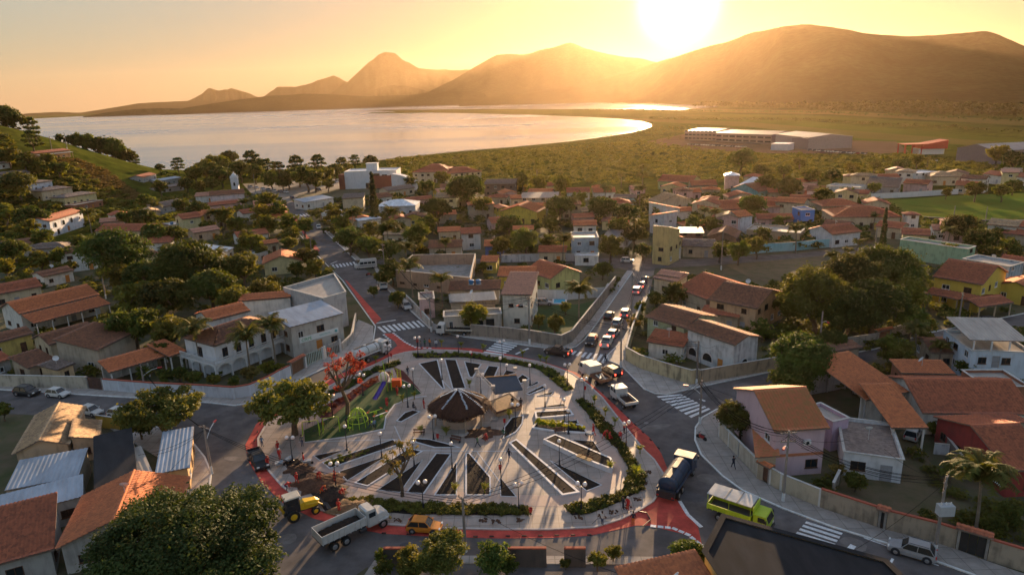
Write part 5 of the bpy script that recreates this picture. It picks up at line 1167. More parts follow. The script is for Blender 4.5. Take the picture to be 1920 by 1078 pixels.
for a in [(213, 478, 62, 'm'), (282, 520, 48, 'm'), (345, 500, 62, 'm'), (395, 540, 48, 'm'), (250, 560, 45, 'l'), (310, 560, 50, 'm'), (440, 560, 38, 'l'), (455, 500, 42, 'o', 'loose'), (420, 510, 34, 'l'), (250, 610, 45, 'l'), (320, 620, 42, 'l'), (230, 520, 34, 'y'), (300, 660, 24, 'l'),
          (495, 545, 30, 'l'), (470, 455, 26, 'y'), (33, 347, 32, 'm', 'dome'), (60, 410, 32, 'm'), (25, 470, 30, 'm'), (80, 445, 24, 'l'), (10, 400, 24, 'l'), (120, 480, 25, 'y'), (150, 455, 20, 'l'), (50, 430, 22, 'l'), (10, 500, 20, 'y'),
          (75, 490, 22, 'l'), (130, 500, 16, 'y'),  (15, 290, 22, 'l'), (45, 300, 22, 'l'), (60, 262, 20, 't', 'tier'),  (90, 300, 18, 'l'), 
           (110, 315, 18, 'l'),  (75, 312, 16, 'l'), (275, 378, 18, 'l'), (270, 410, 24, 'm'), (235, 408, 18, 'l'), (300, 350, 16, 'l'), (290, 440, 26, 'm'), (330, 440, 22, 'l'),
          (333, 308, 15, 't', 'tier'), (300, 315, 10, 'm'), (365, 325, 20, 'l'), (405, 310, 26, 'l', 'dome'), (430, 300, 20, 'm'), (470, 300, 22, 't', 'tier'), (478, 325, 20, 'l', 'dome'), (396, 345, 16, 'm'), 
          (520, 320, 20, 't', 'tier'), (555, 310, 22, 't', 'tier'), (595, 305, 20, 't', 'tier'), (575, 330, 26, 'l'), (540, 335, 20, 'm'), (610, 330, 20, 'l'), (640, 308, 16, 't', 'tier'), (665, 302, 14, 't', 'tier'), (695, 305, 16, 'm'), (615, 345, 14, 'l'),
          (340, 385, 16, 'm'), (370, 395, 20, 'm'), (420, 405, 22, 'l'), (500, 375, 22, 'l'), (520, 395, 22, 'l'), (490, 400, 24, 'y'), (540, 415, 22, 'l'), (570, 422, 20, 'l'), (500, 420, 24, 'l'), (545, 440, 20, 'l'), (440, 420, 18, 'l'), (390, 425, 16, 'l'),
          (575, 480, 22, 'l'), (590, 500, 20, 'y'), (555, 505, 18, 'l'), (545, 455, 16, 'l'), (605, 520, 14, 'l'), (580, 458, 14, 'y'), (510, 530, 18, 'y'), (490, 470, 16, 'l'),
          (640, 420, 24, 'l'), (655, 445, 30, 'o', 'loose'), (690, 460, 26, 'o', 'loose'), (625, 405, 20, 'l'), (665, 400, 18, 'l'), (730, 470, 26, 'o', 'loose'), (780, 440, 28, 'l'), (820, 395, 30, 'm'), (800, 420, 22, 'l'), (775, 455, 22, 'l'), (745, 430, 20, 'l'), (700, 430, 18, 'l'),
          (874, 355, 36, 'm', 'dome'), (845, 365, 20, 'l'), (800, 350, 18, 'l'), (830, 335, 16, 'l'), (905, 385, 22, 'l'), (770, 340, 14, 'l'), (720, 520, 20, 'l'), (745, 560, 18, 'm'), (700, 545, 12, 'l'), (735, 505, 26, 'l'),
          (955, 420, 24, 'm'), (1050, 390, 30, 'm', 'dome'), (1085, 375, 20, 'l'), (1030, 420, 20, 'l'), (1132, 390, 28, 'm', 'dome'), (1175, 400, 26, 'm'), (1190, 440, 26, 'm'), (1205, 470, 18, 'm'), (1160, 425, 22, 'l'), (985, 450, 34, 'o', 'loose'), (940, 460, 24, 'l'), (1030, 455, 22, 'l'),
          (1145, 460, 28, 'o', 'loose'), (1010, 345, 20, 'l'), (980, 335, 22, 'l'), (1050, 345, 22, 'y'), (1130, 505, 20, 'm', 'dome'), (1240, 400, 20, 'l'), (1262, 415, 16, 'm'), (1300, 420, 20, 'l'), (1335, 420, 20, 'l'), (1410, 385, 26, 'm', 'dome'), (1390, 300, 26, 'm', 'dome'),
          (1440, 345, 24, 'm', 'dome'), (1480, 352, 26, 'm', 'dome'), (1520, 330, 20, 'l'), (1560, 330, 18, 'm'), (1600, 318, 16, 'l'), (1640, 308, 16, 'l'), (1690, 310, 16, 'm'), (1720, 300, 14, 'l'), (1470, 320, 16, 'l'), (1500, 305, 14, 'l'), (1430, 320, 16, 'l'), (1540, 365, 20, 'l'),
          (1400, 410, 20, 'l'), (1430, 440, 20, 'l'), (1385, 470, 24, 'l'), (1350, 470, 20, 'l'), (1420, 460, 22, 'l'), (1460, 415, 14, 'l'), (1590, 365, 18, 'l'), (1640, 352, 14, 'l'), (1870, 290, 22, 'l'), (1900, 300, 22, 'm'), (1830, 355, 20, 'l'), (1880, 358, 18, 'l'), (1900, 350, 16, 'm'), (1775, 360, 12, 'l'),
          (1270, 550, 26, 'o', 'loose'), (1230, 560, 16, 'l'), (1200, 575, 14, 'l'), (1310, 530, 10, 'l'), (1188, 605, 14, 'd', 'loose'), (1430, 615, 24, 'l'), (1405, 600, 16, 'l'),
          (1530, 560, 72, 'm'), (1600, 525, 62, 'm'), (1665, 510, 62, 'm'), (1640, 570, 62, 'm'), (1590, 590, 56, 'm'), (1700, 555, 44, 'y', 'loose'), (1480, 575, 36, 'm'), (1710, 600, 36, 'l'), (1560, 640, 30, 'm'), (1500, 672, 64, 'm', 'dome'), (1485, 715, 46, 'l', 'dome'), (1390, 782, 42, 'm', 'dome'), (1412, 748, 26, 'y'),
          (1680, 655, 34, 'l'), (1800, 425, 30, 'm'), (1835, 450, 28, 'm', 'dome'), (1870, 440, 18, 'l'), (1890, 460, 18, 'l'), (1905, 475, 14, 'l'), (1780, 470, 20, 'l'), (1810, 500, 14, 'l'), (1895, 455, 16, 'y'), (1735, 640, 24, 'l'), (1810, 690, 20, 'l'), (1760, 690, 16, 'l'), (1730, 610, 24, 'y'),
          (1800, 795, 22, 'm', 'dome'), (1750, 800, 16, 'l'), (1770, 790, 10, 'l'), (1605, 902, 22, 'l', 'dome'), (1570, 880, 16, 'd', 'loose'), (1700, 975, 16, 'l'), (1735, 970, 20, 'l'), (1890, 965, 30, 'l'), (1785, 880, 24, 'l'), (1560, 925, 12, 'l'), (1450, 800, 14, 'y'), (1860, 980, 24, 'm'),
          (1040, 605, 20, 'l'), (1010, 600, 14, 'y'), (1060, 575, 14, 'l'), (888, 590, 30, 'y', 'loose'), (860, 575, 14, 'l'), (826, 480, 14, 'm'), (925, 480, 12, 'l'), (905, 500, 12, 'y'), (990, 465, 14, 'm'), 
          (360, 708, 18, 'l'), (400, 712, 14, 'l'), (310, 705, 18, 'l'), (270, 700, 16, 'l'), (335, 700, 16, 'm'), (470, 700, 18, 'd', 'loose'), (500, 690, 18, 'y'), (440, 715, 14, 'l'), (525, 690, 14, 'y'), (195, 640, 20, 'm'),
          (300, 765, 78, 'o', 'flat'), (262, 800, 26, 'm'), (545, 752, 84, 'o', 'flat'), (5, 770, 18, 'l'), (835, 1040, 60, 'o', 'loose'), (775, 1055, 40, 'l'), (925, 1045, 42, 'o', 'loose'), (715, 1040, 18, 'y'), (720, 1065, 20, 'l'), (950, 1060, 22, 'l'), (1290, 1040, 34, 'm'), (1310, 1055, 24, 'l'), (1150, 1035, 18, 'l'), (1120, 1050, 20, 'l'), (1060, 1055, 12, 'l')]:
    if len(a) == 5 and a[4] in ('loose', 'dome', 'tier', 'flat'): T(a[0], a[1], a[2], a[3] if a[3] != 't' else 't', kind=a[4])
    else: T(*a)
T(642, 690, 56, 'f', 'sparse', hr=1.5, zs=1.15, label='bare limbed street tree with scattered orange red leaves beside the plaza')
T(748, 855, 46, 'd', 'sparse', hr=1.9, zs=1.0, label='nearly bare crooked tree standing in the south hedge of the plaza')
T(700, 372, 18, 'c', hr=1.25, zs=2.3, label='very tall dark araucaria beside the blue white hipped roof')
T(1658, 430, 14, 'c', hr=1.2, zs=2.6, label='slim dark cypress in front of the sports pitch')
for a in [(365, 618, 40), (460, 632, 38), (508, 612, 36)]: PALM(*a, look='coconut palm in front of the arched villa')
for a in [(1848, 890, 62), (770, 500, 28), (827, 525, 26), (1085, 545, 32), (725, 430, 30), (600, 398, 12), (1495, 430, 22), (1560, 480, 18), (1607, 455, 14), (1780, 432, 18), (1722, 620, 28), (735, 400, 22), (660, 400, 18), (1055, 450, 22), (1070, 380, 18), (1135, 355, 16),
          (1205, 330, 14), (1200, 355, 16), (400, 400, 16), (320, 470, 26), (405, 480, 26), (290, 590, 24), (165, 400, 18), (290, 385, 16), (455, 380, 14), (1340, 400, 16), (1165, 330, 10), (1590, 470, 14), (1640, 405, 12), (1320, 395, 14), (760, 465, 22), (835, 455, 16), (250, 570, 18), (1765, 650, 22), (465, 440, 18), (1740, 300, 8), (1205, 315, 8), (1475, 410, 10)]:
    PALM(*a)
for a in [(854, 908, 12), (909, 907, 12), (1145, 868, 11), (1193, 872, 18), (1200, 838, 9), (1153, 785, 9), (1135, 766, 9), (1115, 742, 11), (980, 658, 8), (1013, 668, 7), (1024, 667, 9), (906, 648, 7), (865, 645, 6), (828, 640, 6), (880, 712, 10), (837, 798, 13), (790, 798, 11), (755, 741, 9), (777, 738, 8), (705, 668, 8), (681, 680, 9), (660, 690, 9), (955, 772, 9), (716, 700, 6), (636, 712, 7)]:
    x, y, r = a; sc_ = 11; PALM(x, y+int(r*1.6), r, look='young yellow green palm', young=True)
# ---- low growth nobody could count
def scatter(name, pts_w, rad, n_leaf, a, mk, seed, hz=.6):
    V = []; Fq = []; off = 0; g = np.random.default_rng(seed)
    base = []
    for s in range(4):
        C, Rr = lobes('dome', 40+s); v, f = leaves(C, Rr*1.25, n_leaf, a, s+90); base.append((v, f))
    for (x, y, z), r in zip(pts_w, rad):
        v, f = base[g.integers(4)]; t = g.uniform(0, 6.28); c, s_ = math.cos(t), math.sin(t)
        vv = np.stack([(v[:, 0]*c-v[:, 1]*s_)*r+x, (v[:, 0]*s_+v[:, 1]*c)*r+y, (v[:, 2]*hz+.35)*r*g.uniform(.8, 1.3)+z], 1); V.append(vv); Fq.append(f+off); off += len(v)
    o = obj(name, npmesh(name, np.concatenate(V), np.concatenate(Fq), LM[mk]), kind='stuff'); return o
def fill(name, polypx, n, r0, r1, mk, seed, leaf=90, a=.28, avoid=True, hz=.6, label=None, z=0):
    g = random.Random(seed); pw = [(p.x, p.y) for p in px(polypx)]; x0, x1 = min(p[0] for p in pw), max(p[0] for p in pw); y0, y1 = min(p[1] for p in pw), max(p[1] for p in pw)
    pts_, rs = [], []; tries = 0
    while len(pts_) < n and tries < n*30:
        tries += 1
        # even density in the picture: nearer places are drawn more often
        x, y = g.uniform(x0, x1), g.uniform(y0, y1)
        if not inpoly(x, y, pw): continue
        if avoid and any(abs(x-hx) < hr_+.3 and abs(y-hy) < hr_+.3 for hx, hy, hr_ in HOUSES): continue
        if avoid and any(inpoly(x, y, q) for q in NOGO): continue
        pts_.append((x, y, hill(x, y)+z)); rs.append(g.uniform(r0, r1))
    if pts_:
        o = scatter(name, pts_, rs, leaf, a, mk, seed, hz)
        if label: o['label'] = label; o['category'] = 'plants'
NOGO = [[(p.x, p.y) for p in px(roads[0])], [(p.x, p.y) for p in px([(1640, 378), (1790, 367), (1925, 362), (1925, 424), (1740, 418)])], [(p.x, p.y) for p in px([(1360, 497), (1560, 478), (1540, 500), (1460, 532), (1420, 528)])],
        [(p.x, p.y) for p in px([(455, 345), (640, 335), (700, 340), (650, 352), (560, 366), (548, 378), (526, 378), (470, 362)])],
        [(p.x, p.y) for p in px([(1560, 880), (1690, 860), (1800, 960), (1790, 1000), (1560, 935)])], [(p.x, p.y) for p in px([(196, 715), (440, 735), (560, 690), (650, 600), (700, 640), (475, 770), (0, 800), (0, 715)])],
        [(p.x, p.y) for p in px([(996, 560), (1100, 545), (1140, 530), (1080, 650), (990, 640)])], [(p.x, p.y) for p in px([(1165, 641), (1139, 667), (1240, 745), (1450, 705), (1447, 690), (1296, 715), (1200, 685), (1180, 650)])],
        [(p.x, p.y) for p in px([(1344, 765), (1300, 800), (1310, 860), (1560, 990), (1830, 1080), (1930, 1090), (1750, 1010), (1430, 890), (1355, 820)])], [(p.x, p.y) for p in px([(200, 780), (400, 830), (410, 900), (300, 1078), (0, 1078), (0, 800)])]]
fill('garden_shrubs', [(0, 500), (250, 440), (560, 440), (640, 520), (560, 560), (400, 720), (0, 720)], 560, .7, 2.2, 'l', 1, 140, .2, label='low green shrubs and hedges in the gardens on the left')
fill('garden_shrubs', [(600, 440), (1180, 500), (1080, 640), (820, 600), (700, 480)], 170, .6, 1.7, 'l', 2, 140, .2, label='low green shrubs in the central gardens')
fill('garden_shrubs', [(1190, 510), (1450, 530), (1920, 450), (1920, 580), (1500, 690), (1200, 690)], 430, .7, 2.3, 'l', 3, 140, .2, label='low green shrubs in the gardens north of the side street')
fill('garden_shrubs', [(1440, 740), (1920, 620), (1920, 1060), (1550, 930), (1360, 820)], 290, .5, 1.7, 'l', 4, 160, .18, label='low green shrubs in the gardens on the right')
fill('block_greenery', [(560, 380), (900, 350), (1220, 370), (1210, 480), (900, 480), (640, 480)], 520, 1.2, 3.4, 'l', 5, 80, .26, label='mixed greenery between the houses of the middle blocks')
fill('block_greenery', [(1240, 360), (1560, 360), (1640, 460), (1500, 470), (1290, 480)], 380, 1.2, 3.6, 'm', 6, 80, .26, label='mixed greenery between the houses of the far right block')
fill('block_greenery', [(-80, 470), (0, 400), (240, 380), (420, 360), (560, 380), (580, 440), (250, 450), (0, 520)], 520, 1.0, 3.4, 'l', 7, 80, .26, label='mixed greenery round the foot of the hill')
fill('block_greenery', [(1600, 370), (1920, 420), (1920, 470), (1720, 460), (1600, 420)], 120, 1, 3, 'l', 8, 80, .26, label='mixed greenery below the sports pitch')
fill('lakeside_scrub', [(720, 300), (880, 290), (1060, 276), (1200, 266), (1400, 290), (1700, 292), (1920, 310), (1920, 330), (1640, 330), (1480, 350), (1230, 345), (1000, 350), (860, 345), (740, 330)], 3600, .9, 2.6, 'l', 9, 30, .38, label='wide belt of dark scrub between the town and the lake')
fill('lakeside_scrub', [(740, 296), (1060, 270), (1218, 240), (1300, 236), (1500, 252), (1200, 270), (1100, 300), (860, 310)], 900, .5, 1.5, 'l', 10, 30, .4, label='low green scrub along the lake shore')
fill('hill_scrub', [(-60, 250), (30, 240), (130, 300), (110, 330), (60, 350), (-60, 330)], 160, 1.5, 4.2, 'm', 11, 120, .24, label='dark scrub on the upper hillside')
fill('shore_greenery', [(340, 345), (380, 335), (460, 340), (520, 342), (640, 330), (640, 320), (380, 325), (270, 335)], 90, 1.5, 3, 'm', 31, 120, .24, label='dark undergrowth below the shore trees')
fill('hill_scrub', [(130, 345), (200, 390), (180, 425), (100, 440), (-40, 430), (-40, 350)], 220, 1, 3.2, 'l', 12, 120, .24, label='green scrub on the lower hillside')
fill('hill_scrub', [(0, 250), (60, 280), (130, 305), (240, 372), (215, 400), (140, 350), (60, 330), (0, 320)], 260, .8, 2.6, 'l', 32, 90, .26, label='scattered green bushes over the open hillside')
fill('hill_grass', [(20, 235), (70, 270), (130, 295), (120, 320), (60, 300), (10, 270)], 500, .6, 1.5, 'd', 33, 50, .3, hz=.35, avoid=False, label='dry golden grass near the hilltop')
fill('hill_grass', [(105, 300), (140, 298), (200, 318), (262, 365), (268, 385), (225, 385), (180, 355), (120, 330)], 1300, .6, 1.5, 'd', 13, 60, .3, hz=.35, avoid=False, label='dry golden grass on the sunlit ridge of the hill')
# tree belts far beyond the plain
fill('far_tree_belt', [(300, 213), (560, 205), (820, 194), (1050, 191), (1200, 193), (1325, 196), (1500, 196), (1500, 190), (1200, 187), (900, 187), (560, 195), (340, 205)], 1100, 9, 17, 'm', 14, 34, .4, avoid=False, label='dark belt of trees along the far lake shore')
fill('far_tree_belt', [(1300, 200), (1500, 206), (1700, 214), (1920, 222), (1960, 205), (1700, 196), (1500, 192), (1330, 194)], 1300, 5, 12, 'm', 15, 34, .4, avoid=False, label='dark belt of trees at the foot of the great ridge')
fill('field_hedges', [(1220, 222), (1500, 224), (1920, 246), (1920, 251), (1500, 228), (1220, 225)], 240, 1.5, 4, 'm', 16, 30, .4, avoid=False, label='dark hedge line across the plain')
fill('field_hedges', [(1080, 206), (1300, 208), (1560, 212), (1920, 226), (1920, 229), (1560, 214), (1300, 210)], 260, 2, 5, 'm', 17, 30, .4, avoid=False, label='dark hedge line nearer the far shore')
# plaza hedges
for i, h in enumerate(hedges):
    fill('hedge', h, [420, 520, 140, 130, 150][i], .22, .5, ['l', 'l', 'l', 'y', 'm'][i], 20+i, 60, .3, avoid=False, hz=.7, z=.15, label=['low green hedge along the south edge of the plaza', 'curved hedge along the east side of the plaza', 'hedge at the north east bend of the plaza', 'thin hedge along the north edge of the plaza', 'dark hedge behind the playground'][i])
fill('bed_plants', [(1003, 801), (1010, 793), (1075, 799), (1095, 811), (1040, 807)], 60, .2, .36, 'k', 27, 60, .3, avoid=False, z=.5, hz=1.4, label='yellow green seedlings in a white kerbed bed')
fill('bed_plants', [(606, 868), (690, 842), (700, 848), (620, 876)], 30, .2, .4, 'y', 28, 60, .3, avoid=False, z=.25, label='small plants in the westernmost long bed')
fill('mulch_plants', [(606, 782), (600, 768), (655, 740), (695, 713), (730, 700), (700, 722)], 90, .2, .42, 'f', 29, 50, .3, avoid=False, z=.15, label='reddish ground cover beside the play turf')
# ================================================================ MOUNTAINS
def rockmat(k, c):
    return mat('mountain_'+k, c, rough=1, var=.6, sc=.05, spec=0, detail=10)
def mountain(name, prof, D, depth, c=(.018, .022, .010), seed=0, rough=.06, n=180, m_=26, back=None):
    g = np.random.default_rng(seed); P2 = []
    for i_, (x, y) in enumerate(prof):
        D_ = D if not isinstance(D, tuple) else D[0]+(D[1]-D[0])*min(1, i_/8); d = ray(x, y); k = D_/math.hypot(d.x, d.y); P2.append((d.x*k, d.y*k, max(-2, CZ+d.z*k)))
    P2 = np.array(P2); s = np.r_[0, np.cumsum(np.hypot(np.diff(P2[:, 0]), np.diff(P2[:, 1])))]; t = np.linspace(0, s[-1], n)
    X, Y, Z = (np.interp(t, s, P2[:, i]) for i in range(3))
    k = np.array([.25, .5, .25]); 
    for _ in range(2): Z[1:-1] = np.convolve(Z, k, 'valid')
    Hm = Z.max(); nz = np.zeros(n)
    for f in (3, 7, 15, 31, 60): nz += np.interp(t, np.linspace(0, s[-1], f*3), g.normal(size=f*3))*(.5/f)
    Z = Z+nz*Hm*rough*.35*np.clip(Z/Hm*2, 0, 1)
    rows = np.linspace(-1, 1, m_); U = np.stack([X, Y], 1); U = U/np.linalg.norm(U, axis=1)[:, None]
    V = []; spur = sum(np.sin(t/s[-1]*6.28*f+g.uniform(0, 6))*a for f, a in ((3, .4), (7, .28), (13, .12)))
    for r in rows:
        fall = (math.cos(math.pi*abs(r))+1)/2 if r > 0 else max(0, 1-abs(r))**1.25
        q = np.clip(fall*(1+spur*.42*math.sin(math.pi*min(1, abs(r)*1.05))*(1 if abs(r) > .01 else 0)), 0, 1.0 if abs(r) < .05 else .985)
        lat = g.normal(size=n)*.0
        V.append(np.stack([X+U[:, 0]*r*depth, Y+U[:, 1]*r*depth, Z*q-1.0*(abs(r) > .98)*5], 1))
    V = np.array(V); V[:, :, 2] += g.normal(size=V.shape[:2])*Hm*rough*.03*np.clip(V[:, :, 2]/Hm, 0, 1)
    i = np.arange(n*m_).reshape(m_, n); Q = np.stack([i[:-1, :-1], i[:-1, 1:], i[1:, 1:], i[1:, :-1]], -1).reshape(-1, 4)
    return obj(name, npmesh(name, V.reshape(-1, 3), Q, rockmat('%d' % seed, c)), kind='structure', smooth=True)
mountain('great_ridge', [(1050, 188), (1110, 178), (1170, 158), (1220, 132), (1262, 108), (1310, 92), (1360, 77), (1420, 58), (1470, 48), (1520, 45), (1565, 52), (1620, 63), (1700, 67), (1760, 64), (1820, 59), (1850, 55), (1880, 66), (1920, 86), (2000, 110), (2200, 150), (2500, 150)], (5000, 2900), 1100, seed=1, n=320, m_=40)
mountain('middle_ridge', [(780, 182), (850, 150), (890, 125), (930, 103), (1000, 95), (1045, 86), (1070, 79), (1095, 91), (1130, 100), (1180, 106), (1240, 116), (1300, 130), (1400, 150)], 5600, 1100, seed=2, n=220)
mountain('ridge_shoulder', [(860, 187), (960, 178), (1060, 164), (1130, 148), (1190, 131), (1234, 116), (1290, 98), (1350, 92), (1400, 100)], 4600, 900, seed=12)
mountain('cone_peak', [(600, 190), (625, 172), (655, 150), (690, 118), (708, 102), (722, 96), (742, 98), (760, 113), (785, 128), (820, 131), (870, 128), (900, 135), (960, 160)], 7600, 1000, seed=3)
mountain('front_hill', [(800, 186), (835, 165), (880, 141), (925, 123), (950, 130), (1000, 152), (1060, 172), (1100, 184)], 5900, 700, seed=4)
mountain('front_hill', [(660, 186), (700, 168), (730, 160), (760, 161), (800, 170), (830, 182)], 6100, 600, seed=5)
mountain('far_range', [(480, 192), (520, 163), (560, 162), (600, 150), (625, 142), (645, 150), (680, 165), (720, 180)], 8700, 700, seed=6)
mountain('far_range', [(340, 196), (375, 178), (392, 165), (410, 170), (432, 165), (470, 176), (500, 190)], 9300, 600, seed=7)
mountain('far_shore_hills', [(-200, 226), (10, 220), (50, 213), (110, 210), (150, 212), (200, 204), (260, 194), (330, 190), (420, 187), (480, 185), (560, 188)], 9000, 500, seed=8)
mountain('lake_island', [(155, 219), (200, 211), (250, 205), (300, 203), (335, 204), (370, 209)], 5000, 160, seed=9)
mountain('lake_peninsula', [(300, 214), (345, 203), (400, 194), (450, 186), (500, 180), (560, 176), (620, 177), (690, 181), (760, 178), (830, 172), (900, 172), (960, 176), (1050, 178)], 4900, 420, seed=10, rough=.12)
# ---- the air: even haze round camera and scene, sky outside
def haze():
    mb = MB(); mb.box((0, 3900, 0), (15500, 12400, 1), 0)
    zt, zb = 520, -8
    me = mb.mesh('haze', []) if 0 else None
    mb = MB(); mb.box((0, 3900, (zt+zb)/2), (15500, 12400, zt-zb))
    m = bpy.data.materials.new('haze_air'); m.use_nodes = True; n = m.node_tree.nodes; n.clear()
    o_ = n.new('ShaderNodeOutputMaterial'); v = n.new('ShaderNodeVolumePrincipled')
    v.inputs['Color'].default_value = (1, .72, .45, 1); v.inputs['Density'].default_value = HAZE_D; v.inputs['Anisotropy'].default_value = HAZE_G
    m.node_tree.links.new(v.outputs[0], o_.inputs['Volume'])
    obj('haze', mb, None, m, kind='stuff')
HAZE_D, HAZE_G = .21e-4, .7
haze()
# ================================================================ WALLS, GATES, POLES
def MW(label, pts, h, wc, cap=None, th=.2, pil=None, grime=.8, lm=None, pc=None):
    p = px(pts); c = sum(p, Vector((0, 0, 0)))/len(p); l2 = [(a.x-c.x, a.y-c.y) for a in p]
    g = thing('boundary_wall', label, 'wall', (c.x, c.y, 0), land=lm)
    mb = MB(); mb.strip(l2, th, -.1, h); obj('wall', mb, g, wallmat(wc, grime))
    mb = MB(); mb.strip(l2, th+.12, h, h+(.16 if cap else .05)); obj('coping', mb, g, cap or mat('coping', (.45, .43, .4)))
    if pil:
        for a, b in zip(l2, l2[1:]):
            n = max(1, int(math.dist(a, b)/pil)); an = math.atan2(b[1]-a[1], b[0]-a[0])
            for i in range(n+1):
                mb = MB(); x, y = a[0]+(b[0]-a[0])*i/n, a[1]+(b[1]-a[1])*i/n; mb.box((x, y, (h+.02)/2), (.24, th+.1, h-.02), rz=an); obj('pilaster', mb, g, wallmat(pc or tuple(v*1.15 for v in wc), .3))
    return g
def GATE(label, a, b, h, col, rail=False, roof=None):
    p, q = px([a, b]); c = (p+q)/2; L_ = (q-p).length; an = math.atan2(q.y-p.y, q.x-p.x); g = thing('gate', label, 'gate', (c.x, c.y, 0), an)
    m_ = mat('gate_'+label[:12].replace(' ', '_'), col, var=.2)
    for s in (-1, 1): mb = MB(); mb.box((s*(L_/2-.12), 0, h/2), (.24, .3, h)); obj('post', mb, g, FRW if rail else CONC)
    n = max(3, int(L_/(.45 if rail else .8)))
    for i in range(n):
        mb = MB(); x = -L_/2+.24+(L_-.48)*(i+.5)/n; mb.box((x, 0, h*.48), ((L_-.48)/n*(.4 if rail else .94), .06, h*.9)); obj('bar' if rail else 'panel', mb, g, m_)
    mb = MB(); mb.box((0, 0, h*.96), (L_-.48, .1, .08)); obj('top_rail', mb, g, m_)
    if roof: add_roof(g, L_+.5, 1.1, h+.05, 'gu', roof, 20, 90)
    return g
CT = tilemat('coping_tile', (.4, .10, .06), (.3, .08, .05))
WW = (.5, .53, .58); BW = (.45, .4, .32)
MW('grimy beige wall along the left street', [(-60, 724), (0, 725), (166, 729)], 2.3, BW)
GATE('dark brown garage door in the left street wall', (166, 729), (196, 732), 2.3, (.09, .05, .04))
MW('white panelled wall with a red coping along the left street', [(197, 732), (283, 739), (384, 744), (440, 748), (470, 743), (506, 727), (525, 716), (545, 706)], 2.1, WW, CT, pil=3.0, grime=.4, lm='white wall with red coping')
GATE('brown arched vehicle gate of the white villa', (547, 705), (571, 691), 2.5, (.18, .10, .06), roof='rb')
GATE('pale green railing beside the vehicle gate', (573, 690), (608, 674), 2.6, (.35, .42, .38), rail=True)
GATE('grey railing gate below the shop sign', (610, 673), (640, 659), 2.6, (.3, .3, .3), rail=True)
MW('low wall with a ramp beside the tall grey block', [(642, 658), (660, 640), (668, 600)], 1.6, (.45, .42, .38))
MW('grey stone wall round the walled lawn', [(884, 630), (940, 635), (993, 641), (1053, 651), (1072, 642), (1154, 536)], 2.5, (.26, .22, .18), pil=4, lm='grey stone wall of the lawn')
MW('white panelled wall behind the pool', [(996, 560), (1064, 562), (1136, 556), (1140, 548)], 2.3, (.5, .5, .5), pil=2.5, grime=.3)
MW('beige corner wall opposite the plaza', [(1204, 585), (1186, 632), (1174, 676), (1200, 691), (1248, 707), (1296, 721), (1310, 719)], 2.6, (.44, .38, .24), grime=.95, lm='beige corner wall')
MW('plain tan wall along the side street', [(1310, 719), (1447, 695), (1470, 690)], 2.4, (.36, .29, .2))
MW('low garden wall along the far side street', [(1530, 662), (1640, 646), (1700, 625)], 2.2, (.38, .33, .27))
GATE('brown gate under the great dark trees', (1642, 645), (1668, 640), 2.6, (.2, .09, .05), roof='or')
MW('beige wall with white pilasters along the curved pavement', [(1349, 820), (1385, 857), (1421, 894)], 2.3, (.44, .39, .32), pil=2.6, grime=.4, pc=(.55, .55, .53), lm='beige wall on the curve')
GATE('brown door gate with a tiled hood in the beige wall', (1423, 896), (1443, 907), 2.3, (.12, .06, .04), roof='or')
MW('cream pilastered wall between the hooded gate and the tan wall', [(1444, 908), (1464, 920), (1536, 950)], 2.3, (.46, .40, .3), pil=2.6, grime=.4, pc=(.55, .55, .53))
MW('long tan wall with red coping at the lower right', [(1537, 951), (1644, 987)], 2.4, (.34, .28, .21), CT, lm='long tan wall')
GATE('narrow dark doorway in the tan wall', (1645, 988), (1660, 993), 2.4, (.03, .03, .03), roof='rb')
MW('tan wall beyond the narrow doorway', [(1661, 993), (1750, 1016), (1790, 1029)], 2.4, (.34, .28, .21), CT)
GATE('wide black garage gate under a red coping', (1791, 1030), (1850, 1048), 2.7, (.03, .03, .03), roof='rb')
MW('end of the tan wall at the right edge', [(1851, 1049), (1925, 1072), (2000, 1100)], 2.4, (.34, .28, .21), CT)
MW('light blue wall on the far side street', [(1402, 476), (1450, 472), (1489, 470), (1560, 463)], 2.6, (.25, .48, .55), grime=.3)
MW('cream wall left of the light blue wall', [(1350, 480), (1400, 476)], 2.4, (.5, .47, .38))
MW('white wall facing the far street', [(940, 492), (1010, 490), (1100, 490)], 2.3, (.5, .5, .52))
MW('long white wall behind the sports pitch', [(1612, 374), (1700, 370), (1796, 364)], 2.2, (.62, .62, .62), grime=.2)
MW('dark wall along the right of the pitch', [(1730, 417), (1830, 423), (1930, 424)], 2.0, (.1, .09, .08))
MW('ochre wall behind the old tan roof', [(184, 800), (238, 808)], 2.0, (.5, .33, .06), grime=.6)
MW('yellow wall on the far right block', [(1608, 424), (1690, 440)], 2.4, (.5, .38, .1), grime=.4)
MW('dark wall with tiled coping at the bottom', [(722, 1062), (771, 1062)], 2.2, (.08, .07, .06), CT)
MW('short tiled wall at the bottom centre', [(953, 1062), (1025, 1062)], 2.2, (.1, .08, .07), CT)
MW('second short tiled wall at the bottom', [(1058, 1062), (1098, 1062)], 2.2, (.1, .08, .07), CT)
MW('leaning white wall beside the palm garden', [(762, 566), (776, 580), (812, 620)], 1.8, (.5, .45, .4))
MW('courtyard wall of the small white house', [(1560, 930), (1572, 905)], 1.8, (.35, .3, .26))
MW('dark courtyard wall beside the earth yard', [(1740, 800), (1800, 880), (1805, 900)], 2.0, (.16, .13, .12))
MW('white wall of the row house yard', [(1750, 850), (1815, 856)], 1.5, (.5, .5, .52))
POLEM = mat('pole_concrete', (.24, .21, .19), var=.2, sc=3); DARKM = mat('dark_metal', (.03, .03, .035), rough=.5, var=0); REDM = mat('red_plastic', (.45, .03, .03), rough=.5, var=0)
POLES = []
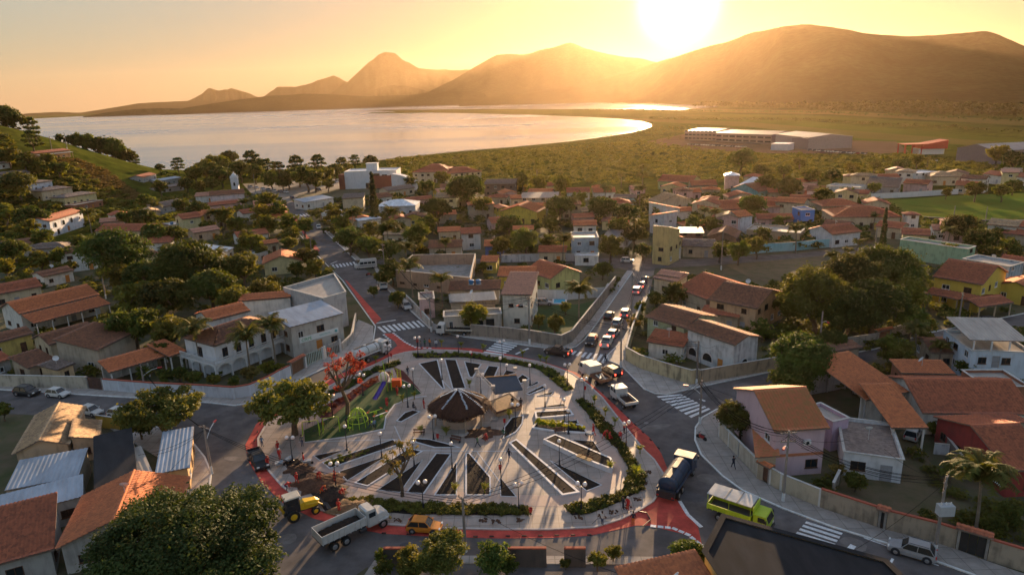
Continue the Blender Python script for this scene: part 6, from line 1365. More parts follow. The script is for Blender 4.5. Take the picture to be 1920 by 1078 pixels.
WIRE = mat('cable_black', (.015, .014, .014), rough=1, var=0, spec=0)
def POLE(label, base, top, arm=None, arms=1, trafo=False, band=True, street=False):
    """top pixel fixes the height through the base's depth"""
    b = P(*base); k = scale_at(b+Vector((0, 0, 4))); hh = max(5, min(11.5, math.dist(base, top)/k/math.cos(PITCH+.1)))
    g = thing('utility_pole', label, 'utility pole', b, land=None); POLES.append((b, hh))
    mb = MB(); mb.tube([(0, 0, -.2), (0, 0, hh)], [.19, .12], 8); obj('pole', mb, g, POLEM)
    if band: mb = MB(); mb.tube([(0, 0, .0), (0, 0, 1.2)], [.2, .195], 8, ); obj('white_band', mb, g, WHITE)
    a0 = rnd.uniform(0, 3.1)
    for i in range(arms):
        ca = MB(); z = hh-.3-i*1.1; ca.box((0, 0, z), (1.9, .12, .12), rz=a0); q = obj('crossarm', ca, g, POLEM)
        for s in (-.8, -.3, .3, .8): m2 = MB(); m2.lathe([(.03, 0), (.06, .06), (.03, .12), (.05, .18), (.001, .2)], 6, (s*math.cos(a0), s*math.sin(a0), z+.06)); obj('insulator', m2, q, WOOD)
    if trafo: 
        mb = MB(); mb.box((0, -.55, hh*.62), (1.5, .8, 1.1)); q = obj('transformer', mb, g, mat('trafo_grey', (.4, .42, .44), var=.1)); 
        for s in (-.5, 0, .5): m2 = MB(); m2.lathe([(.07, 0), (.1, .1), (.05, .3)], 6, (s, -.55, hh*.62+.55)); obj('bushing', m2, q, FRW)
    if arm:
        t = P(*arm, hh-1.2); d = Vector((t.x-b.x, t.y-b.y)); d = d.normalized()*min(3.0, d.length); mb = MB(); z0 = hh-2.2
        pts_ = [(d.x*f, d.y*f, z0+1.2*math.sin(f*math.pi/2)) for f in (0, .3, .6, 1)]; mb.tube(pts_, .05, 5); q = obj('lamp_arm', mb, g, FRW)
        mb = MB(); mb.box((d.x*1.08, d.y*1.08, z0+1.2), (.7, .26, .14), rz=math.atan2(d.y, d.x)); obj('lamp_head', mb, q, REDM if rnd.random() < .6 else FRW)
    return g
POLE('leaning utility pole at the corner by the patched grey roof', (397, 888), (384, 795), arm=(418, 775), arms=1)
POLE('street light pole before the orange garage roofs', (273, 735), (264, 683), arm=(297, 691), arms=0)
POLE('utility pole at the bottom of the plaza road', (873, 1034), (869, 925), arms=1)
POLE('utility pole beside the side street crossing', (1312, 795), (1318, 712), arm=(1288, 725), arms=1)
POLE('utility pole before the pink house', (1468, 940), (1503, 806), arm=(1470, 842), arms=2)
POLE('utility pole with a transformer at the lower right', (1752, 1038), (1790, 888), arms=2, trafo=True)
POLE('utility pole at the mouth of the lane of cars', (1164, 688), (1163, 610), arms=1)
POLE('tall pole in the beige corner', (1306, 722), (1318, 640), arms=0)
POLE('pole on the pavement by the stone wall', (993, 646), (988, 558), arm=(970, 575), arms=1)
POLE('thin pole in the middle of the lane', (1184, 605), (1186, 515), arms=0, band=False)
POLE('pole by the vacant lot', (1352, 506), (1354, 436), arms=0)
POLE('pole at the street corner by the tall ochre house', (1224, 485), (1223, 420), arms=0)
POLE('pole beside the palm garden', (809, 622), (806, 560), arms=1)
POLE('pole on the avenue east pavement', (722, 515), (718, 460), arm=(700, 478), arms=1)
POLE('pole on the avenue west side', (586, 490), (580, 445), arms=1)
POLE('white street light before the great trees', (1535, 665), (1540, 585), arm=(1558, 612), arms=0)
POLE('pole beside the yellow house wall', (1797, 605), (1803, 550), arms=1)
POLE('pole at the pitch corner', (1846, 425), (1848, 390), arms=0)
POLE('pole left of the pitch corner', (1787, 416), (1789, 388), arms=0)
POLE('pole left of the hillside white house', (18, 503), (14, 455), arms=1)
POLE('pole by the hilltop house', (126, 280), (124, 252), arms=1)
POLE('second pole by the hilltop house', (98, 284), (97, 258), arms=1)
POLE('pole behind the arched villa', (199, 560), (198, 520), arms=0)
POLE('tall pole beside the church square', (480, 366), (480, 330), arms=0)
POLE('pole before the shore trees', (570, 346), (569, 318), arms=0)
POLE('pole by the modern white cube', (618, 352), (617, 322), arms=0)
POLE('pole behind the pinkish sheet roof', (1007, 350), (1006, 322), arms=0)
POLE('pole right of the scrub', (1640, 470), (1640, 430), arms=0)
def wires(label, a, b, n=4, sag=.9, ends=None):
    (p, h1), (q, h2) = POLES[a], POLES[b] if isinstance(b, int) else b
    mb = MB()
    for i in range(n):
        o1 = Vector((.25*(i-n/2), .1*i, -.2-.35*(i % 3))); pts_ = []
        for k in range(9):
            t = k/8; c = (p+Vector((0, 0, h1))).lerp(q+Vector((0, 0, h2)), t)+o1; c.z -= sag*4*t*(1-t)*(1+.15*i); pts_.append(tuple(c))
        mb.tube(pts_, .03, 3)
    o = obj('power_line', mb, None, WIRE); tag(o, label, 'power line')
wires('power lines from the side street pole to the beige corner', 3, 7, 4); wires('power lines over the beige wall towards the pink house', 3, 4, 5, 1.4)
wires('power lines along the long tan wall', 4, 5, 5, 1.2); wires('power lines over the plaza from the bottom pole', 2, 3, 3, 1.6)
wires('power lines across the junction at the lane mouth', 6, 7, 4); wires('power lines along the left road', 0, 1, 3, 1.0); wires('power lines from the left corner pole across the bottom road', 0, 2, 3, 1.5)
wires('power lines from the lane mouth to the stone wall pole', 6, 8, 4, .8); wires('power lines from the stone wall to the palm garden', 8, 12, 4, .8); wires('power lines beside the avenue', 12, 13, 4, 1); wires('power lines crossing the avenue', 13, 14, 3, 1)
wires('power lines down the lane of cars', 6, 11, 3, 1.4)
# ================================================================ PLAZA FURNITURE
GLOBE = mat('lamp_globe', (.85, .72, .66), rough=.3, var=0, spec=.5); LAMPM = mat('lamp_post_black', (.02, .02, .03), rough=.4, var=0)
BLUEP = mat('lamp_post_base', (.04, .04, .12), rough=.4, var=0)
def lamp_proto(n):
    g = thing('street_lamp', 'x', 'street lamp', (0, 0, 0), group='globe lamps of the plaza'); hh = 3.3
    mb = MB(); mb.lathe([(.2, 0), (.2, .12), (.11, .2), (.09, .9), (.055, 1.0), (.045, hh-.1), (.07, hh), (.001, hh+.02)], 8); obj('post', mb, g, LAMPM)
    xs_ = [0] if n == 1 else [-.42, .42]
    if n == 2: mb = MB(); mb.tube([(-.42, 0, hh+.08), (-.25, 0, hh-.12), (.25, 0, hh-.12), (.42, 0, hh+.08)], .03, 5); obj('arm', mb, g, LAMPM)
    for x in xs_:
        mb = MB(); mb.ball((x, 0, hh+.32), .27, 12, 8); q = obj('globe', mb, g, GLOBE, smooth=True)
        mb = MB(); mb.lathe([(.12, -.02), (.14, .05)], 8, (x, 0, hh)); obj('cup', mb, q, LAMPM)
    return g
LP1, LP2 = lamp_proto(1), lamp_proto(2); used = {1: False, 2: False}
for (x, y, n) in [(651, 843, 1), (716, 858, 1), (549, 865, 2), (631, 917, 2), (777, 875, 1), (794, 954, 2), (624, 782, 2), (813, 824, 2), (765, 763, 2), (776, 730, 1), (681, 741, 2), (729, 682, 2), (784, 667, 2), (848, 878, 1), (940, 910, 1), (973, 958, 2), (1049, 873, 1), (1090, 958, 2), (1066, 813, 1), (1058, 791, 1),
                  (1022, 763, 1), (994, 722, 1), (939, 708, 1), (1064, 721, 2), (1095, 750, 2), (1174, 837, 2), (967, 800, 2), (902, 741, 2), (942, 674, 2), (829, 712, 1), (884, 696, 1), (951, 722, 1), (580, 792, 1), (860, 664, 1)]:
    p = P(x, y, .14); p.z = .14; look = 'black lamp post with a single white globe' if n == 1 else 'black lamp post with twin white globes'
    src = LP1 if n == 1 else LP2
    if not used[n]: src.location = p; src['label'] = look; TODO.append((src, look, p.x, p.y)); used[n] = True; src.rotation_euler = (0, 0, rnd.uniform(-.5, .5))
    else: copytree(src, p, rnd.uniform(-.6, .6), look, auto=True)
for (x, y) in [(926, 912), ]:
    pass
# bins
def bin_():
    g = thing('litter_bin', 'x', 'bin', (0, 0, 0), group='red litter bins'); mb = MB(); mb.tube([(0, 0, 0), (0, 0, 1.0)], .03, 5); obj('post', mb, g, LAMPM)
    mb = MB(); mb.lathe([(.16, .45), (.22, .95), (.24, 1.0), (.2, 1.0), (.15, .5), (.001, .5)], 10); obj('bucket', mb, g, REDM); return g
b0 = bin_(); first = True
for (x, y) in [(821, 826), (1097, 735), (946, 797), (734, 672), (1167, 704), (995, 966), (726, 765), (884, 670), (938, 885)]:
    p = P(x, y, .14); p.z = .14
    if first: b0.location = p; b0['label'] = 'red litter bin on a thin post'; TODO.append((b0, b0['label'], p.x, p.y)); first = False
    else: copytree(b0, p, 0, 'red litter bin on a thin post', auto=True)
def bench(x, y, rz, c=(.14, .06, .04)):
    p = P(x, y, .14); g = thing('park_bench', 'dark wooden park bench', 'bench', (p.x, p.y, .14), rz, auto=True, group='wooden benches'); m_ = mat('bench_wood', c, var=.3)
    for y_ in (-.15, 0, .15): mb = MB(); mb.box((0, y_, .45), (1.7, .11, .05)); obj('seat_slat', mb, g, m_)
    for z in (.65, .8): mb = MB(); mb.box((0, .27, z), (1.7, .04, .11)); obj('back_slat', mb, g, m_)
    for s in (-1, 1): mb = MB(); mb.box((s*.7, 0, .22), (.06, .45, .42)); mb.box((s*.7, .27, .6), (.05, .05, .5)); obj('leg', mb, g, DARKM)
bench(854, 828, -.45); bench(786, 815, 0.0); bench(1100, 866, -.6); bench(1050, 812, .1)
# kiosk with a thatched roof
def kiosk():
    c = P(861, 762, 2.7); c.z = .14; g = thing('kiosk', 'round thatched kiosk with white strips running down its shaggy brown roof', 'kiosk', c)
    TH = mat('thatch', (.055, .024, .015), rough=1, var=.6, sc=5, bump=1, stretch=(1, 1, .3))
    mb = MB(); n = 40; r_ = lambda i: 4.35*(1+.03*math.sin(i*5.1)+.03*math.sin(i*2.3))
    prof = [(1.0, 2.5), (1.03, 2.85), (.9, 3.35), (.7, 3.85), (.45, 4.4), (.2, 4.95), (.03, 5.3)]
    for (f, z) in prof:
        for i in range(n): a = 2*math.pi*i/n; q = r_(i)*f; mb.v.append((q*math.cos(a), q*math.sin(a), z+.06*math.sin(i*3.7+z*9)))
    for j in range(len(prof)-1):
        for i in range(n): mb.f.append([j*n+i, j*n+(i+1) % n, (j+1)*n+(i+1) % n, (j+1)*n+i]); mb.m.append(0)
    rf = obj('roof', mb, g, TH)
    # straw: thousands of blades lying down the slope
    gg = np.random.default_rng(3); N_ = 9000; a = gg.uniform(0, 6.283, N_); f = gg.random(N_)**.6; rad = .15+4.2*f; z = 5.3-2.45*f**.92+gg.uniform(0, .1, N_); ln_ = gg.uniform(.3, .75, N_); ta = a+gg.normal(size=N_)*.12; w_ = .04
    p0 = np.stack([rad*np.cos(a), rad*np.sin(a), z], 1); d = np.stack([np.cos(ta)*.86, np.sin(ta)*.86, -.5+gg.normal(size=N_)*.12], 1)*ln_[:, None]; s = np.stack([-np.sin(a), np.cos(a), 0*a], 1)*w_
    V = np.stack([p0-s, p0+s, p0+s+d, p0-s+d], 1).reshape(-1, 3); q = obj('straw', npmesh('straw', V, np.arange(4*N_).reshape(-1, 4), TH), rf); q['kind'] = 'stuff'
    for k, (a, r0, r1) in enumerate([(-2.25, .3, 3.7), (-1.15, .3, 3.6), (-.55, .3, 4.2), (.2, .2, 3.8), (2.9, .3, 3.0)]):
        mb = MB()
        for j in range(16):
            f0 = (r0+(r1-r0)*j/16)/4.6; rr_ = f0*4.6; z = 5.47-2.45*max(0, (rr_-.15)/4.55)**.92; mb.box((rr_*math.cos(a)+rnd.uniform(-.06, .06), rr_*math.sin(a)+rnd.uniform(-.06, .06), z), (.3, .26, .04), rz=a+rnd.uniform(-.4, .4))
        obj('ridge_strip', mb, rf, mat('silver_foil', (.55, .62, .7), rough=.35, var=.1, metal=.3))
    mb = MB(); mb.lathe([(2.6, 0), (2.6, 1.15), (2.75, 1.15), (2.75, 1.25), (2.4, 1.25), (2.4, 0)], 28); obj('counter_wall', mb, g, wallmat((.42, .31, .24), .3))
    mb = MB(); mb.lathe([(1.2, 0), (1.2, 2.9)], 16); obj('core', mb, g, wallmat((.3, .2, .15), .3))
    for i in range(8): a = i*math.pi/4+.3; mb = MB(); mb.tube([(3.7*math.cos(a), 3.7*math.sin(a), 0), (3.7*math.cos(a), 3.7*math.sin(a), 2.9)], .13, 7); obj('post', mb, g, wallmat((.4, .3, .22), .2))
    mb = MB(); mb.lathe([(4.6, 0), (4.6, .1), (.01, .1)], 32); obj('plinth', mb, g, SIDEW)
kiosk()
# stage under a dark pitched roof on lattice towers
def stage():
    hh = 4.6; pa, pb, pc, pd = P(910, 714, hh), P(968, 705, hh+.4), P(980, 731, hh-.5), P(928, 740, hh-.5)
    c = (pa+pb+pc+pd)/4; c.z = .14; g = thing('stage', 'open air stage with a dark sloping roof on lattice towers', 'stage', c, land='dark roofed stage')
    q = [(p.x-c.x, p.y-c.y) for p in (pa, pb, pc, pd)]; zz = [hh+.4, hh+.4, hh-.5, hh-.5]
    mb = MB(); slab(mb, [(q[i][0], q[i][1], zz[i]) for i in (3, 2, 1, 0)], .16); rf = obj('roof', mb, g, mat('stage_sheet', (.05, .06, .08), rough=.6, var=.15))
    mb = MB(); mb.tube([(*q[0], zz[0]+.08), (*q[1], zz[1]+.08)], .1, 5); obj('ridge', mb, rf, mat('rusty_orange', (.4, .2, .08), var=.2))
    SI = mat('truss_silver', (.45, .42, .4), rough=.4, var=.1, metal=.6)
    def truss(a, b, w_=.36):
        a, b = Vector(a), Vector(b); d = (b-a).normalized(); u = d.orthogonal().normalized(); v = d.cross(u); mb = MB(); co = [u*w_/2+v*w_/2, u*w_/2-v*w_/2, -u*w_/2-v*w_/2, -u*w_/2+v*w_/2]
        for k in co: mb.tube([tuple(a+k), tuple(b+k)], .035, 4)
        n = max(2, int((b-a).length/.5))
        for i in range(n):
            for k in range(4): mb.tube([tuple(a+(b-a)*(i/n)+co[k]), tuple(a+(b-a)*((i+1)/n)+co[(k+1) % 4])], .018, 3)
        return mb
    T1 = [P(896, 752), P(927, 787), P(985, 776), P(968, 750)]; T1 = [(p.x-c.x, p.y-c.y) for p in T1]
    for t in T1:
        obj('lattice_tower', truss((*t, 0), (*t, 5.2)), g, SI); mb = MB(); mb.box((*t, 5.35), (.6, .6, .3)); obj('tower_head', mb, g, SI)
        mb = MB(); mb.box((*t, .08), (1.1, 1.1, .12)); obj('foot_plate', mb, g, SI)
    for i in (0,): obj('lattice_beam', truss((*T1[i], 5.1), (*T1[(i+1) % 4], 5.1)), g, SI)
    dk = [P(x, y) for x, y in [(916, 765), (956, 748), (978, 769), (932, 784)]]; dk = [(p.x-c.x, p.y-c.y) for p in dk]
    mb = MB(); mb.prism(dk, 0, .9); obj('deck', mb, g, mat('deck_wood', (.38, .25, .14), var=.3, sc=2))
    mb = MB(); mb.strip(dk, .1, .6, .95, closed=True); obj('deck_skirt', mb, g, mat('deck_dark', (.12, .06, .04)))
stage()
# earth heaps
def heap(label, x, y, r, h, mt, n=26, ex=1.0, lm=None):
    p = P(x, y, .1); gg = np.random.default_rng(int(x)); V = []; k = 14
    for j in range(k+1):
        for i in range(n):
            a = 2*math.pi*i/n; f = j/k; nz = 1+.18*math.sin(i*1.3+x)+.12*math.sin(i*2.9); V.append((r*ex*(1-f)*nz*math.cos(a), r*(1-f)*nz*math.sin(a), h*(1-(1-f)**1.7)*(1+gg.normal()*.07)))
    Q = [(j*n+i, j*n+(i+1) % n, (j+1)*n+(i+1) % n, (j+1)*n+i) for j in range(k) for i in range(n)]
    o = obj('soil_heap', npmesh('soil_heap', np.array(V), np.array(Q), mt)); o.location = (p.x, p.y, .1); tag(o, label, 'heap'); return o
DS = mat('dug_soil', (.10, .05, .03), rough=1, var=.5, sc=4, bump=1)
heap('long heap of dug brown earth where the workers dig', 600, 905, 2.6, .7, DS, ex=1.4); heap('darkest heap of earth beside the digger bucket', 625, 925, 2.0, .9, mat('wet_soil', (.04, .025, .018), var=.5, sc=4, bump=1)); heap('yellow brown heap behind the dump truck', 668, 952, 2.2, .6, mat('clay_heap', (.2, .12, .06), var=.4, sc=3, bump=1), ex=1.5)
heap('reddish heap of straw and earth before the kiosk', 905, 812, 1.9, .5, DS, ex=1.5); heap('low earth strip at the head of the dug bed', 560, 880, 1.6, .35, DS, ex=1.3)
for i, (x, y) in enumerate([(745, 975), (905, 975), (930, 978), (975, 975), (1175, 950), (1195, 935), (1150, 960), (1215, 885), (1208, 905), (1085, 970), (1130, 968)]):
    p = P(x, y, .14); mb = MB()
    for k in range(16): mb.ball((rnd.uniform(-.5, .5), rnd.uniform(-.35, .35), .05), rnd.uniform(.06, .18), 5, 3, .7)
    o = obj('debris', mb, None, DS, loc=(p.x, p.y, .14), kind='stuff'); tag(o, 'small scatter of clods on the plaza pavement', 'debris')
def ladder():
    p = P(908, 818, .14); g = thing('ladder', 'aluminium ladder lying on the earth heap before the kiosk', 'ladder', (p.x, p.y, .45), 1.1); AL = mat('aluminium', (.5, .5, .52), rough=.35, var=0, metal=.7)
    for s in (-.2, .2): mb = MB(); mb.box((0, s, 0), (3.2, .05, .08)); obj('stile', mb, g, AL)
    for i in range(9): mb = MB(); mb.box((-1.4+i*.35, 0, 0), (.04, .36, .04)); obj('rung', mb, g, AL)
    g.rotation_euler = (0, .08, 1.1)
ladder()
# playground
LIME = mat('lime_metal', (.35, .5, .03), rough=.5, var=0); PUR = mat('purple_slide', (.09, .05, .3), rough=.35, var=0); ORG = mat('orange_red_plastic', (.6, .09, .02), rough=.4, var=0)
def playground():
    p = P(727, 728, .15); g = thing('play_tower', 'play tower with a purple slide, a red orange box and lime green poles', 'play tower', (p.x, p.y, .15), land='play tower')
    for x, y in ((-.8, -.8), (.8, -.8), (.8, .8), (-.8, .8)): mb = MB(); mb.tube([(x, y, 0), (x, y, 3.0)], .07, 6); obj('post', mb, g, LIME)
    mb = MB(); mb.box((0, 0, 1.5), (1.8, 1.8, .12)); obj('deck', mb, g, mat('play_white', (.6, .55, .5)))
    mb = MB(); mb.lathe([(.9, 1.7), (.9, 2.2), (.7, 2.6), (.4, 2.9), (.001, 3.05)], 12, (-.5, 0, 0)); obj('bubble_roof', mb, g, mat('play_pale', (.6, .5, .45), var=.1))
    mb = MB(); mb.box((1.6, -.2, 1.1), (1.5, 1.1, 1.2)); obj('crawl_box', mb, g, ORG)
    e = P(703, 751, .15); d = Vector((e.x-p.x, e.y-p.y)); d = d.normalized()*max(d.length, 3.2); n = Vector((-d.y, d.x)).normalized(); mb = MB(); k = 8; f = lambda t: (d*(.12+.88*t), 1.5*(1-t)**1.15+.2)
    for i in range(k):
        a, za = f(i/k); b, zb = f((i+1)/k); h_ = n*.34
        mb._add([(a.x-h_.x, a.y-h_.y, za), (a.x+h_.x, a.y+h_.y, za), (b.x+h_.x, b.y+h_.y, zb), (b.x-h_.x, b.y-h_.y, zb)], [(0, 1, 2, 3)])
        for s in (-1, 1): q = n*.34*s; mb._add([(a.x+q.x, a.y+q.y, za-.05), (b.x+q.x, b.y+q.y, zb-.05), (b.x+q.x, b.y+q.y, zb+.25), (a.x+q.x, a.y+q.y, za+.25)], [(0, 1, 2, 3)])
    obj('slide', mb, g, PUR)
    mb = MB(); mb.tube([(.2, -1.1, 0), (-.25, -1.0, 5.4)], .06, 6); obj('climbing_pole', mb, g, LIME)
    mb = MB(); mb.tube([(.35, -1.2, 0), (.3, -1.1, 3.6)], .05, 6); obj('climbing_pole', mb, g, mat('brown_pole', (.3, .12, .05)))
    mb = MB()
    for i in range(9): a = i*.5; mb.tube([(1.6+math.cos(a)*.2, .8, .3+i*.33), (2.3, .8, .3+i*.33)], .03, 4)
    mb.tube([(1.6, .8, 0), (1.7, .8, 3.1), (1.2, .6, 3.4)], .05, 5); mb.tube([(2.3, .8, 0), (2.2, .8, 3.0)], .05, 5); obj('climbing_ladder', mb, g, LIME)
    p = P(672, 797, .15); g = thing('climbing_frame', 'lime green climbing dome with seats on the play turf', 'climbing frame', (p.x, p.y, .15), land='climbing dome')
    for i in range(5):
        a = i*math.pi/5; mb = MB(); mb.tube([(1.6*math.cos(a)*math.cos(t), 1.6*math.sin(a)*math.cos(t), 2.8*math.sin(t)) for t in np.linspace(0, math.pi, 11)], .05, 5); obj('hoop', mb, g, LIME)
    for z, r in ((.9, 1.5), (1.8, 1.2)): mb = MB(); mb.tube([(r*math.cos(t), r*math.sin(t), z) for t in np.linspace(0, 6.283, 15)], .045, 5); obj('ring', mb, g, LIME)
    for a in range(3): mb = MB(); mb.box((1.9*math.cos(a*2.1), 1.9*math.sin(a*2.1), .5), (.5, .4, .1)); mb.tube([(1.9*math.cos(a*2.1), 1.9*math.sin(a*2.1), 0), (1.9*math.cos(a*2.1), 1.9*math.sin(a*2.1), .5)], .05, 5); obj('seat', mb, g, LIME)
    for k, (x, y, rz) in enumerate([(703, 776, .9), (714, 782, .95)]):
        p = P(x, y, .15); g = thing('seesaw', ['lime green seesaw on the play turf', 'white and green seesaw next to the other seesaw'][k], 'seesaw', (p.x, p.y, .15), rz); mb = MB(); mb.box((0, 0, .5), (3, .16, .08)); b_ = obj('beam', mb, g, [LIME, FRW][k]); b_.rotation_euler = (0, .12, 0)
        mb = MB(); mb.prism([(-.3, -.2), (.3, -.2), (.1, .2), (-.1, .2)], 0, .45); obj('pivot', mb, g, LIME)
        for s in (-1, 1): mb = MB(); mb.box((s*1.35, 0, .62+s*-.15), (.3, .3, .06)); mb.tube([(s*1.1, -.2, .85-s*.13), (s*1.1, .2, .85-s*.13)], .03, 4); obj('seat', mb, g, ORG)
    for k, (x, y) in enumerate([(584, 815), (622, 808)]):
        p = P(x, y, .15); g = thing('swing_set', ['lime green arched swing frame under the spreading tree', 'lime green swing with a black seat at the edge of the turf'][k], 'swing', (p.x, p.y, .15), .2)
        for s in (-1, 1): mb = MB(); mb.tube([(s*1.2, -.6, 0), (s*1.1, 0, 2.2), (s*1.2, .6, 0)], .05, 5); obj('side_frame', mb, g, LIME)
        mb = MB(); mb.tube([(-1.1, 0, 2.2), (1.1, 0, 2.2)], .05, 5); obj('top_bar', mb, g, LIME)
        for s in (-.5, .5): mb = MB(); mb.tube([(s-.15, 0, 2.2), (s-.15, 0, .6)], .015, 3); mb.tube([(s+.15, 0, 2.2), (s+.15, 0, .6)], .015, 3); mb.box((s, 0, .58), (.42, .2, .05)); obj('swing_seat', mb, g, DARKM)
playground()
# cycle lane studs
mb0 = MB(); mb0.box((0, 0, .06), (.5, .16, .12)); st = mb0.mesh('lane_block', mat('lane_block', (.06, .03, .03), var=.1)); BL = px(RED)
k = 0
for (a, b, n) in [((1130, 736), (1235, 840), 9), ((861, 1007), (1105, 1003), 9), ((466, 860), (488, 795), 5), ((720, 1000), (861, 1006), 4)]:
    p, q = px([a, b])
    for i in range(n):
        c = p.lerp(q, i/(n-1)); o = obj('lane_block', st, loc=(c.x, c.y, .02), rz=math.atan2(q.y-p.y, q.x-p.x)); tag(o, 'small dark rubber block on the edge of the red cycle lane', 'lane block', 'blocks edging the cycle lane')
# swimming pool and yard
p = px([(1038, 560), (1062, 560), (1060, 570), (1036, 570)]); c = sum(p, Vector((0, 0, 0)))/4; g = thing('swimming_pool', 'small blue swimming pool in the walled yard', 'pool', (c.x, c.y, 0)); mb = MB(); mb.prism([(a.x-c.x, a.y-c.y) for a in p], -.1, .12); obj('water', mb, g, mat('pool_water', (.05, .35, .5), rough=.1, var=0))
mb = MB(); mb.strip([(a.x-c.x, a.y-c.y) for a in p], .4, -.1, .18, closed=True); obj('pool_edge', mb, g, KW)
# ---- service cables from poles to the roofs near them
k = 0
for i, (p, hp) in enumerate(POLES):
    near_ = sorted((h for h in HOUSES if 6 < math.hypot(h[0]-p.x, h[1]-p.y) < 32), key=lambda h: math.hypot(h[0]-p.x, h[1]-p.y))[:3 if p.y < 170 else 2]
    for h in near_:
        mb = MB(); a = p+Vector((0, 0, hp-.6)); b = Vector((h[0]+(p.x-h[0])*.25, h[1]+(p.y-h[1])*.25, 4.2)); mb.tube([tuple(a.lerp(b, t)-Vector((0, 0, 1.0*4*t*(1-t)*.6))) for t in np.linspace(0, 1, 8)], .022, 3)
        o = obj('service_cable', mb, None, WIRE); o['category'] = 'cable'; o['label'] = 'thin sagging service cable'; o['group'] = 'service cables to the houses'; TODO.append((o, o['label'], h[0], h[1]))
# ---- repairs, manholes and drains in the asphalt
PT = mat('asphalt_patch', (.085, .08, .085), rough=.9, var=.3, sc=1); PT2 = mat('asphalt_worn', (.17, .15, .14), rough=.9, var=.35, sc=.8); g_ = random.Random(21)
for k, (x, y) in enumerate([(120, 760), (400, 800), (440, 860), (450, 960), (540, 1010), (760, 1024), (1010, 1022), (1290, 930), (1230, 800), (1260, 770), (1340, 900), (1420, 960), (1180, 720), (900, 642), (1020, 650), (700, 560), (690, 530), (640, 470), (610, 730), (680, 660), (1400, 725), (1480, 712), (1600, 1020), (1160, 600), (1180, 560), (1500, 1050), (300, 775), (745, 590)]):
    c = P(x, y); mb = MB(); n = 9; w_, d_ = g_.uniform(.8, 2.6), g_.uniform(.5, 1.5); a0 = g_.uniform(0, 3)
    mb.poly([(c.x+w_*math.cos(a0)*math.cos(t)-d_*math.sin(a0)*math.sin(t)+g_.uniform(-.12, .12), c.y+w_*math.sin(a0)*math.cos(t)+d_*math.cos(a0)*math.sin(t), .018) for t in np.linspace(0, 6.28*(n-1)/n, n)]); structure('road_patch', mb, PT if k % 2 else PT2)
for k, (x, y, w_) in enumerate([(1212, 793, 'east of the plaza near the small white truck'), (470, 905, 'west of the plaza behind the black pickup'), (1380, 940, 'on the road by the lime green truck'), (860, 1022, 'on the road south of the plaza'), (730, 575, 'in the avenue above the crossing'), (1110, 668, 'north east of the plaza by the crossing')]):
    c = P(x, y); mb = MB(); mb.lathe([(.38, 0), (.38, .03), (.30, .035), (.3, .028), (.001, .028)], 16); o = obj('manhole_cover', mb, None, mat('cast_iron', (.16, .15, .15), rough=.6, var=.2), loc=(c.x, c.y, .012)); tag(o, 'round iron manhole cover '+w_, 'manhole cover')
# ================================================================ VEHICLES
TY = mat('tyre', (.02, .02, .02), rough=.9, var=0); RIM = mat('rim', (.35, .35, .36), rough=.35, var=0, metal=.6); LAMPG = mat('headlamp_glass', (.7, .7, .68), rough=.15, var=0); TAIL = mat('tail_lamp', (.5, .02, .02), rough=.3, var=0)
TAILON = mat('tail_lamp_lit', (.6, .02, .02), rough=.3, var=0, emit=((1, .06, .03), 1.2)); PLATE = mat('plate', (.4, .4, .4), var=0)
def paint(k, c): return mat('paint_'+k, c, rough=.35, var=.14, sc=1.6, spec=.35)
CP = {'white': paint('white', (.5, .49, .47)), 'silver': paint('silver', (.30, .30, .31)), 'black': paint('black', (.018, .018, .02)), 'orange': paint('orange', (.58, .2, .02)), 'blue': paint('blue', (.022, .042, .08)), 'grey': paint('grey', (.1, .1, .11)), 'green': paint('lime', (.38, .5, .03)), 'yellow': paint('yellow', (.6, .38, .02)), 'red': paint('red', (.3, .03, .03)), 'cream': paint('cream', (.5, .46, .38))}
def wheel(g, x, y, r, w_=.22, rimc=None, name='wheel'):
    mb = MB(); mb.cyl((x, y-w_/2, r), (x, y+w_/2, r), r, n=16); t = obj(name, mb, g, TY)
    s = 1 if y > 0 else -1; mb = MB(); mb.cyl((x, y+s*(w_/2-.02), r), (x, y+s*(w_/2+.025), r), r*.6, r*.5, n=12); mb.cyl((x, y+s*w_/2, r), (x, y+s*(w_/2+.05), r), r*.2, n=8); obj('rim', mb, t, rimc or RIM); return t
def hull(mb, st, ybot=None):
    """loft of cross sections: (x, half width low, half width high, z low, z high) with softened shoulders"""
    n0 = len(mb.v); k = 8
    for (x, wl, wh, zl, zh) in st:
        h_ = zh-zl; mb.v += [(x, -wl*.94, zl), (x, -wl, zl+.12*h_), (x, -(wl+wh)/2*1.01, zl+.6*h_), (x, -wh*.93, zh-.03), (x, wh*.93, zh-.03), (x, (wl+wh)/2*1.01, zl+.6*h_), (x, wl, zl+.12*h_), (x, wl*.94, zl)]
    for i in range(len(st)-1):
        for j in range(k): a = n0+i*k; mb.f.append([a+j, a+k+j, a+k+(j+1) % k, a+(j+1) % k]); mb.m.append(mb.cur)
    mb.f.append([n0+j for j in range(k)]); mb.m.append(mb.cur); mb.f.append([n0+(len(st)-1)*k+j for j in range(k)][::-1]); mb.m.append(mb.cur)
CARK = {'hatch': (4.0, 1.72, 1.5, .55, [.86, .3, -1.35, -1.85]), 'sedan': (4.5, 1.75, 1.45, .5, [.8, .2, -1.0, -1.7]), 'suv': (4.4, 1.85, 1.66, .62, [.95, .4, -1.55, -2.0]), 'pickup': (5.2, 1.85, 1.75, .65, [1.2, .6, -.55, -.8])}
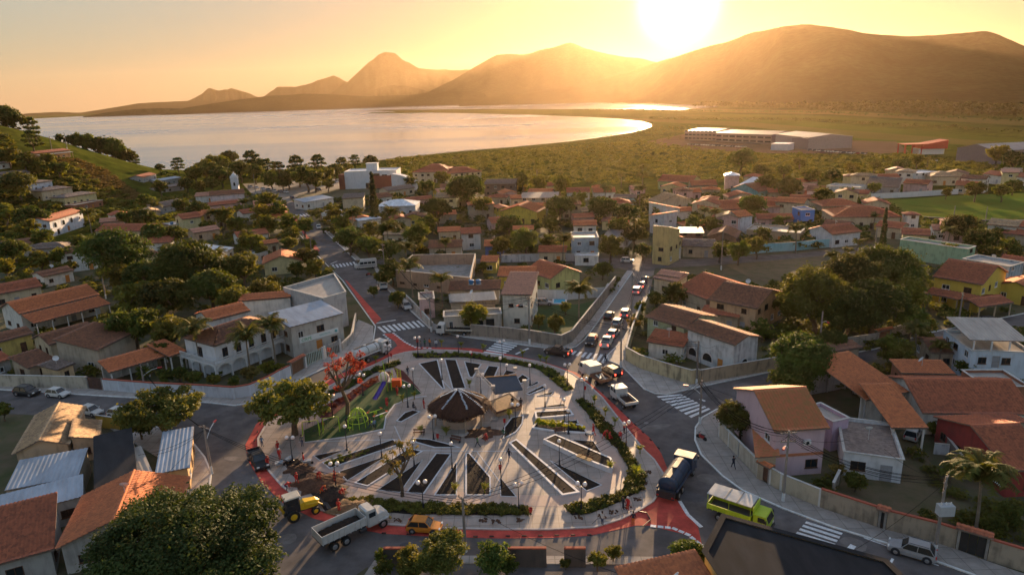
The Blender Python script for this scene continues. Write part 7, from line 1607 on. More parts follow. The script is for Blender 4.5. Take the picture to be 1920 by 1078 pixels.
def car(kind, col, lit=False):
    L_, W_, Ht, g0, cab = CARK[kind]; w = W_/2; x1, x0 = L_/2, -L_/2; m_ = CP[col]; belt = Ht*.62
    g = thing('car', 'x', 'car', (0, 0, 0)); mb = MB(); bz = .28
    end = belt*.92 if kind in ('sedan',) else belt
    hull(mb, [(x1, w*.72, w*.6, bz+.12, belt*.68), (x1-.12, w*.92, w*.84, bz+.03, belt*.8), (x1-.75, w, w*.93, bz, belt*.9), (cab[0]+.1, w, w*.95, bz, belt*.97), (0, w*1.01, w*.96, bz, belt), (cab[3]+.25, w, w*.95, bz, end), (x0+.12, w*.95, w*.88, bz+.03, end*.98), (x0, w*.85, w*.76, bz+.14, end*.9)])
    # roof skin and pillars
    rz_, rw, bw_ = Ht, w*.74, w*.93; a, b, c, d = cab
    def sect(x, hw, z): return (x, -hw, z), (x, hw, z)
    p = [sect(a, bw_, belt), sect(b, rw, rz_-.05), sect(c, rw, rz_-.03), sect(d, bw_, belt)]
    mb.box(((b+c)/2, 0, rz_-.03), (b-c, rw*2, .07), taper=.93)
    for s in (0, 1):
        for i in range(3):
            mb.tube([p[i][s], p[i+1][s]], .045, 4)
        mid = (b+c)/2; mb.tube([(mid+.05, (-1, 1)[s]*rw, rz_-.05), (mid+.1, (-1, 1)[s]*bw_, belt)], .045, 4)
    body = obj('body', mb, g, m_, smooth=False)
    def pane(name, pts_):
        q = MB(); q.poly(pts_); obj(name, q, g, GLASS)
    gl = MB(); k = .97; ins = lambda t, f=.985: (t[0], t[1]*f, t[2]-.03)
    pane('windscreen', [ins(p[0][0]), ins(p[0][1]), ins(p[1][1]), ins(p[1][0])]); pane('rear_window', [ins(p[3][1]), ins(p[3][0]), ins(p[2][0]), ins(p[2][1])])
    for s in (0, 1): pane('side_window', [ins(p[3][s]), ins(p[0][s]), ins(p[1][s]), ins(p[2][s])][::(1 if s else -1)])
    r = .33 if kind in ('hatch', 'sedan') else .38
    for x in (x1-.8, x0+.78):
        for s in (-1, 1):
            wheel(g, x, s*(w-.1), r); q = MB(); q.cyl((x, s*(w-.22), r+.03), (x, s*(w+.012), r+.03), r*1.17, n=14); obj('wheel_arch', q, g, DARKM)
    for s in (-1, 1):
        q = MB(); q.box((x1-.1, s*w*.68, belt*.74), (.16, .34, .16)); obj('headlight', q, g, LAMPG)
        q = MB(); q.box((x0+.05, s*w*.76, belt*.82), (.1, .2, .3)); obj('tail_light', q, g, TAILON if lit else TAIL)
        q = MB(); q.box((a-.1, s*(w+.08), belt+.06), (.12, .18, .12)); obj('mirror', q, g, m_)
    q = MB(); q.box((x1-.01, 0, .42), (.06, .5, .14)); obj('grille', q, g, DARKM)
    if kind == 'pickup':
        q = MB(); q.box(((c-.5+x0)/2, 0, belt+.01), (abs(c-.5-x0)-.3, W_*.82, .02)); obj('bed_floor', q, g, DARKM)
        for s in (-1, 1): q = MB(); q.box(((c-.6+x0)/2, s*(w*.9), belt+.1), (abs(c-.6-x0)-.1, .08, .22)); obj('bed_side', q, g, m_)
        q = MB(); q.box((x0+.06, 0, belt+.1), (.08, W_*.86, .22)); obj('tailgate', q, g, m_)
    if kind == 'suv':
        for s in (-1, 1): q = MB(); q.tube([(b-.1, s*rw*.9, rz_+.06), (c+.1, s*rw*.9, rz_+.06)], .025, 4); obj('roof_rail', q, g, DARKM)
    return g
CARP = {}
def place(rear, front):
    a, b = P(*rear), P(*front); a.z = b.z = 0; c = (a+b)/2; return c, math.atan2(b.y-a.y, b.x-a.x)
def CAR(kind, col, rear, front, label, lit=False, at=None):
    c, rz = place(rear, front); c.z = .02; key = (kind, col, lit)
    if key not in CARP:
        g = car(kind, col, lit); CARP[key] = g; g.location = c; g.rotation_euler = (0, 0, rz); g['label'] = label
    else: g = copytree(CARP[key], c, rz, label)
    g['group'] = 'cars on the streets'; LAND.append((label.split(' ', 12)[0]+' '+label.split()[1]+' '+label.split()[2], c.x, c.y)) if 0 else None
    return g
CAR('suv', 'black', (30, 738), (74, 742), 'black suv driving on the left street by the beige wall')
CAR('hatch', 'white', (88, 741), (132, 745), 'white hatchback just ahead of the black suv on the left street')
CAR('hatch', 'white', (148, 772), (196, 781), 'white car parked behind the old tan roof')
CAR('hatch', 'white', (204, 778), (248, 784), 'white car parked above the ochre wall')
CAR('sedan', 'white', (306, 772), (352, 782), 'white car half hidden under the street tree')
CAR('pickup', 'black', (472, 848), (500, 893), 'black pickup with an open bed stopped on the red lane')
CAR('hatch', 'orange', (764, 992), (829, 996), 'bright orange hatchback in front of the plaza')
CAR('suv', 'silver', (1750, 1052), (1668, 1028), 'silver crossover with a black roof parked at the lower right')
CAR('pickup', 'black', (1068, 669), (1024, 661), 'black pickup turning at the crossing north of the plaza', lit=True)
CAR('suv', 'black', (1115, 637), (1104, 652), 'black suv waiting at the crossing at the end of the lane')
CAR('pickup', 'white', (1132, 657), (1143, 637), 'white pickup nearest the crossing in the lane queue', lit=True)
CAR('hatch', 'silver', (1144, 636), (1156, 624), 'silver hatchback second in the lane queue', lit=True)
CAR('hatch', 'white', (1152, 616), (1164, 602), 'white hatchback third in the lane queue')
CAR('suv', 'silver', (1168, 602), (1177, 583), 'light silver suv in the middle of the lane queue', lit=True)
CAR('sedan', 'black', (1137, 604), (1147, 588), 'black sedan alone on the left of the lane')
CAR('suv', 'white', (1190, 556), (1198, 543), 'white suv farther up the lane behind the palm', lit=True)
CAR('sedan', 'silver', (1199, 544), (1206, 532), 'silver sedan farther up the lane with lit tail lamps', lit=True)
CAR('sedan', 'grey', (1205, 534), (1212, 522), 'grey sedan last in the lane queue')
CAR('hatch', 'white', (1164, 492), (1188, 492), 'white car crossing at the top of the lane')
CAR('suv', 'black', (1162, 711), (1128, 694), 'black suv beside the truck with scaffolding boards', lit=True)
CAR('suv', 'white', (754, 570), (770, 587), 'white suv coming down the avenue')
CAR('hatch', 'white', (597, 424), (599, 434), 'small white car far up the avenue')
CAR('hatch', 'silver', (96, 594), (112, 603), 'silver car in the open garage of the orange roofed house')
CAR('suv', 'silver', (1002, 572), (1037, 572), 'silver suv parked beside the swimming pool')
CAR('suv', 'black', (1842, 610), (1868, 606), 'black car parked by the yellow house wall')
CAR('sedan', 'silver', (1602, 726), (1610, 740), 'silver car in the courtyard under the pointed orange roof')
CAR('hatch', 'white', (1618, 738), (1628, 752), 'white car under the pointed orange roof')
CAR('hatch', 'white', (1706, 828), (1714, 812), 'white car under the tiled carport')
CAR('hatch', 'blue', (556, 378), (540, 368), 'dark blue car by the low shops at the head of the avenue')
for i, (x, y, c, k) in enumerate([(494, 357, 'white', 'suv'), (504, 358, 'silver', 'hatch'), (515, 360, 'white', 'hatch'), (526, 361, 'grey', 'sedan'), (536, 362, 'white', 'sedan'), (470, 353, 'silver', 'suv'), (481, 354, 'white', 'sedan'), (598, 358, 'blue', 'hatch'), (630, 343, 'white', 'sedan')]):
    CAR(k, c, (x-5, y-1), (x+5, y+1), ['white suv third', 'silver hatchback fourth', 'white hatchback fifth', 'grey sedan sixth', 'white sedan seventh', 'silver suv first', 'white sedan second', 'blue hatchback alone on the right', 'white sedan under the trees at the far side'][i]+' in the row on the church square')
def far_car(col):
    """seen at a dozen pixels: body, cabin and wheels only"""
    g = thing('car', 'x', 'car', (0, 0, 0)); mb = MB(); hull(mb, [(2.1, .7, .6, .35, .75), (1.4, .85, .8, .3, .9), (-1.6, .85, .8, .3, .95), (-2.1, .75, .7, .4, .85)]); obj('body', mb, g, CP[col])
    mb = MB(); mb.box((-.2, 0, 1.15), (2.3, 1.45, .5), taper=.8); obj('cabin', mb, g, GLASS); mb = MB()
    for x in (-1.3, 1.3): mb.cyl((x, -.85, .32), (x, .85, .32), .32, n=8)
    obj('wheels', mb, g, TY); return g
FCP = {c: far_car(c) for c in ('white', 'grey', 'silver', 'black', 'red')}; fu = set(); k = 0
rows = [((1292, 272), (1394, 277), 20, 'along the grey factory halls'), ((1518, 283), (1644, 292), 16, 'in front of the office building'), ((1720, 300), (1752, 303), 5, 'beside the red pavilion')]
for a, b, n, w_ in rows:
    p, q = px([a, b])
    for i in range(n):
        c = p.lerp(q, (i+.3*rnd.random())/(n-1)); cc = rnd.choice(['white', 'grey', 'silver', 'black', 'white', 'grey', 'red']); rz = math.atan2(q.y-p.y, q.x-p.x)+1.2+rnd.uniform(-.1, .1)
        lb = cc+' car parked in the row '+w_
        if cc not in fu: g = FCP[cc]; fu.add(cc); g.location = (c.x, c.y, .06); g.rotation_euler = (0, 0, rz); g['label'] = lb
        else: g = copytree(FCP[cc], (c.x, c.y, .06), rz, lb)
        g['group'] = cc+' cars parked '+w_
for c, g in FCP.items():
    if c not in fu:
        for ch in list(g.children): bpy.data.objects.remove(ch)
        bpy.data.objects.remove(g)
# ---- trucks: +x is forward
def cab_over(g, x0, col, W_=2.2, Hc=2.5, L_=1.7, z0=.55, crew=0):
    """flat fronted cab with its rear wall at x0"""
    w = W_/2; m_ = CP[col]; mb = MB(); x1 = x0+L_+crew
    prof = [(x0, z0), (x1, z0), (x1+.04, z0+.55*(Hc-z0)), (x1-.28, Hc), (x0, Hc)]
    n = len(prof); mb._add([(x, -w, z) for x, z in prof]+[(x, w, z) for x, z in prof], [tuple(range(n)), tuple(range(n, 2*n))[::-1]]+[(i, n+i, n+(i+1) % n, (i+1) % n) for i in range(n)]); obj('cab', mb, g, m_)
    zb = z0+.55*(Hc-z0); q = MB(); q.poly([(x1+.065, -w*.88, zb+.04), (x1+.065, w*.88, zb+.04), (x1-.22, w*.82, Hc-.14), (x1-.22, -w*.82, Hc-.14)]); obj('windscreen', q, g, GLASS)
    for s in (-1, 1):
        q = MB(); q.poly([(x1-.15, s*(w+.01), zb), (x1-1.1, s*(w+.01), zb), (x1-1.1, s*(w+.01), Hc-.2), (x1-.4, s*(w+.01), Hc-.2)][::s]); obj('side_window', q, g, GLASS)
        if crew: q = MB(); q.poly([(x1-1.25, s*(w+.01), zb), (x0+.2, s*(w+.01), zb), (x0+.2, s*(w+.01), Hc-.2), (x1-1.25, s*(w+.01), Hc-.2)][::s]); obj('side_window', q, g, GLASS)
        q = MB(); q.box((x1+.05, s*w*.74, z0+.3), (.06, .34, .2)); obj('headlight', q, g, LAMPG)
        q = MB(); q.box((x1-.15, s*(w+.22), zb+.35), (.08, .16, .42)); obj('mirror', q, g, DARKM)
    q = MB(); q.box((x1+.1, 0, z0-.02), (.18, W_, .28)); obj('bumper', q, g, DARKM); return x1
def chassis(g, x0, x1, z=.85):
    mb = MB()
    for s in (-.4, .4): mb.box(((x0+x1)/2, s, z), (x1-x0, .12, .22))
    for t in np.linspace(x0+.2, x1-.2, 5): mb.box((t, 0, z), (.12, .7, .14))
    obj('chassis', mb, g, DARKM)
def bed(g, x0, x1, W_, z0, h, m_, gate=True, load=None, open_top=True):
    mb = MB(); mb.box(((x0+x1)/2, 0, z0), (x1-x0, W_, .12)); obj('bed_floor', mb, g, DARKM)
    for s in (-1, 1):
        mb = MB(); mb.box(((x0+x1)/2, s*(W_/2-.04), z0+.06+h/2), (x1-x0, .08, h)); 
        for t in np.linspace(x0+.1, x1-.1, max(3, int((x1-x0)/.55))): mb.box((t, s*(W_/2+.03), z0+h/2), (.09, .08, h*.96))
        obj('side_board', mb, g, m_)
    for x in (x0+.04, x1-.04): mb = MB(); mb.box((x, 0, z0+.06+h/2), (.08, W_-.16, h)); obj('tailgate' if x < (x0+x1)/2 else 'headboard', mb, g, m_)
    if load:
        gg = np.random.default_rng(4); nx, ny = 22, 10; X, Y = np.meshgrid(np.linspace(x0+.09, x1-.09, nx), np.linspace(-W_/2+.09, W_/2-.09, ny)); Z = z0+.12+load[1]*(1-np.abs(Y/(W_/2))**3)*(1-np.abs((X-(x0+x1)/2)/((x1-x0)/2))**4)+gg.normal(size=X.shape)*.05
        i = np.arange(nx*ny).reshape(ny, nx); q = obj('load', npmesh('load', np.stack([X, Y, Z], -1).reshape(-1, 3), np.stack([i[:-1, :-1], i[:-1, 1:], i[1:, 1:], i[1:, :-1]], -1).reshape(-1, 4), load[0]), g)
def TRUCK(label, rear, front, group=None, cat='truck', name='truck', ln=None):
    c, rz = place(rear, front); return thing(name, label, cat, (c.x, c.y, .02), rz)
# dump truck with a bonnet cab
g = TRUCK('white dump truck loaded with dark soil in the lower foreground', (606, 1030), (716, 978)); LAND.append(('white dump truck', *g.location.xy))
chassis(g, -4.0, 3.6, .95); bed(g, -4.2, 1.2, 2.5, 1.35, 1.0, CP['white'], load=(SOIL, .55))
mb = MB(); hull(mb, [(1.35, 1.05, .9, .85, 2.75), (1.6, 1.15, .98, .8, 2.82), (2.5, 1.15, .95, .8, 2.78), (2.75, 1.15, 1.05, .8, 1.95), (3.6, 1.1, .98, .8, 1.85), (4.05, 1.0, .85, .85, 1.7), (4.15, .9, .7, .95, 1.5)]); obj('cab', mb, g, CP['white'])
q = MB(); q.poly([(2.68, -.85, 2.0), (2.68, .85, 2.0), (2.55, .78, 2.68), (2.55, -.78, 2.68)]); q2 = obj('windscreen', q, g, GLASS); q2.location = (.06, 0, 0)
for s in (-1, 1):
    q = MB(); q.box((2.0, s*1.1, 2.25), (.8, .06, .55)); obj('side_window', q, g, GLASS); q = MB(); q.box((4.15, s*.8, 1.15), (.1, .26, .26)); obj('headlight', q, g, LAMPG)
    q = MB(); q.box((3.3, s*1.15, 1.15), (1.2, .3, .12)); obj('mudguard', q, g, CP['white'])
    wheel(g, 3.25, s*1.05, .52, .3)
    for x in (-1.4, -2.8): wheel(g, x, s*1.0, .52, .5)
q = MB(); q.box((4.25, 0, .8), (.2, 2.3, .25)); obj('bumper', q, g, mat('brass_bumper', (.35, .25, .08), var=.1))
q = MB(); q.cyl((.3, -1.05, .9), (1.1, -1.05, .9), .28, n=10); obj('fuel_tank', q, g, DARKM)
# tank trucks
def tanker(label, rear, front, col, cabc):
    g = TRUCK(label, rear, front, name='tank_truck', cat='tank truck'); chassis(g, -4.1, 3.2, .95); cab_over(g, 2.1, cabc, 2.4, 2.85, 1.9, .7)
    mb = MB(); n = 20; mb.lathe([(.001, -3.0), (.5, -2.95), (.95, -2.75), (1.05, -2.6), (1.05, 2.6), (.95, 2.75), (.5, 2.95), (.001, 3.0)], n); mb.v = [(z-1.2, x*1.1, y*.92+2.05) for x, y, z in mb.v]; t = obj('tank', mb, g, CP[col], smooth=False)
    for x in (-3.2, -1.2, .8): mb = MB(); mb.lathe([(1.0, -.05), (1.0, .05)], n); mb.v = [(z+x, a*1.17, b*.99+2.05) for a, b, z in mb.v]; obj('tank_band', mb, t, DARKM)
    mb = MB(); mb.cyl((-1.2, 0, 2.9), (-1.2, 0, 3.2), .3, n=12); obj('hatch', mb, t, CP[col]); mb = MB(); mb.box((-1.2, 0, 3.03), (5.2, .5, .05)); obj('walkway', mb, t, DARKM)
    for s in (-1, 1):
        q = MB(); q.tube([(-4.0, s*1.18, 1.5), (1.6, s*1.18, 1.5)], .13, 6); obj('side_hose', q, g, CP[col]); wheel(g, 2.9, s*1.05, .5, .3)
        for x in (-1.6, -2.95): wheel(g, x, s*1.0, .5, .5)
    q = MB(); q.box((-4.3, 0, 1.2), (.5, 2.2, .7)); obj('pump_box', q, g, DARKM)
    q = MB(); q.box((-4.55, 0, .75), (.12, 2.2, .2)); obj('rear_bumper', q, g, DARKM)
    for s in (-1, 1): q = MB(); q.box((-4.62, s*.9, .95), (.06, .25, .15)); obj('tail_light', q, g, TAIL)
    return g
tanker('blue water tank truck parked at the south east corner of the plaza', (1246, 944), (1291, 876), 'blue', 'blue'); LAND.append(('blue tank truck', *P(1268, 915).xy))
tanker('white water tank truck standing on the north west side of the plaza', (658, 688), (730, 658), 'white', 'white'); LAND.append(('white tank truck', *P(694, 672).xy))
# lime green truck with a canopy
g = TRUCK('lime green truck with a grey canopy over its bed near the black roof', (1338, 962), (1432, 994)); chassis(g, -3.2, 3, .85); cab_over(g, 1.9, 'green', 2.2, 2.3, 1.6, .6); bed(g, -3.3, 1.7, 2.3, 1.15, .6, CP['green'])
mb = MB(); mb.box((-.8, 0, 3.1), (5.0, 2.5, .08)); obj('canopy', mb, g, mat('canopy_sheet', (.45, .44, .42), var=.12)); mb = MB(); mb.box((-1.3, 0, 3.16), (.06, 2.5, .05)); mb.box((.1, 0, 3.16), (.06, 2.5, .05)); obj('canopy_seam', mb, g, DARKM)
for x in (-3.2, -.8, 1.6):
    for s in (-1, 1): mb = MB(); mb.tube([(x, s*1.1, 1.7), (x, s*1.15, 3.1)], .04, 4); obj('canopy_post', mb, g, CP['green'])
mb = MB(); mb.box((1.9, 0, 2.75), (.08, 2.4, .7)); obj('canopy_front', mb, g, CP['green'])
for s in (-1, 1): wheel(g, 2.7, s*.95, .42, .26); wheel(g, -1.9, s*.95, .42, .4)
# flatbed at the north
g = TRUCK('white flatbed truck parked before the corner bar', (898, 628), (808, 626)); chassis(g, -3.6, 2.6, .8); cab_over(g, 1.9, 'white', 2.2, 2.4, 1.7, .6); bed(g, -3.9, 1.7, 2.3, 1.05, .35, CP['cream'], load=(SOIL, .1))
for s in (-1, 1): wheel(g, 2.7, s*.95, .42, .26); wheel(g, -2.2, s*.95, .42, .4)
# truck with crew box and boards, small truck with branches
g = TRUCK('white crew cab truck with a bed of scaffolding boards east of the plaza', (1146, 733), (1086, 692)); chassis(g, -3.6, 2.2, .8); cab_over(g, 1.6, 'white', 2.2, 2.45, 1.7, .6); bed(g, -3.8, -.5, 2.3, 1.0, .45, mat('rust_side', (.25, .12, .07), var=.3))
mb = MB(); mb.box((.55, 0, 1.85), (2.0, 2.2, 1.7)); obj('crew_box', mb, g, CP['white']); mb = MB(); mb.box((.55, 0, 2.72), (2.05, 2.25, .06)); obj('box_roof', mb, g, CP['cream'])
for i in range(6): mb = MB(); mb.box((-2.2+rnd.uniform(-.4, .4), rnd.uniform(-.7, .7), 1.2+.07*i), (1.8, .25, .05), rz=rnd.uniform(-.6, .6)); obj('board', mb, g, CP['cream'] if i % 2 else CONC)
for s in (-1, 1): wheel(g, 2.5, s*.95, .42, .26); wheel(g, -2.2, s*.95, .42, .4)
g = TRUCK('small white truck carrying branches east of the plaza', (1188, 773), (1153, 742)); chassis(g, -2.6, 2.0, .75); cab_over(g, .8, 'white', 2.0, 2.3, 1.5, .55, crew=.7); bed(g, -2.7, .6, 2.1, .95, .45, CP['white'])
mb = MB()
for i in range(120): a = Vector((rnd.uniform(-2.3, .3), rnd.uniform(-.8, .8), 1.1)); mb.tube([tuple(a), tuple(a+Vector((rnd.uniform(-.5, .5), rnd.uniform(-.3, .3), rnd.uniform(.1, .6))))], .02, 3)
q = obj('branches', mb, g, WOOD); q['kind'] = 'stuff'; LAND.append(('small white truck', *g.location.xy))
for s in (-1, 1): wheel(g, 2.0, s*.88, .38, .22); wheel(g, -1.6, s*.85, .38, .35)
# minibus and light truck on the avenue
def van(label, rear, front, L_, Ht, col, name, cat, side=True):
    g = TRUCK(label, rear, front, name=name, cat=cat); w = 1.0; mb = MB(); hull(mb, [(L_/2, .8, .7, .4, 1.1), (L_/2-.25, .98, .9, .32, 1.35), (L_/2-.9, 1.0, .93, .3, 1.5), (L_/2-1.7, 1.0, .88, .3, Ht-.08), (L_/2-2.2, 1.0, .88, .3, Ht), (-L_/2+.2, 1.0, .88, .3, Ht), (-L_/2, .96, .84, .35, Ht-.08)]); obj('body', mb, g, CP[col])
    q = MB(); q.poly([(L_/2-.9, -.84, 1.53), (L_/2-.9, .84, 1.53), (L_/2-1.68, .78, Ht-.12), (L_/2-1.68, -.78, Ht-.12)]); t = obj('windscreen', q, g, GLASS); t.location = (.05, 0, .02)
    for s in (-1, 1):
        n = 4 if side else 1
        for i in range(n): q = MB(); x = L_/2-2.05-i*1.1; q.box((x, s*.965, 1.75), (.98, .05, .62)); obj('side_window', q, g, GLASS)
        if side: q = MB(); q.box((-.3, s*1.005, .95), (L_-1.4, .03, .14)); obj('stripe', q, g, CP['blue'])
        wheel(g, L_/2-1.0, s*.88, .36); wheel(g, -L_/2+1.1, s*.88, .36)
        q = MB(); q.box((L_/2-.02, s*.62, .9), (.1, .3, .2)); obj('headlight', q, g, LAMPG)
    q = MB(); q.box((-L_/2-.01, 0, 1.8), (.03, 1.4, .55)); obj('rear_window', q, g, GLASS)
van('white minibus with a blue stripe crossing the avenue', (707, 501), (665, 505), 6.3, 2.7, 'white', 'minibus', 'minibus')
g = TRUCK('white box truck coming down the avenue', (714, 532), (722, 549)); cab_over(g, 1.2, 'white', 1.9, 2.1, 1.3, .5); mb = MB(); mb.box((-1.0, 0, 1.9), (4.0, 2.1, 2.0)); obj('cargo_box', mb, g, CP['cream']); mb = MB(); mb.box((-1.0, 0, 2.93), (4.05, 2.15, .06)); obj('box_roof', mb, g, CP['silver'])
for s in (-1, 1): wheel(g, 1.7, s*.85, .36); wheel(g, -1.9, s*.85, .36)
# backhoe loader
def backhoe():
    g = TRUCK('yellow backhoe loader with a white cab roof beside the giant tree', (536, 975), (600, 953), name='backhoe_loader', cat='digger'); LAND.append(('yellow backhoe loader', *g.location.xy)); YL = CP['yellow']
    mb = MB(); hull(mb, [(-.3, .5, .45, .9, 1.7), (.2, .55, .5, .85, 1.85), (1.6, .5, .42, .85, 1.65), (1.95, .42, .3, .95, 1.4)]); obj('bonnet', mb, g, YL)
    mb = MB(); mb.box((-.2, 0, .85), (4.0, .7, .35)); obj('frame', mb, g, DARKM)
    mb = MB(); mb.box((-1.1, 0, 1.5), (1.5, 1.3, .9)); obj('cab_base', mb, g, DARKM)
    for x in (-1.85, -.4):
        for s in (-.62, .62): mb = MB(); mb.box((x, s, 2.2), (.08, .08, 1.3)); obj('cab_post', mb, g, DARKM)
    mb = MB(); mb.box((-1.12, 0, 2.9), (1.9, 1.6, .14), taper=.92); obj('cab_roof', mb, g, CP['cream'])
    for s in (-1, 1): q = MB(); q.box((-1.12, s*.62, 2.3), (1.3, .03, .9)); obj('cab_window', q, g, GLASS)
    YR = CP['yellow']
    for s in (-1, 1): wheel(g, -1.3, s*.95, .72, .45, YR); wheel(g, 1.3, s*.85, .48, .35, YR)
    for s in (-1, 1): mb = MB(); mb.tube([(.3, s*.6, 1.5), (1.7, s*.62, 1.3), (2.5, s*.6, .6)], .09, 5); obj('loader_arm', mb, g, YL)
    mb = MB(); pr = [(2.3, .15), (3.2, .05), (3.25, .1), (2.55, .35), (2.45, .95), (2.3, .9)]; n = len(pr); mb._add([(x, -1.1, z) for x, z in pr]+[(x, 1.1, z) for x, z in pr], [(i, n+i, n+(i+1) % n, (i+1) % n) for i in range(n)]+[tuple(range(n)), tuple(range(n, 2*n))[::-1]]); obj('front_bucket', mb, g, DARKM)
    mb = MB(); mb.tube([(-2.1, 0, 1.0), (-2.9, 0, 2.6)], .14, 5); obj('boom', mb, g, YL); mb = MB(); mb.tube([(-2.9, 0, 2.6), (-3.4, 0, 1.2)], .1, 5); obj('dipper', mb, g, YL); mb = MB(); mb.box((-3.35, 0, .95), (.45, .6, .5), taper=.6); obj('rear_bucket', mb, g, DARKM)
backhoe()
def moto(x, y, rz, label):
    p = P(x, y); g = thing('motorcycle', label, 'motorcycle', (p.x, p.y, .02), rz)
    for q in (-.6, .6): mb = MB(); mb.cyl((q, -.06, .3), (q, .06, .3), .3, n=12); obj('wheel', mb, g, TY)
    mb = MB(); hull(mb, [(-.45, .1, .1, .35, .75), (0, .16, .16, .3, .78), (.35, .14, .12, .4, .85)]); obj('body', mb, g, CP['red']); mb = MB(); mb.tube([(.6, 0, .3), (.4, 0, 1.0), (.35, -.3, 1.05)], .03, 4); mb.tube([(.4, 0, 1.0), (.35, .3, 1.05)], .03, 4); obj('fork', mb, g, DARKM); mb = MB(); mb.box((-.25, 0, .83), (.7, .22, .08)); obj('saddle', mb, g, DARKM)
moto(1315, 824, 2.2, 'motorcycle standing on the curved pavement below the crossing'); moto(692, 517, .2, 'motorcycle on the avenue near the minibus')
# ================================================================ PEOPLE
SK = mat('skin', (.22, .11, .07), rough=.6, var=0); HAIR = mat('hair', (.015, .01, .008), var=0)
CL = {'red': (.42, .03, .025), 'green': (.03, .12, .06), 'dark': (.02, .025, .04), 'blue': (.12, .2, .32), 'white': (.5, .5, .48), 'jeans': (.04, .06, .12), 'orange': (.55, .16, .03), 'grey': (.12, .12, .12)}
CLM = {k: mat('cloth_'+k, v, var=.15, sc=4) for k, v in CL.items()}
POSES = {   # joints: hip chest neck head, elbows, hands, knees, feet
 'stand': dict(hip=(0, 0, .92), ch=(0, 0, 1.32), nk=(0, 0, 1.5), hd=(.02, 0, 1.64), el=[(.0, .28, 1.12), (.05, -.28, 1.12)], hn=[(.12, .27, .88), (.2, -.24, .92)], kn=[(.03, .1, .5), (.04, -.1, .5)], ft=[(0, .11, .06), (.02, -.12, .06)]),
 'walk': dict(hip=(0, 0, .9), ch=(.04, 0, 1.3), nk=(.06, 0, 1.48), hd=(.09, 0, 1.62), el=[(-.18, .26, 1.1), (.2, -.26, 1.12)], hn=[(-.2, .27, .86), (.36, -.24, .96)], kn=[(.2, .09, .52), (-.04, -.1, .48)], ft=[(.32, .1, .07), (-.38, -.1, .1)]),
 'dig': dict(hip=(-.12, 0, .85), ch=(.2, 0, 1.15), nk=(.34, 0, 1.25), hd=(.47, 0, 1.3), el=[(.35, .28, .95), (.3, -.28, .95)], hn=[(.62, .12, .8), (.42, -.1, .68)], kn=[(.12, .15, .48), (-.1, -.14, .46)], ft=[(.14, .2, .06), (-.3, -.18, .06)]),
 'bend': dict(hip=(-.2, 0, .78), ch=(.18, 0, .92), nk=(.34, 0, .9), hd=(.47, 0, .84), el=[(.28, .25, .6), (.26, -.25, .6)], hn=[(.42, .15, .34), (.4, -.15, .32)], kn=[(.08, .14, .44), (.06, -.14, .44)], ft=[(-.05, .17, .06), (-.08, -.16, .06)]),
 'sit': dict(hip=(0, 0, .48), ch=(.03, 0, .88), nk=(.05, 0, 1.05), hd=(.08, 0, 1.19), el=[(.08, .27, .7), (.08, -.27, .7)], hn=[(.35, .14, .55), (.35, -.14, .55)], kn=[(.42, .13, .5), (.42, -.13, .5)], ft=[(.45, .14, .06), (.45, -.14, .06)])}
BODY = {}
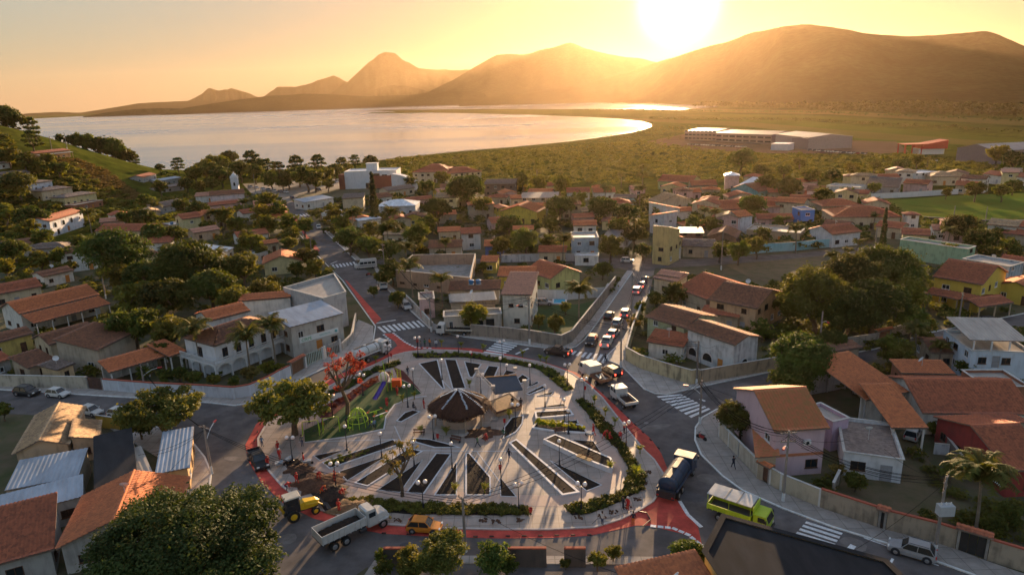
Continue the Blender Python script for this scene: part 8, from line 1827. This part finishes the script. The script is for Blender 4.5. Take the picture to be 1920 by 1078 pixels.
def person_mesh(pose, top, bot, sleeves):
    key = (pose, top, bot)
    if key in BODY: return BODY[key]
    J = POSES[pose]; V_ = []; Rr = []; E_ = []
    def a(p, r, par=None):
        V_.append(tuple(p)); Rr.append(r); i = len(V_)-1
        if par is not None: E_.append((par, i))
        return i
    hip = a(J['hip'], (.15, .12)); mid = a(Vector(J['hip']).lerp(Vector(J['ch']), .5), (.14, .11), hip); ch = a(J['ch'], (.17, .12), mid); nk = a(J['nk'], (.065, .065), ch)
    for s in (0, 1):
        y = (.19, -.19)[s]; sh = a(Vector(J['ch'])+Vector((0, y, .09)), (.07, .07), ch); e = a(J['el'][s], (.047, .047), sh); hn = a(J['hn'][s], (.034, .034), e); hv = (Vector(J['hn'][s])-Vector(J['el'][s])).normalized(); a(Vector(J['hn'][s])+hv*.09, (.038, .025), hn)
        hj = a(Vector(J['hip'])+Vector((0, y*.5, -.06)), (.095, .095), hip); kn = a(J['kn'][s], (.065, .065), hj); ft = a(J['ft'][s], (.05, .05), kn); a(Vector(J['ft'][s])+Vector((.17, 0, -.02)), (.045, .035), ft)
    hd = a(J['hd'], (.095, .085), nk); a(Vector(J['hd'])+Vector((.01, 0, .11)), (.075, .07), hd)
    me = bpy.data.meshes.new('b'); me.from_pydata(V_, E_, []); o = bpy.data.objects.new('b', me); COL.objects.link(o); sk = o.modifiers.new('s', 'SKIN'); o.modifiers.new('u', 'SUBSURF').levels = 1
    for i, r in enumerate(Rr): me.skin_vertices[0].data[i].radius = r
    me.skin_vertices[0].data[0].use_root = True
    bpy.context.view_layer.update(); dg = bpy.context.evaluated_depsgraph_get(); m2 = bpy.data.meshes.new_from_object(o.evaluated_get(dg)); bpy.data.objects.remove(o)
    m2.materials.clear()
    for mm in (SK, CLM[top], CLM[bot], DARKM): m2.materials.append(mm)
    hz, cz_ = Vector(J['hip']), Vector(J['ch']); segs = []
    for s in (0, 1):
        hj = Vector(J['hip']); segs += [(hj, Vector(J['kn'][s]), 2), (Vector(J['kn'][s]), Vector(J['ft'][s])+Vector((0, 0, .05)), 2), (Vector(J['ft'][s]), Vector(J['ft'][s])+Vector((.2, 0, 0)), 3)]
        sh = cz_+Vector((0, (.19, -.19)[s], .09)); e = Vector(J['el'][s]); segs += [(sh, e, 1), (e, Vector(J['hn'][s]), 1 if sleeves else 0), (Vector(J['hn'][s]), Vector(J['hn'][s])+(Vector(J['hn'][s])-e).normalized()*.12, 0)]
    segs += [(hz+Vector((0, 0, .03)), cz_, 1), (cz_, cz_.lerp(Vector(J['nk']), .8), 1), (Vector(J['nk']), Vector(J['hd'])+Vector((0, 0, .1)), 0)]
    def dist(p, a_, b_):
        ab = b_-a_; t = max(0, min(1, (p-a_).dot(ab)/max(1e-6, ab.dot(ab)))); return (p-a_-ab*t).length
    for f in m2.polygons: c = f.center; f.material_index = min(segs, key=lambda q: dist(c, q[0], q[1]))[2]
    m2.polygons.foreach_set('use_smooth', [True]*len(m2.polygons)); m2.name = 'body'; BODY[key] = m2; return m2
HELM = {}
def head_parts(kind):
    if kind not in HELM:
        mb = MB()
        if kind == 'hair': mb.lathe([(.1, -.01), (.112, .05), (.1, .11), (.05, .155), (.001, .165)], 10); m_ = HAIR
        else: mb.lathe([(.15, .02), (.15, .035), (.118, .04), (.11, .1), (.07, .15), (.001, .17)], 12); m_ = {'red': CLM['red'], 'white': CLM['white'], 'orange': CLM['orange']}[kind]
        f = MB(); 
        for y in (-.035, .035): f.ball((.088, y, .035), .014, 6, 4)
        f.box((.1, 0, .01), (.03, .022, .035)); f.box((.092, 0, -.035), (.012, .05, .012)); HELM[kind] = (mb.mesh('hair' if kind == 'hair' else 'helmet', m_), f)
    return HELM[kind][0]
TOOLS = {'shovel': None}
def PERSON(x, y, pose, rz, top, bot, hat, label, tool=None, z=.14, sleeves=True):
    p = P(x, y, z); g = thing('person', label, 'person', (p.x, p.y, z), rz); J = POSES[pose]; obj('body', person_mesh(pose, top, bot, sleeves), g)
    h_ = obj('hair' if hat == 'hair' else 'helmet', head_parts(hat), g, loc=Vector(J['hd'])+Vector((0, 0, .02)))
    if pose in ('dig', 'bend'): h_.rotation_euler = (0, .7, 0)
    if tool:
        t = thing('shovel', tool, 'shovel', (p.x, p.y, z), rz); a, b = Vector(J['hn'][0]), Vector(J['hn'][1]); d = (a-b).normalized() if (a-b).length > .05 else Vector((1, 0, -1)).normalized()
        e0, e1 = a-Vector((.1, 0, -.35)), a+Vector((.45, 0, -.74)); mb = MB(); mb.tube([tuple(e0), tuple(e1)], .018, 5); obj('handle', mb, t, WOOD); mb = MB(); mb.box((e1.x+.06, e1.y, max(.06, e1.z)), (.28, .22, .02)); obj('blade', mb, t, DARKM)
W_ = 'worker in red overalls and '
ppl = [(503, 876, 'walk', -1.0, 'red', 'red', 'red', W_+'red helmet walking beside the black pickup'), (525, 862, 'stand', -.6, 'red', 'red', 'white', W_+'white cap near the planted shrubs'), (522, 848, 'stand', 2.5, 'red', 'red', 'red', W_+'red helmet behind another worker at the west side'),
 (492, 838, 'stand', 1.6, 'blue', 'jeans', 'hair', 'person in a blue shirt standing alone on the west pavement'), (567, 836, 'stand', -1.2, 'grey', 'jeans', 'hair', 'person in a grey shirt under the spreading tree'), (570, 870, 'stand', .3, 'red', 'red', 'hair', W_+'dark hair beside the wheelbarrow'),
 (557, 908, 'walk', -.8, 'red', 'red', 'red', W_+'red helmet striding at the edge of the dug bed'), (538, 918, 'bend', .3, 'red', 'jeans', 'red', 'worker in a red jacket bending at the kerb'), (598, 900, 'dig', -1.0, 'red', 'red', 'red', W_+'red helmet digging on the long heap'),
 (604, 928, 'dig', -.2, 'red', 'orange', 'orange', 'worker in red jacket and orange trousers at the bucket'), (629, 905, 'stand', 2.9, 'red', 'red', 'red', W_+'red helmet beside the twin lamp post'), (640, 930, 'bend', .2, 'red', 'red', 'red', W_+'red helmet bending over the dark heap'), (636, 960, 'stand', 1.3, 'red', 'red', 'red', W_+'red helmet standing at the kerb by the digger'),
 (955, 862, 'walk', -2.2, 'dark', 'jeans', 'hair', 'person in dark clothes walking across the middle of the plaza'), (944, 822, 'walk', 0.2, 'green', 'dark', 'hair', 'person in a green shirt striding past the curved bed'), (896, 838, 'walk', 2.8, 'green', 'dark', 'hair', 'person in a green shirt near the reddish heap'), (912, 826, 'bend', 2.2, 'red', 'red', 'hair', W_+'dark hair crouching at the ladder'),
 (795, 766, 'stand', .5, 'red', 'red', 'hair', W_+'dark hair standing left of the kiosk'), (775, 768, 'sit', -.4, 'dark', 'dark', 'hair', 'person in dark clothes sitting by the left bed'), (765, 704, 'stand', -1, 'dark', 'jeans', 'hair', 'person in dark clothes at the north west end of the plaza'),
 (1113, 816, 'walk', 2.2, 'red', 'red', 'red', W_+'red helmet walking beside the east beds'), (1133, 822, 'dig', -.5, 'red', 'red', 'red', W_+'red helmet digging at the east hedge'), (1143, 826, 'sit', .6, 'red', 'red', 'red', W_+'red helmet squatting at the east hedge'), (1163, 824, 'bend', 1.4, 'red', 'red', 'red', W_+'red helmet bending near the east lamp post'), (1170, 812, 'stand', .4, 'red', 'dark', 'red', 'worker in a red shirt and dark trousers at the east kerb'),
 (1129, 984, 'stand', .6, 'white', 'jeans', 'hair', 'person in a white shirt and jeans on the south kerb'), (1177, 956, 'stand', -2.4, 'red', 'red', 'white', W_+'white helmet before the south east hedge'), (1187, 984, 'stand', 1.5, 'dark', 'orange', 'hair', 'person in a black shirt and orange trousers on the red lane'), (1168, 954, 'stand', .3, 'dark', 'dark', 'hair', 'person in black beside the white helmeted worker'),
 (1375, 878, 'walk', 1.8, 'dark', 'dark', 'hair', 'person in dark clothes walking on the curved pavement'), (818, 652, 'stand', -1.5, 'white', 'jeans', 'hair', 'person in a white shirt behind the flatbed truck'), (806, 650, 'stand', .9, 'orange', 'dark', 'hair', 'person in an orange shirt north of the plaza'), (797, 651, 'stand', 2.0, 'green', 'dark', 'hair', 'person in a green shirt north of the plaza'), (790, 655, 'stand', 2.9, 'grey', 'jeans', 'hair', 'person in grey beside the north lamp post'), (783, 650, 'stand', -.7, 'red', 'dark', 'hair', 'person in a red shirt north of the plaza'),
 (694, 803, 'walk', .2, 'dark', 'jeans', 'hair', 'person in dark clothes at the edge of the play turf'), (703, 805, 'stand', 2.2, 'blue', 'dark', 'hair', 'person in a light blue top at the edge of the play turf'), (650, 795, 'bend', .5, 'dark', 'dark', 'hair', 'person in dark clothes stooping by the climbing dome'), (725, 758, 'bend', 1.5, 'red', 'red', 'red', W_+'red helmet kneeling on the play turf'), (745, 742, 'stand', 1.0, 'red', 'red', 'hair', W_+'dark hair below the crawl box'),
 (961, 763, 'stand', 1.0, 'dark', 'dark', 'hair', 'person in dark clothes standing on the stage deck'), (977, 765, 'stand', 2.0, 'dark', 'dark', 'hair', 'second person in dark clothes at the stage tower'), (1135, 680, 'walk', -1.2, 'dark', 'dark', 'hair', 'person in dark clothes walking over the lane crossing'), (606, 805, 'stand', .5, 'red', 'red', 'hair', W_+'dark hair between the two swings')]
for (x, y, ps, rz, tp, bt, ht, lb) in ppl:
    tl = {'worker in red overalls and red helmet digging on the long heap': 'shovel held by the worker digging on the long heap', 'worker in red jacket and orange trousers at the bucket': 'shovel held by the worker at the bucket', W_+'red helmet digging at the east hedge': 'shovel held by the worker at the east hedge'}.get(lb)
    PERSON(x, y, ps, rz, tp, bt, ht, lb, tool=tl, z=.92 if 'stage' in lb and 'deck' in lb else (.6 if 'long heap' in lb else (.03 if (y > 640 and ('north of' in lb or 'flatbed' in lb or 'red lane' in lb or 'crossing' in lb)) else .14)))
def barrow(x, y, rz, label):
    p = P(x, y, .14); g = thing('wheelbarrow', label, 'wheelbarrow', (p.x, p.y, .14), rz); mb = MB(); mb.box((0, 0, .5), (.85, .6, .32), taper=1.25); obj('tray', mb, g, mat('barrow_grey', (.3, .33, .36), var=.2)); mb = MB(); mb.cyl((.6, -.05, .18), (.6, .05, .18), .18, n=10); obj('wheel', mb, g, TY)
    for s in (-1, 1): mb = MB(); mb.tube([(.6, s*.08, .2), (-.1, s*.22, .34), (-.9, s*.28, .6)], .02, 4); mb.tube([(-.3, s*.22, .36), (-.3, s*.24, 0)], .02, 4); obj('handle', mb, g, DARKM)
barrow(524, 874, .4, 'grey wheelbarrow beside the workers at the west side'); barrow(542, 866, 1.0, 'pale wheelbarrow at the head of the dug bed'); barrow(577, 870, .2, 'dark wheelbarrow filled with soil beside a worker'); barrow(1106, 818, 2.5, 'wheelbarrow at the east beds')
mb = MB(); mb.tube([tuple(p+Vector((0, 0, .1))) for p in px([(1110, 984), (1120, 974), (1145, 972), (1190, 958), (1212, 962), (1220, 975), (1205, 988)])], .06, 5); tag(obj('hose', mb, None, DARKM), 'black hose curling along the south east kerb and red lane', 'hose')
# ================================================================ labels that still need a place
seen = {o.get('label') for o in S.objects if o.get('label') and not any(o is t[0] for t in TODO[:1])}
seen = set(); tset = {t[0].name for t in TODO}
for o in S.objects:
    if o.get('label') and o.name not in tset: seen.add(o['label'])
def rel(dx, dy):
    if abs(dx) > abs(dy)*1.1: return 'right of' if dx > 0 else 'left of'
    return 'behind' if dy > 0 else 'in front of'
for o, look, x, y in TODO:
    c = sorted(LAND, key=lambda l: (l[1]-x)**2+(l[2]-y)**2)
    c = [l for l in c if (l[1]-x)**2+(l[2]-y)**2 > .5][:9]; done = False
    for l in c:
        s = look+' '+rel(x-l[1], y-l[2])+' the '+l[0]
        if s not in seen and 4 <= len(s.split()) <= 16: o['label'] = s; seen.add(s); done = True; break
    if done: continue
    for i in range(len(c)):
        for j in range(i+1, len(c)):
            a, b = c[i][0], c[j][0]; s = look+' between '+a+' and '+b
            if len(s.split()) <= 16 and s not in seen and not done: o['label'] = s; seen.add(s); done = True
    if not done:
        for w_ in ('small', 'larger', 'nearer', 'farther', 'leafier'):
            s = w_+' '+look+' '+rel(x-c[0][1], y-c[0][2])+' the '+c[0][0]
            if s not in seen and len(s.split()) <= 16: o['label'] = s; seen.add(s); break
